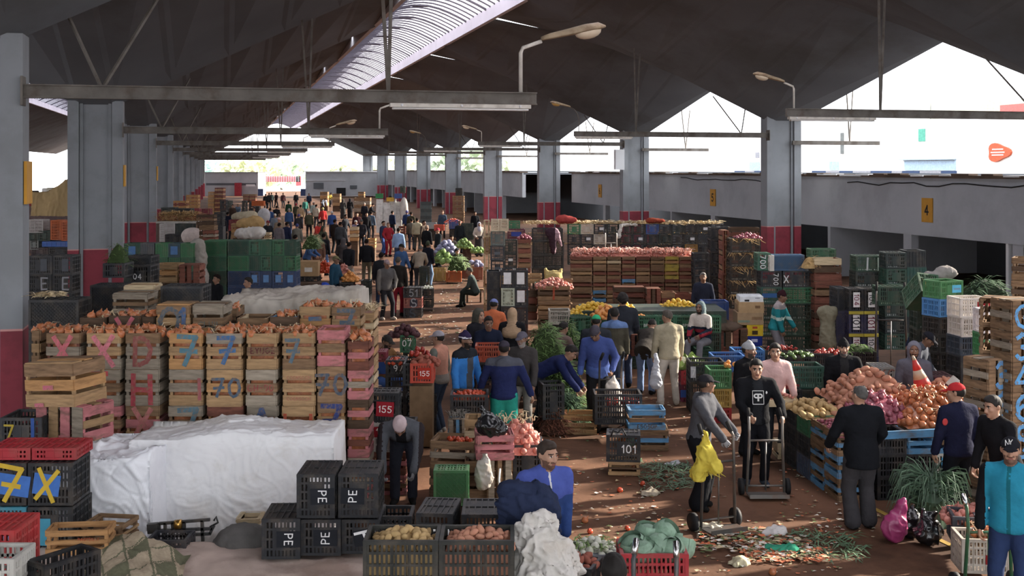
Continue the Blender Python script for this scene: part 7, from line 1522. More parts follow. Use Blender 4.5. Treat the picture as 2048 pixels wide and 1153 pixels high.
for (a, b, t, bo, col, sty, lab) in ((54, 86, 440, 466, 'a8a09c', 'upw', 'greyish white crate tipped under the tan sheet'), (101, 122, 441, 480, 'c95a1e', 'upw', 'bright orange crate under the tan sheet'), (123, 142, 443, 482, 'b8501e', 'upw', 'second bright orange crate half behind the column'), (54, 76, 467, 482, '2a3a30', 'shut', 'dark green crate beneath the greyish white one'), (77, 100, 462, 482, '25382e', 'shut', 'dark green crate beside the bright orange one'), (60, 77, 480, 500, '6a6e6a', 'up', 'grey green crate with white print beyond the first column'), (84, 140, 484, 494, '2f5aa8', 'rib', 'flat blue lid beyond the first columns'), (62, 96, 497, 512, '3a2a2c', 'up', 'dark reddish crate beyond the first column'), (97, 140, 495, 512, '222428', 'up', 'black crate below the flat blue lid')):
 pbox('p', a, b, t, bo, d, .5, lab, col=col, sty=sty)
mb = MB(); mb.box((PX(98, d), d+.6, ZY(512, d)/2), (1.2, 1.1, ZY(512, d))); o = mb.build('crate_block', paint('24262a')); tag(o, 'dark crates below the orange ones beyond the first column', 'crate')
dd = 60
for (a, b, t, bo, col, lab) in ((87, 96, 377, 400, 'c8c4c0', 'far white and red carton in the neighbouring hall'), (96, 108, 376, 392, 'b9b3a0', 'far beige carton in the neighbouring hall'), (58, 75, 382, 398, '2a2226', 'far dark speaker box in the neighbouring hall'), (60, 80, 400, 412, '7a2a30', 'far red bundle in the neighbouring hall')): carton((PX((a+b)/2, dd), dd, ZY(bo, dd)), ((b-a)/F*dd, .4, (bo-t)/F*dd), lab, col)
mb = MB(); mb.box((PX(90, dd), dd+.3, ZY(412, dd)/2), (2.2, .8, ZY(412, dd))); o = mb.build('counter', paint('4a3030')); tag(o, 'dark red counter far in the neighbouring hall', 'counter')
d = 46
straw('straw', 'long heap of golden straw on crates beyond the third column', [(PX(312, d), PX(396, d), d, d+.8, ZY(443, d)+.1*k) for k in range(4)], 700, M_STRAW2, .35, .012, up=.6)
for (a, b, t, bo, col, sty, lab) in ((319, 350, 448, 484, 'b9b4b0', 'upw', 'whitish grid crate below the golden straw'), (352, 385, 448, 470, '27302d', 'rib', 'dark green crate below the golden straw'), (330, 362, 470, 487, '1f2024', 'up', 'low black crate before the whitish grid crate'), (312, 319, 447, 487, '6a5248', 'rib', 'brown carton edge by the third column'), (322, 350, 416, 432, '26302e', 'shut', 'dark green crate with a pale spot above the straw'), (351, 382, 418, 434, '22262a', 'shut', 'black crate with a pale spot above the straw'), (312, 396, 443, 447, 'a8a29a', 'rib', 'pale board carrying the golden straw')):
 pbox('p', a, b, t, bo, d-(1.2 if t > 468 else 0)+(2 if t < 440 else 0), .5, lab, col=col, sty=sty)
pbox('w', 346, 372, 402, 417, 50, .5, 'orange brown wooden crate above the dark crates with spots', tones=(ORG, RBR)); pbox('w', 372, 396, 390, 416, 64, .5, 'brown carton like crate on red ones by the far columns', tones=(ORG, ORG))
pbox('p', 368, 398, 418, 440, 62, .5, 'red plastic crate by the far columns', col='8a2430')
blob('pillow_sack', 'white sack with a diamond net laid before the grid crate', 'sack', [('e', (0, 0, 0), (.42, .25, .3)), ('e', (0, 0, .1), (.4, .25, .25))], paint('c4b4ac', kind='cloth'), .04, .006, P(385, 474, 43.5), seed=2)
for (a, b, t, bo, dd, lab, tn) in ((398, 428, 452, 482, 38, 'brown wooden crate beside the white net sack', (BRN, DRK)), (392, 428, 430, 450, 44, 'dark wooden crate with pale posts near the crowd', (DRK, BRN)), (462, 520, 448, 476, 42, 'tan wooden crate at the near edge of the crowd', (TAN, ORG)), (405, 430, 462, 482, 37.5, 'upright slatted crate behind the green crate wall', (RBR, GRY)), (527, 539, 466, 482, 46, 'pale carton like crate among the crowd', (PALE_, TAN)), (699, 716, 455, 482, 52, 'orange slatted crate under the striped apron', (ORG, PALE_)), (735, 750, 478, 496, 48, 'orange slatted crate beside the pale blue shirt', (ORG, TAN)), (797, 811, 453, 468, 62, 'reddish brown board crate behind the pale blue shirt', (RBR, RBR))):
 pbox('w', a, b, t, bo, dd, .5, lab, tones=tn)
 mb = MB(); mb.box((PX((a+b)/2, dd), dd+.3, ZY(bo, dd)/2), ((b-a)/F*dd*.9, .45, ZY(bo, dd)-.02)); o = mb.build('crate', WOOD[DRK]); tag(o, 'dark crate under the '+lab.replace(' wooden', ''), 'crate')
blob('sack', 'tan sack spilling over the tan wooden crate', 'sack', [('e', (0, 0, 0), (.5, .3, .22)), ('e', (.2, 0, .06), (.35, .28, .24))], paint('b08c58', kind='cloth'), .05, .015, P(500, 448, 42), seed=4)
blob('sack', 'white plastic sheet bundle below the tan sack', 'sack', [('e', (0, 0, 0), (.5, .3, .2)), ('e', (.3, 0, .05), (.3, .28, .2))], M_SACK, .05, .02, P(497, 468, 38.5), seed=5)
blob('sack', 'pale beige sack lying by the red crates in the crowd', 'sack', [('e', (0, 0, 0), (.75, .4, .3)), ('e', (.4, 0, .1), (.4, .3, .25))], paint('b0a488', kind='cloth'), .06, .01, P(488, 434, 66), seed=6)
blob('sack', 'big whitish sack carried bent over the crowd', 'sack', [('e', (0, 0, 0), (.4, .3, .5)), ('e', (-.1, 0, -.6), (.5, .3, .35))], paint('b4b2b4', kind='cloth'), .06, .01, P(528, 432, 72), seed=7)
pstack('p', 457, 489, 440, 462, 2, 52, .5, 'red plastic crate', 'the red pair at the edge of the crowd', cols=['8f2430', '7a2028'], sty='upw')
# ================= the crowd down the hall =================
CR = [ # px, py of head top, pose, facing, top, trousers, headwear/hair, label
(618, 387, 'stand', 0, '22304a', '22252c', '', 'far person in navy behind a white trolley by the end building doorway side'),
(610, 398, 'stand', 40, '2f6a60', '22252c', '', 'far person in a teal top beside the blue gate leaf'),
(659, 386, 'reach', 60, '8a7a2c', '1c1d22', '', 'far person in dark yellow leaning near the end building windows'),
(647, 401, 'bend', 30, 'a9b8c8', '33353b', '', 'far person in a pale checked shirt bending'),
(646, 414, 'cap', 200, 'b02c2c', '2a2c33', 'b0a060', 'person in a red jacket and yellowish cap in the far crowd'),
(686, 399, 'djellaba', 180, '3c3c3c', '2f2f30', '44423f', 'person in a long dark grey hooded robe near the far doorway'),
(700, 398, 'djellaba', 180, '1d1d20', '1d1d20', '232326', 'person in a long black hooded robe beside the far doorway'),
(729, 405, 'stand', 0, '20222a', '22252c', 'b0a8a0', 'grey haired far person in black beside the tall white boxes'),
(714, 426, 'stand', 10, '3a1c22', '22252c', '', 'person in dark maroon facing out behind the fish crates'),
(664, 422, 'stand', 190, '2e4a86', '2f3a55', 'b9b4b0', 'white haired person in a royal blue jacket seen from behind'),
(618, 422, 'cap', 185, '4a4c3a', '2b2c30', 'c8c8c8', 'person in olive with a white cap seen from behind in the crowd'),
(733, 424, 'stand', 20, '1c1c20', '22252c', '', 'person in black with a yellow carton before the white boxes'),
(742, 423, 'stand', 175, '48596c', '33363c', '', 'person in a blue grey denim jacket seen from behind'),
(784, 421, 'stand', 140, '1c2740', '22252c', '', 'person in a navy jacket with white stripe before the tall white boxes'),
(814, 422, 'stand', 200, '24355e', '22252c', '5a5a90', 'person in a dark blue coat beside the covered white box'),
(822, 424, 'stand', 170, '3a3628', '22252c', '', 'person in brown and navy beside the dark blue coat'),
(714, 440, 'reach', -10, '8f86a0', '24262c', 'b9b4ae', 'bald person in a lilac shirt and dark apron bending over crates'),
(723, 438, 'beanie', 0, '26262c', '22252c', '55534f', 'person in a dark knit cap behind the lilac shirt'),
(766, 442, 'stand', 60, '2a3450', '3c5a9a', '', 'person in navy and white jacket with bright blue trousers'),
(776, 444, 'pockets', 30, '98232e', '8a1f2a', '6a5448', 'bald person in a red tracksuit in the crowd'),
(797, 457, 'stand', 178, '7fa2d0', '3a4560', '', 'person in a sky blue shirt seen from behind'),
(634, 444, 'reach', 50, 'b8302a', '2a2c33', '', 'person in a bright red jacket stretching over a stall'),
(645, 452, 'hood', 60, '3a3d2e', '26282c', '3d3f33', 'person in a dark olive hood beside the bright red jacket'),
(636, 471, 'djellaba', 10, '6a4a3c', '6a4a3c', '5a3c30', 'person in a brown hooded robe by the herb heap'),
(647, 467, 'stand', 170, '1c1e24', '4a6aa0', '', 'person in black with a white back stripe and blue jeans'),
(680, 445, 'stand', 165, '3c3f44', '23262c', '', 'person in a dark plaid shirt seen from behind'),
(669, 440, 'stand', 150, '2c2420', '23262c', '', 'person in dark brown beside the plaid shirt'),
(686, 475, 'hood', 172, '433f41', '38282a', '4a4648', 'person in a charcoal hooded coat seen from behind on the path'),
(697, 483, 'walk', 160, '202126', 'a8a49c', '', 'person in black with pale trousers beside the charcoal hooded coat'),
(733, 478, 'stand', 182, '1b1c20', '5c5848', '', 'person in a black pullover and khaki trousers seen from behind'),
(616, 479, 'reach', 70, '3f5f92', '2a2c33', '5a2630', 'person in a blue shirt and maroon cap leaning by the green crates'),
(669, 511, 'cap', 70, '1f4258', '22303c', '6a6444', 'person in a teal blue coat and camouflage cap behind the fruit boxes'),
(762, 505, 'stand', 175, '26282d', '2b3a55', '', 'person in a dark quilted jacket behind the grey jacket and pink cap'),
(796, 516, 'stand', 178, '26221f', '9a2233', '4a443e', 'person in a dark brown jacket and bright red trousers seen from behind'),
(823, 436, 'stand', 182, '55534c', '3f4c62', '', 'person in a grey pullover seen from behind beside the reddish board'),
(834, 437, 'stand', 170, 'a39c80', '4a4a44', '', 'person in a cream and olive coat seen from behind'),
(847, 441, 'stand', 60, '50443a', '3a3630', '', 'person in a brown coat beside the cream and olive coat'),
(853, 452, 'stand', 150, '18191d', '1f2024', '7a6658', 'bald person in a black jacket before the purple cabbages'),
(877, 457, 'cap', -60, '20262a', '22262c', '8f2232', 'person in a red cap and dark jacket with a white stripe'),
(919, 440, 'stand', 20, '23282c', '24262a', '6a5448', 'bald bearded person in dark grey by the tomato stall'),
(958, 444, 'scarf', 15, 'b0a498', '3a3838', '9a98a4', 'person in a pale grey headscarf beside the beige mesh crates'),
(902, 474, 'sit', 20, '2e2a2a', '24242a', '', 'seated person with dark hair behind the purple cabbages'),
(801, 489, 'cap', 40, '32507c', '24262c', '23231f', 'person in a blue and white jacket and dark cap at the vegetable boxes'),
(838, 492, 'reach', 170, '8f8270', '3a3c40', '5f5a54', 'grey haired person in a beige jacket bending over boxes'),
(855, 481, 'beanie', 150, '1a1c28', '5f7896', '3a4030', 'person in a green knit cap, navy jacket and striped jeans'),
(828, 512, 'bend', 160, '17181c', '1f2126', '', 'person in black bent over the stacked black crates'),
(919, 498, 'sitcap', -40, '1c1d20', '22232a', '2a2a2e', 'seated person in black with a cap among the green vegetables'),
(885, 422, 'stand', 0, '3a4a60', '23262c', '6a4a3c', 'person in slate blue in the shade by the tall brown cartons'),
(945, 538, 'sit', -100, '3f4a48', '2a302c', '4a4a46', 'person in a grey green jacket sitting on a low bench seen from behind'),
(531, 388, 'stand', 170, '23262a', '22252c', '', 'far dark silhouette at the gate beside the blue leaf'),
(538, 386, 'walk', 180, '2a2c30', '22252c', '', 'far person in charcoal walking out through the gate'),
(543, 385, 'stand', 200, '2c3a3a', '22252c', '', 'far person in dark green grey at the gate'),
(552, 386, 'walk', 150, '2c2024', '22252c', '', 'far person in black beside something red at the gate'),
(566, 386, 'stand', 30, '4a2c30', '2a2c33', '', 'far person in dark wine red carrying a box at the gate'),
(577, 402, 'stand', 180, '20402f', '2a2c33', '', 'far person in dark green in front of the gate opening'),
(592, 385, 'stand', 10, '1f2126', '22252c', '', 'tall far person in black before the other blue gate leaf'),
(592, 406, 'cap', 170, '3f4030', '22252c', 'a03040', 'far person in olive with a reddish cap'),
(578, 418, 'stand', 182, '33507e', '3a4a66', '8a8078', 'person in a denim blue jacket seen from behind on the far path'),
(597, 427, 'cap', 160, '33343a', '24262a', '4a4480', 'person in dark grey with a purple cap'),
(594, 446, 'cap', 180, '6f6d62', '24262a', '3c4676', 'person in a grey sleeveless vest with a blue cap'),
(559, 426, 'stand', 20, '8d7a64', '33353b', '', 'person in a tan jacket with black hair'),
(550, 427, 'cap', 10, '6b7683', '3a3c44', 'c9bfae', 'person in a grey blue coat and cream cap'),
(557, 436, 'cap', 40, '7a6a58', '2a2c33', 'c59a98', 'person in a light brown coat with a pinkish cap'),
(558, 447, 'stand', 160, '6a6266', '3a3c40', '', 'person in a grey and mauve pullover seen from behind'),
(573, 443, 'stand', 150, '222844', '24262a', '', 'person in a deep navy jacket beside the mauve pullover'),
(535, 442, 'cap', 30, '24262c', '24262a', '7a2c34', 'person in a dark jacket and dark red cap'),
(540, 417, 'stand', 170, '2f4a78', '2a2c33', '', 'person in a mid blue jacket near the big whitish sack'),
(553, 411, 'stand', 200, '1c1d22', '22252c', '', 'person in black on the far path'),
(496, 430, 'cap', 20, 'a3232c', '2a2c33', 'd8d8d8', 'person in a red jacket and white cap beyond the red crates'),
(511, 426, 'beanie', 0, '3c3c42', '24262a', '8a8c94', 'person in dark grey with a pale grey knit cap'),
(476, 409, 'sit', 10, '58687a', '3a3c44', '7a6a5c', 'person in slate grey sitting above the sacks'),
(509, 414, 'hood', 0, '202024', '22252c', '26262a', 'person in a black hood near the orange parasol'),
(465, 409, 'stand', 20, '3f3028', '24262a', '', 'person in dark brown by the far cartons'),
(490, 441, 'scarf', 160, 'b0aaa6', '55524e', 'bdb6b0', 'person in a whitish headscarf beside the red jacket'),
(521, 423, 'bend', 60, '4a342c', '2a2c33', '', 'person in brown bent under the whitish sack'),
(601, 410, 'stand', 180, '9a8466', '2a2c33', '', 'far person in a sand coloured jacket'),
(627, 404, 'stand', 30, '8a9a94', '33353b', 'b0a8a0', 'far grey haired person in a pale green jacket'),
(632, 410, 'stand', 160, 'a8a090', '33353b', '', 'far person in a cream jacket beside the pale green one'),
(455, 425, 'stand', 170, '1d2030', '1f2126', '', 'broad person in very dark navy before the black crates'),
(446, 432, 'stand', 150, '24242a', '1f2126', '', 'person in black against the red columns'),
(740, 408, 'reach', 90, '1e1f24', '22252c', '', 'far person in black stooping beside the white haired one'),
(690, 428, 'walk', 60, '2b2d33', '24262c', '', 'person in charcoal walking between the doorway and the red jackets'),
(950, 423, 'stand', 10, '1c1e24', '1f2126', '', 'person in black deep in the shaded store opening'),
(406, 537, 'stand', 40, '2e2c2c', '26282c', '8a8684', 'grey haired person in a dark coat before the grey sack'),
(436, 546, 'stand', -50, '15161a', '1c1d22', '', 'dark haired person in black talking with the grey haired one'),
(499, 557, 'stand', -60, '343842', '22242a', '2f2a26', 'person in slate grey with head bowed before the brownish crates'),
(590, 471, 'stand', 160, '20222a', '22252c', '', 'person in black just behind the green crate wall end'),
]
for (px, py, pose, fc, top, bot, hat, lab) in CR:
 low = 1.2 if pose in ('sit', 'sitcap') else 1.16 if pose == 'bend' else 1.62 if pose == 'reach' else 1.72
 d = (HC-low-.02)*F/(py-HZ)
 far_person(pose, say(lab), (PX(px, d), d, 0), fc, top, bot, hat or '1c1613', RN.choice('aabc'), RN.choice((1.69, 1.72, 1.75)))
gp = person('person in a grey jacket and pinkish cap with a hand on the hip', G(772, 640), 35, h=1.75, b=1.12, top='504e4e', top2=[('sleeves', '66635f')], bot='26262a', hair='cap', hatc='8f7a7c', la=(.2, -.16, .94), le=(1, .4, 0), ra=(-.27, -.05, .82), lf=(.16, -.1, .09), rf=(-.12, .02, .09), shoe='9a8d80', head=(10, -8, 0), skin='c', far=1)
mb = MB(); mb.box((0, 0, .43), (.62, .3, .05)); o = mb.build('bench', WOOD[BRN], None, loc=P(948, 590, 37.9).xy.to_3d()); tag(o, 'low wooden bench under the person in grey green', 'bench')
for s in (-.22, .22): 
 m = MB(); m.box((s, 0, .2), (.06, .26, .4)); m.build('leg', WOOD[DRK], o)
pstack('p', 807, 843, 576, 637, 3, 34.0, .5, ['black plastic crate with grey scrawl', 'dull red plastic crate with a dark plate', 'black plastic crate marked 51'], 'the free standing three on the path', cols=['22252a', '8f4a40', '1e2024'], sty='shut', marks={2: ((.55, .5, .22, '51', '8a8c90', None, 0),), 1: ((.55, .5, .2, 'S', '9a9aa0', '3a3a44', 0, .2),), 0: ((.5, .5, .2, 'S', '4a5058', None, 0),)})
pstack('p', 843, 865, 578, 616, 2, 35.5, .5, 'blackish slotted crate', 'the pair of pale roots beside the free standing three', cols=['23241f', '20211e'])
heap('turnip', 'turnip', P(854, 578, 35.8), .3, .4, .06, 12, .04, 'pale root on the blackish pair', 'pale roots', seed=4, s=1.1, fill=False)
pbox('p', 838, 858, 534, 576, 37.5, .4, 'tall dark green crate beside the striped jeans', col='222c22', sty='up')
for (a, b, t, bo, dd, col, lab) in ((868, 890, 537, 570, 45, 'b08f48', 'yellowish slatted crate by the striped jeans'), (892, 922, 545, 565, 44, 'c0622c', 'orange plastic crate below the white stemmed greens'), (894, 924, 566, 588, 44.2, '4a4844', 'grey crate below the orange one by the greens'), (916, 938, 530, 575, 46, '7a3f30', 'red brown crate stack of purple cabbages'), (940, 965, 535, 560, 45, '8a4430', 'orange brown crate by the narrow straw column'), (925, 942, 497, 520, 52, '4a2c22', 'dark brown crate below the heap of pale lettuces'), (868, 890, 571, 585, 45.2, '6a5a40', 'low brown crate below the yellowish slatted one'), (600, 637, 553, 590, 36.4, '1d1f26', 'black box under the brown carton by the fruit'), (680, 706, 567, 590, 35.2, '2a2c2c', 'dark crate of peppers before the teal blue coat'), (700, 722, 572, 592, 35.0, '7a2430', 'red crate with white plate before the teal blue coat'), (722, 740, 562, 592, 35.4, '23302c', 'dark green crate with white print by the path'), (898, 916, 441, 458, 62, '2f4a8a', 'blue crate under the tray of tomatoes'), (845, 872, 446, 458, 70, '8a9498', 'pale grey tub with heads of garlic')):
 pbox('p', a, b, t, bo, dd, .5, lab, col=col, sty='up', marks=((.5, .5, .1, 'A', 'c8c8c8', None, 0),) if 'white p' in lab else ())
 mb = MB(); zb = ZY(bo, dd)
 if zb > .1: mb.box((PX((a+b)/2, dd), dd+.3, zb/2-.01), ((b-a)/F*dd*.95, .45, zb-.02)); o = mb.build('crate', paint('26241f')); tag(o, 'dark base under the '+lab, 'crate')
carton(P(617, 553, 36.2)+Vector((0, .2, 0)), (.6, .45, .46), 'brown carton with a white label standing on a black box', 'a5825a', bands=((.5, .45, .4, .3, 'd0c8bc'),))
heap('purple', 'beet', P(893, 510, 46.5), .9, .9, .55, 46, .1, 'purple grey cabbage in the heap along the path', 'purple cabbages in the big heap', seed=2, s=2.0, power=1.2)
heap('purple', 'beet', P(950, 534, 45.5), .55, .5, .2, 9, .1, 'purple cabbage on the crates by the narrow straw column', 'purple cabbages on crates', seed=3, s=2.0, fill=False)
heap('leafgreen', 'cabbage', P(886, 525, 44), .6, .6, .4, 16, .12, 'pale lettuce heaped beside the purple cabbages', 'pale lettuces beside the cabbages', seed=4, s=.9)
heap('leafgreen', 'beet', P(928, 496, 52), .75, .6, .35, 30, .09, 'pale green artichoke heaped above a dark crate', 'pale artichokes', seed=5, s=1.6)
heap('leafgreen', 'beet', P(956, 505, 50), .5, .5, .2, 14, .09, 'bright green lettuce by the beige topped column', 'bright lettuces', seed=6, s=1.6)
herbs('chard_heap', 'big leafy chard with white stems hanging over the orange crate', [(PX(895, 43.8), PX(932, 43.8), 43.6, 44.2, .55, 1.15)], 380, [mat('chard', '8aa56a', .6, .35, 5), G1[1]], .35, 31)
herbs('herb_heap', 'leafy green heap carried above the brown hooded robe', [(PX(607, 44), PX(640, 44), 43.6, 44.4, 1.35, 1.95)], 380, [mat('chard', '8aa56a'), G1[1]], .3, 32)
heap('tomato', 'tomato', P(650, 545, 36.8), .55, .5, .34, 40, .05, 'orange red tomato heaped beside the brown carton', 'tomatoes by the brown carton', seed=7, s=1.3)
heap('orange', 'orange', P(700, 562, 35.6), .5, .45, .25, 22, .055, 'yellow orange fruit before the teal blue coat', 'fruit before the teal coat', seed=8, s=1.3)
heap('pinkonion', 'onion', P(686, 546, 37.2), .5, .5, .25, 20, .05, 'pink onion heaped behind the teal blue coat', 'pink onions behind the teal coat', seed=9, s=1.4)
mb = MB(); mb.box((PX(650, 36), 36.2, .42), (1.6, .9, .84)); o = mb.build('stall', WOOD[DRK]); tag(o, 'dark stall base under the tomatoes and fruit', 'stall')
blob('umbrella', 'blue and red folded bundle lying before the teal blue coat', 'bundle', [('e', (0, 0, 0), (.3, .2, .12)), ('e', (.15, -.05, .1), (.16, .14, .12))], [paint('4a2630', kind='cloth'), paint('2a44a8', kind='cloth')], .035, .005, P(640, 580, 33.5), seed=3, mfun=lambda c: (c[:, 0] > .06).astype(int))
mb = MB(); mb.box((PX(655, 33.6), 33.6, .44), (1.7, .5, .88)); o = mb.build('table', paint('1f2630')); tag(o, 'dark blue covered table behind the beige sheet', 'table')
for k, x in enumerate((759, 773, 785, 797)):
 dd = 76+.2*k; yt = (397, 406, 398, 404)[k]
 pstack('p', x-6.5, x+6, yt if k else 399, 466, 5, dd, .5, 'tall white fish box', 'the %s white column in the far crowd' % ('first', 'second', 'third', 'fourth')[k], cols=['d8d8d4', 'cfcfcb'], sty='rib')
for x, c, n in ((758, '2a8a4a', 'green'), (780, 'd0a02a', 'yellow'), (796, '3a5aa0', 'blue')): pbox('p', x-7, x+7, 388 if n != 'yellow' else 396, 397 if n != 'yellow' else 403, 76, .5, '%s tub on top of the tall white boxes' % n, col=c, sty='rib')
blob('cover', 'whitish plastic cover hanging over the fourth column of white boxes', 'cover', [('e', (0, 0, 0), (.28, .2, .85))], M_SACK, .06, .01, 0, P(808, 420, 76.5))
for (a, b, t, bo, dd, n, tn, w) in ((416, 428, 384, 428, 110, 5, (ORG, TAN), 'first'), (429, 446, 376, 428, 110, 6, (RBR, ORG), 'second')): pstack('w', a, b, t, bo, n, dd, 1.0, 'far orange brown wooden crate', 'the %s pile before the plain grey end building' % w, tones=[tn])
pstack('w', 905, 928, 392, 446, 5, 70, .6, 'tall brown carton like crate', 'the shaded brown pile by the store opening', tones=[(BRN, BRN)])
pstack('p', 841, 862, 404, 446, 6, 76, .6, 'grey flat crate', 'the flat grey pile beside the covered white box', cols=['4f5a5a', '3f4848'], sty='rib')
pbox('p', 911, 924, 377, 393, 71, .5, 'black crate with white spots on the shaded brown pile', col='1d1f22'); pbox('p', 800, 810, 373, 386, 80, .5, 'dark green bundle on a far white box', col='28382c')
for (a, b, t, bo, dd, lab, col) in ((640, 655, 384, 412, 120, 'far tan crate pile by the end building', ORG), (665, 680, 388, 412, 118, 'far pale orange crate pile beside the doorway', TAN), (716, 728, 384, 400, 116, 'far golden straw bale by the end column', ORG), (708, 740, 396, 424, 98, 'far olive brown crate pile beside the black clad persons', GRY), (486, 497, 389, 402, 150, 'far dark red box pile by the red pier', RBR), (499, 511, 389, 402, 150, 'second far dark red box pile by the red pier', RBR)):
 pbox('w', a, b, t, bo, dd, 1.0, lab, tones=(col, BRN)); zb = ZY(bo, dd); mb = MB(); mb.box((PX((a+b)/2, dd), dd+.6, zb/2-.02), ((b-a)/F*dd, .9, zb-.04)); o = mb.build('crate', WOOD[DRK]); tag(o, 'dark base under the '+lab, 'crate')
carton(P(517, 412, 86), (.9, .6, .36), 'orange parasol like tray carried over the crowd', 'b0562c')
heap('tomato', 'tomato', P(906, 446, 62.5), .9, .6, .2, 24, .05, 'red tomato on the far tomato stall', 'tomatoes on the far stall', seed=12, s=1.5)
pbox('p', 868, 888, 450, 462, 63, .5, 'bright red tray tipped up on the far tomato stall', col='c04a34', sty='rib')
pstack('p', 918, 946, 448, 480, 2, 60, .6, 'shaded dark green crate', 'the pair behind the bald bearded person', cols=['20302a'], sty='rib')
RR = random.Random(5); NB = ('near the third column', 'near the fourth column', 'near the fifth column', 'near the sixth column')
for k, (a, b, t, bo, dd, col) in enumerate(((404, 420, 418, 440, 64, '7a2430'), (428, 445, 425, 452, 62, '24272b'), (440, 452, 400, 420, 95, '1e2126'), (452, 462, 402, 416, 98, '2a3a34'), (484, 492, 402, 425, 96, '3a3c3a'), (498, 508, 404, 424, 97, '2b3038'), (508, 518, 404, 412, 99, '3a3c55'))):
 pstack('p', a, b, t, bo, 2, dd, .6, 'dusky plastic crate', 'pile %s along the far crate side' % ('one', 'two', 'three', 'four', 'five', 'six', 'seven')[k], cols=[col], sty='pe')
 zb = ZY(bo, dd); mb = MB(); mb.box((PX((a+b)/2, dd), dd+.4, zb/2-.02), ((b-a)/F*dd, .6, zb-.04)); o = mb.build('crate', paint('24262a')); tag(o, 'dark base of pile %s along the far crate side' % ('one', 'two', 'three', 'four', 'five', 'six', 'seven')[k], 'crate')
# ================= litter on the floor =================
def litter(name, label, boxes, n, m, s0, s1, seed, lift=.012):
 rr = random.Random(seed); mb = MB()
 for (px0, px1, py0, py1) in boxes:
  for _ in range(n):
   p = G(rr.uniform(px0, px1), rr.uniform(py0, py1)); s = rr.uniform(s0, s1); a = rr.uniform(0, 6.28); k = rr.uniform(.35, 1); t = rr.uniform(.0, .5)
   pts = [p+Vector((cos(a+q)*s*r_, sin(a+q)*s*r_*k, lift+s*t*abs(sin(q*1.7)))) for q, r_ in ((0, 1), (1.2, .8), (2.3, 1), (3.5, .7), (4.6, 1), (5.4, .8))]
   mb.add(pts, [(0, 1, 2, 3), (0, 3, 4, 5)])
 o = mb.build(name, m if isinstance(m, list) else [m]); mb.m and o.data.polygons.foreach_set('material_index', [rr.randrange(len(o.data.materials)) for _ in o.data.polygons]); tag(o, label, None, None, 'stuff')
LM = [mat('scrap_straw', 'b5a07c', .9, .2, 9), mat('scrap_orange', 'c0603a', .8, .25, 9), mat('scrap_green', '5f6f40', .8, .3, 9), mat('scrap_white', 'c9c2b8', .8, .1, 9), mat('scrap_brown', '6a4a38', .9, .2, 9)]
litter('litter', 'peelings, skins and paper scraps strewn over the market floor', [(1090, 1480, 880, 1000), (1110, 1400, 1000, 1100), (1380, 1680, 1040, 1150), (1180, 1400, 790, 880), (800, 1000, 630, 690), (1000, 1130, 820, 890), (1560, 1760, 940, 1080)], 170, LM, .012, .045, 1)
litter('litter', 'small straw bits scattered on the far floor', [(780, 960, 600, 690), (880, 940, 540, 620), (690, 800, 490, 560)], 160, [LM[0], LM[3], LM[2]], .03, .07, 2)
litter('vegetable_waste', 'heap of trodden vegetable waste before the turquoise clad seller', [(1390, 1560, 1060, 1108), (1490, 1620, 1085, 1125)], 260, LM, .02, .07, 3, .03)
litter('vegetable_waste', 'orange carrot shavings beside the green net', [(1480, 1660, 1100, 1130)], 240, [LM[1], LM[1], LM[0]], .015, .05, 4, .03)
herbs('green_waste', 'trodden dark green carrot tops on the floor beside the 101 crate', [(PX(1275, 16.6), PX(1400, 16.6), 15.7, 17.2, .0, .05)], 420, G2, .2, 41)
herbs('green_waste', 'trodden green stalks on the floor near the shaded bags', [(PX(1580, 13.4), PX(1720, 13.4), 12.9, 13.9, .0, .04)], 260, G2, .22, 42)
for (px, py, r_, c, lab) in ((1420, 1062, .2, 'c2b6a0', 'whitish torn sack on the vegetable waste'), (1550, 1068, .17, 'b9b4b2', 'crumpled white and blue plastic film on the waste'), (1342, 930, .13, 'b4b4b8', 'crumpled clear plastic bag on the carrot tops'), (1560, 1104, .19, '2a8a6a', 'green net sack flattened on the waste'), (1475, 1130, .12, 'b0a888', 'pale cardboard scrap at the picture bottom'), (1300, 990, .14, 'a89c88', 'flat grey cardboard piece on the open floor'), (1470, 1068, .12, 'c9c4be', 'white paper lump on the waste')):
 blob('plastic_scrap', lab, 'scrap', [('e', (0, 0, .015), (r_, r_*.6, .05 if r_ > .13 else .02)), ('e', (r_*.5, .02, .03), (r_*.5, r_*.4, .05 if r_ > .13 else .02))], paint(c, kind='cloth'), .014, .006, .02, G(px, py), RN.uniform(-.5, .5), seed=px % 9)
for k, (px, py) in enumerate(((1285, 972), (1320, 1050), (1255, 1062), (1170, 1046), (1435, 1075), (1268, 940), (1180, 1068), (1545, 1150), (1240, 985))): produce('onion' if k % 2 else 'tomato', 'onion' if k % 2 else 'tomato', G(px, py)+Vector((0, 0, .03)), 'squashed %s dropped on the open floor' % ('onion' if k % 2 else 'tomato'), 'dropped %ss on the floor' % ('onion' if k % 2 else 'tomatoe'))
mb = MB(); p, q = G(1730, 1010), G(1940, 1110); mb.bar(p+Vector((0, 0, .004)), q+Vector((0, 0, .004)), .08, .004); o = mb.build('floor_line', mat('line_yellow', 'a3802c', .9, .4, 5)); tag(o, 'worn yellow line painted on the floor at the stall', kind='structure')
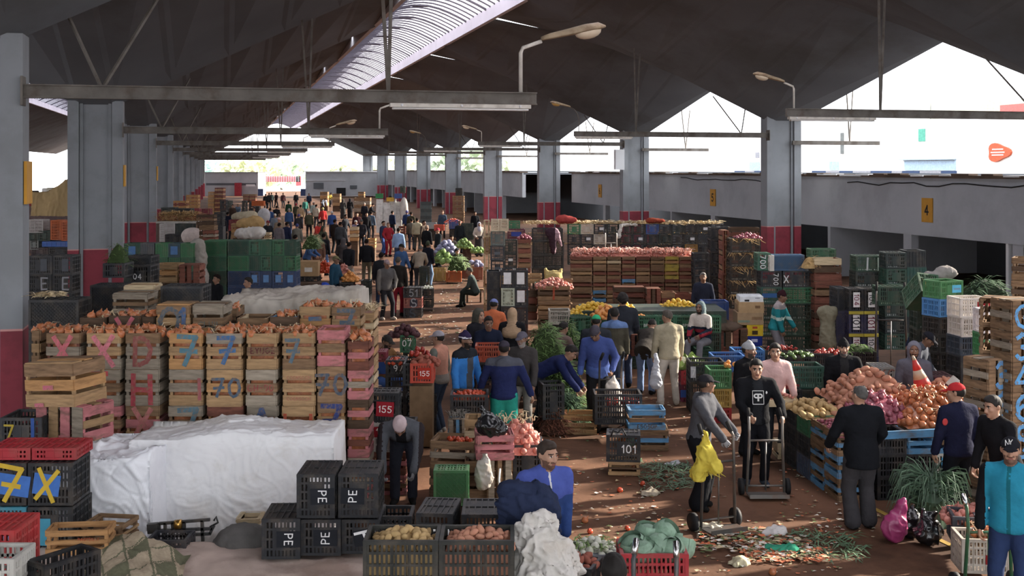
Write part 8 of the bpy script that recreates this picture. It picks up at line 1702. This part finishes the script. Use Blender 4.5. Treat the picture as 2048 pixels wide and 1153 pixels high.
# ================= outside =================
BX_ = 86.0
o = MB(); o.box((92, 155, 3.9), (12, 260, 13.4)); b = hobj('building', o, M_OUT, 'long white warehouse across the yard beyond the low wall', 'thing'); b['category'] = 'building'
def fac(name, mats, px0, px1, y0, y1, t=.1, parent=None):
 a, c = hy_at(px0, BX_), hy_at(px1, BX_); d = BX_*ST+(a+c)/2*CT; m = MB(); m.box((BX_-t/2-.01, (a+c)/2, ZY((y0+y1)/2, d)), (t, abs(a-c), abs(ZY(y0, d)-ZY(y1, d)))); return m.build(name, mats, parent or b)
NAVY = mat('navy_band', '2f466e', .8); PALE = mat('pale_band', '8f929c', .8); SHB = mat('pale_blue_awning', 'a0bdd6', .8)
for k, (a, c) in enumerate(((1625, 1652), (1680, 1706), (1743, 1784), (1806, 1840), (1884, 1914), (1470, 1490), (1510, 1522))): fac('base_panel', NAVY, a, c, 342, 353)
for a, c in ((1653, 1679), (1707, 1742), (1785, 1805), (1841, 1883), (1491, 1509)): fac('base_panel', PALE, a, c, 342, 353)
fac('awning', SHB, 1806, 1913, 318, 320, .6); fac('shutter', SHB, 1810, 1912, 321, 341); fac('shutter', SHB, 1660, 1678, 323, 341); fac('shutter', SHB, 1500, 1520, 324, 341)
fac('window_frame', mat('green_shutter', '4fa892', .7), 1838, 1851, 258, 283); fac('window_frame', mat('grey_shutter', '6a7070', .7), 1682, 1688, 266, 308); fac('window_frame', PALE, 1512, 1519, 305, 316)
hs = hy_at(2000, BX_); zs = ZY(305, BX_*ST+hs*CT)
pts = [(-(1.25+.22*cos(3*a))*cos(a)*1.5, (1.25+.22*cos(3*a))*sin(a)*.8) for a in [2*pi*k/24 for k in range(24)]]
m = MB(); m.rings([[Vector((85.7, hs+p[0], zs+p[1])) for p in pts], [Vector((85.95, hs+p[0], zs+p[1])) for p in pts]])
sg = m.build('round_sign', mat('orange_sign', 'c8502c', .6), b)
m = MB()
for z, w in ((.35, 1.9), (.0, 2.4), (-.3, 2.0)): m.box((85.68, hs, zs+z), (.03, w, .13))
m.build('lettering', M_WHITE, sg)
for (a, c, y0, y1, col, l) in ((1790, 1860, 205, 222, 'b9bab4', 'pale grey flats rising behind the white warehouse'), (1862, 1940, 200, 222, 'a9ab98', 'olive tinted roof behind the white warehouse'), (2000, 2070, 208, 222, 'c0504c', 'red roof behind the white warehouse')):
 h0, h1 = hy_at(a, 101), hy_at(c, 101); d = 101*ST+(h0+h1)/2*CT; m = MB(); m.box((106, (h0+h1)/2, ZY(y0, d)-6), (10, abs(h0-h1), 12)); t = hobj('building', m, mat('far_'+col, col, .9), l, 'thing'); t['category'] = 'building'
mb = MB(); mb.box((33, (gap0+gap1)/2+6, 1.6), (.3, 30, 3.9)); y = hobj('wall_yard', mb, mat('white_block', 'dfe3e8', .9, .05, .5), 'white block wall seen through the gap between columns')
HAZED_LEAF = [mat('hazed_leaf_a', 'b4c4a4', .9, .2, 1.2), mat('hazed_leaf_b', 'c8cfa6', .9, .2, 1.2), mat('hazed_leaf_c', 'b0c8c0', .9, .2, 1.2)]  # distance haze is painted into these pale leaf colours
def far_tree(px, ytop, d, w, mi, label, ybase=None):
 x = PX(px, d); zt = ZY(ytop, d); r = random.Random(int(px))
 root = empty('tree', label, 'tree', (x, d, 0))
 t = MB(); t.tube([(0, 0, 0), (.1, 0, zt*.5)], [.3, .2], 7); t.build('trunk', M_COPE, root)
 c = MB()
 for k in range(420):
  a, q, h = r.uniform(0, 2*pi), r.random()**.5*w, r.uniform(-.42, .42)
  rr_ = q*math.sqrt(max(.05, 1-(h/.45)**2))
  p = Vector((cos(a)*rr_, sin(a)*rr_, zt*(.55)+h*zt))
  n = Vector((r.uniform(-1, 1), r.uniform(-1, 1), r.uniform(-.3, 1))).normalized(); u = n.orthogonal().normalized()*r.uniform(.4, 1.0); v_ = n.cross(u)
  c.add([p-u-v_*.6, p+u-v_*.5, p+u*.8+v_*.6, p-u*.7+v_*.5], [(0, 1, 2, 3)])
 c.build('foliage', HAZED_LEAF[mi], root)
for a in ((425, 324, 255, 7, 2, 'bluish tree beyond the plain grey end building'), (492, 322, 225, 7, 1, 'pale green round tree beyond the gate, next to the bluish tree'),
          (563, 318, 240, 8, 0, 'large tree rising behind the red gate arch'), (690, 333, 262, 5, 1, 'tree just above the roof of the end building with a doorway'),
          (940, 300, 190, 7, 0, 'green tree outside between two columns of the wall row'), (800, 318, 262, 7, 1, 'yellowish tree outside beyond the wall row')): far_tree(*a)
d = 215
mb = MB(); cbox(mb, 520, 600, 353, 364, d, .6); cbox(mb, 518, 530, 353, 390, d, .6); cbox(mb, 592, 602, 353, 372, d, .6)
a = mb.build('gate_arch', mat('arch_pink', 'd86a72', .8)); tag(a, 'red lattice arch over the road outside the gate', 'arch')
mb = MB()
for k in range(16): cbox(mb, 524+k*4.8, 524.8+k*4.8, 353, 364, d-.1, .1)
for yy in (355, 358, 361): cbox(mb, 520, 600, yy, yy+.4, d-.1, .1)
mb.build('lattice', M_WHITE, a)
mb = MB(); mb.box((0, 300, 3), (200, 2, 6)); e = mb.build('wall_far', M_OUT); tag(e, 'bright white wall far beyond the gate', kind='structure')

# ================= camera, sky, sun =================
cam = bpy.data.cameras.new('camera'); co = bpy.data.objects.new('camera', cam); COL.objects.link(co)
co.location = (0, 0, HC); co.rotation_euler = (pi/2, 0, 0)
cam.sensor_width = 36; cam.lens = F/2048*36; cam.shift_y = -(576.5-HZ)/2048; cam.clip_end = 600
SC.camera = co
w = bpy.data.worlds.new('world'); SC.world = w; w.use_nodes = True
bg = w.node_tree.nodes['Background']; bg.inputs[0].default_value = (.93, .96, 1.0, 1); bg.inputs[1].default_value = 3.7
sun = bpy.data.lights.new('sun', 'SUN'); so = bpy.data.objects.new('sun', sun); COL.objects.link(so)
sun.energy = 16.0; sun.angle = rad(1.5); sun.color = (1, .9, .76)
az, el = TH+rad(8), rad(21)      # from beyond the low wall, a little from the far end
dv = -Vector((cos(el)*cos(az), cos(el)*sin(az), sin(el)))
so.rotation_euler = dv.to_track_quat('-Z', 'Y').to_euler()
vs = SC.view_settings; vs.view_transform = 'Standard'; vs.look = 'None'; vs.gamma = 1; vs.use_curve_mapping = False; vs.exposure = 0.22
SC.cycles.use_denoising = True; SC.cycles.max_bounces = 8; SC.cycles.diffuse_bounces = 4

def keep_largest(kind, limit, label):
 hits = HITS
 roots = sorted((o for o in bpy.data.objects if o.parent is None and o.name.split('.')[0] == kind), key=lambda o: -hits.get(o.name, 0))
 rest = roots[limit:]
 if not rest: return
 co, fs, mi, ms = [], [], [], []
 base = 0
 for r in rest:
  for o in [r]+list(r.children):
   if o.type != 'MESH' or o.name.startswith(('painted', 'label')): continue
   me = o.data; M = o.matrix_world; n = len(me.vertices)
   a = np.empty(n*3, np.float32); me.vertices.foreach_get('co', a); a = a.reshape(-1, 3) @ np.array(M.to_3x3()).T+np.array(M.translation); co.append(a)
   idx = []
   for s in o.material_slots:
    if s.material not in ms: ms.append(s.material)
    idx.append(ms.index(s.material))
   for p in me.polygons: fs.append([base+v for v in p.vertices]); mi.append(idx[p.material_index])
   base += n
 me = bpy.data.meshes.new(kind+'_mass'); me.from_pydata(np.concatenate(co).tolist(), [], fs)
 for m in ms: me.materials.append(m)
 me.polygons.foreach_set('material_index', mi); me.update()
 for r in rest:
  for c in list(r.children): bpy.data.objects.remove(c)
  bpy.data.objects.remove(r)
 tag(link('further_'+kind, me), label, None, None, 'stuff')
bpy.context.view_layer.update(); HITS = {}; BX = {}
for o in bpy.data.objects:
 t = o
 while t.parent: t = t.parent
 if o.type != 'MESH' or t.name.split('.')[0] not in ('plastic_crate', 'wooden_crate', 'cardboard_box', 'tarpaulin', 'column', 'sheet'): continue
 w8 = [o.matrix_world @ Vector(c) for c in o.bound_box]
 if min(p.y for p in w8) < 1: continue
 xs_, ys_ = [CX+F*p.x/p.y for p in w8], [HZ+F*(HC-p.z)/p.y for p in w8]; b = (min(xs_), max(xs_), min(ys_), max(ys_), sum(p.y for p in w8)/8); q = BX.get(t.name)
 BX[t.name] = b if q is None else (min(b[0], q[0]), max(b[1], q[1]), min(b[2], q[2]), max(b[3], q[3]), min(b[4], q[4]))
BUF = np.zeros((577, 1024), bool)
for n, (a, b, c, e, _) in sorted(BX.items(), key=lambda k: k[1][4]):
 sl = (slice(max(0, int(c/2)), max(0, int(e/2)+1)), slice(max(0, int(a/2)), max(0, int(b/2)+1))); HITS[n] = int((~BUF[sl]).sum()); BUF[sl] = True
keep_largest('plastic_crate', 298, 'further plastic crates hidden low in the stacks or tiny in the distance')
keep_largest('wooden_crate', 298, 'further wooden crates hidden low in the stacks or tiny in the distance')
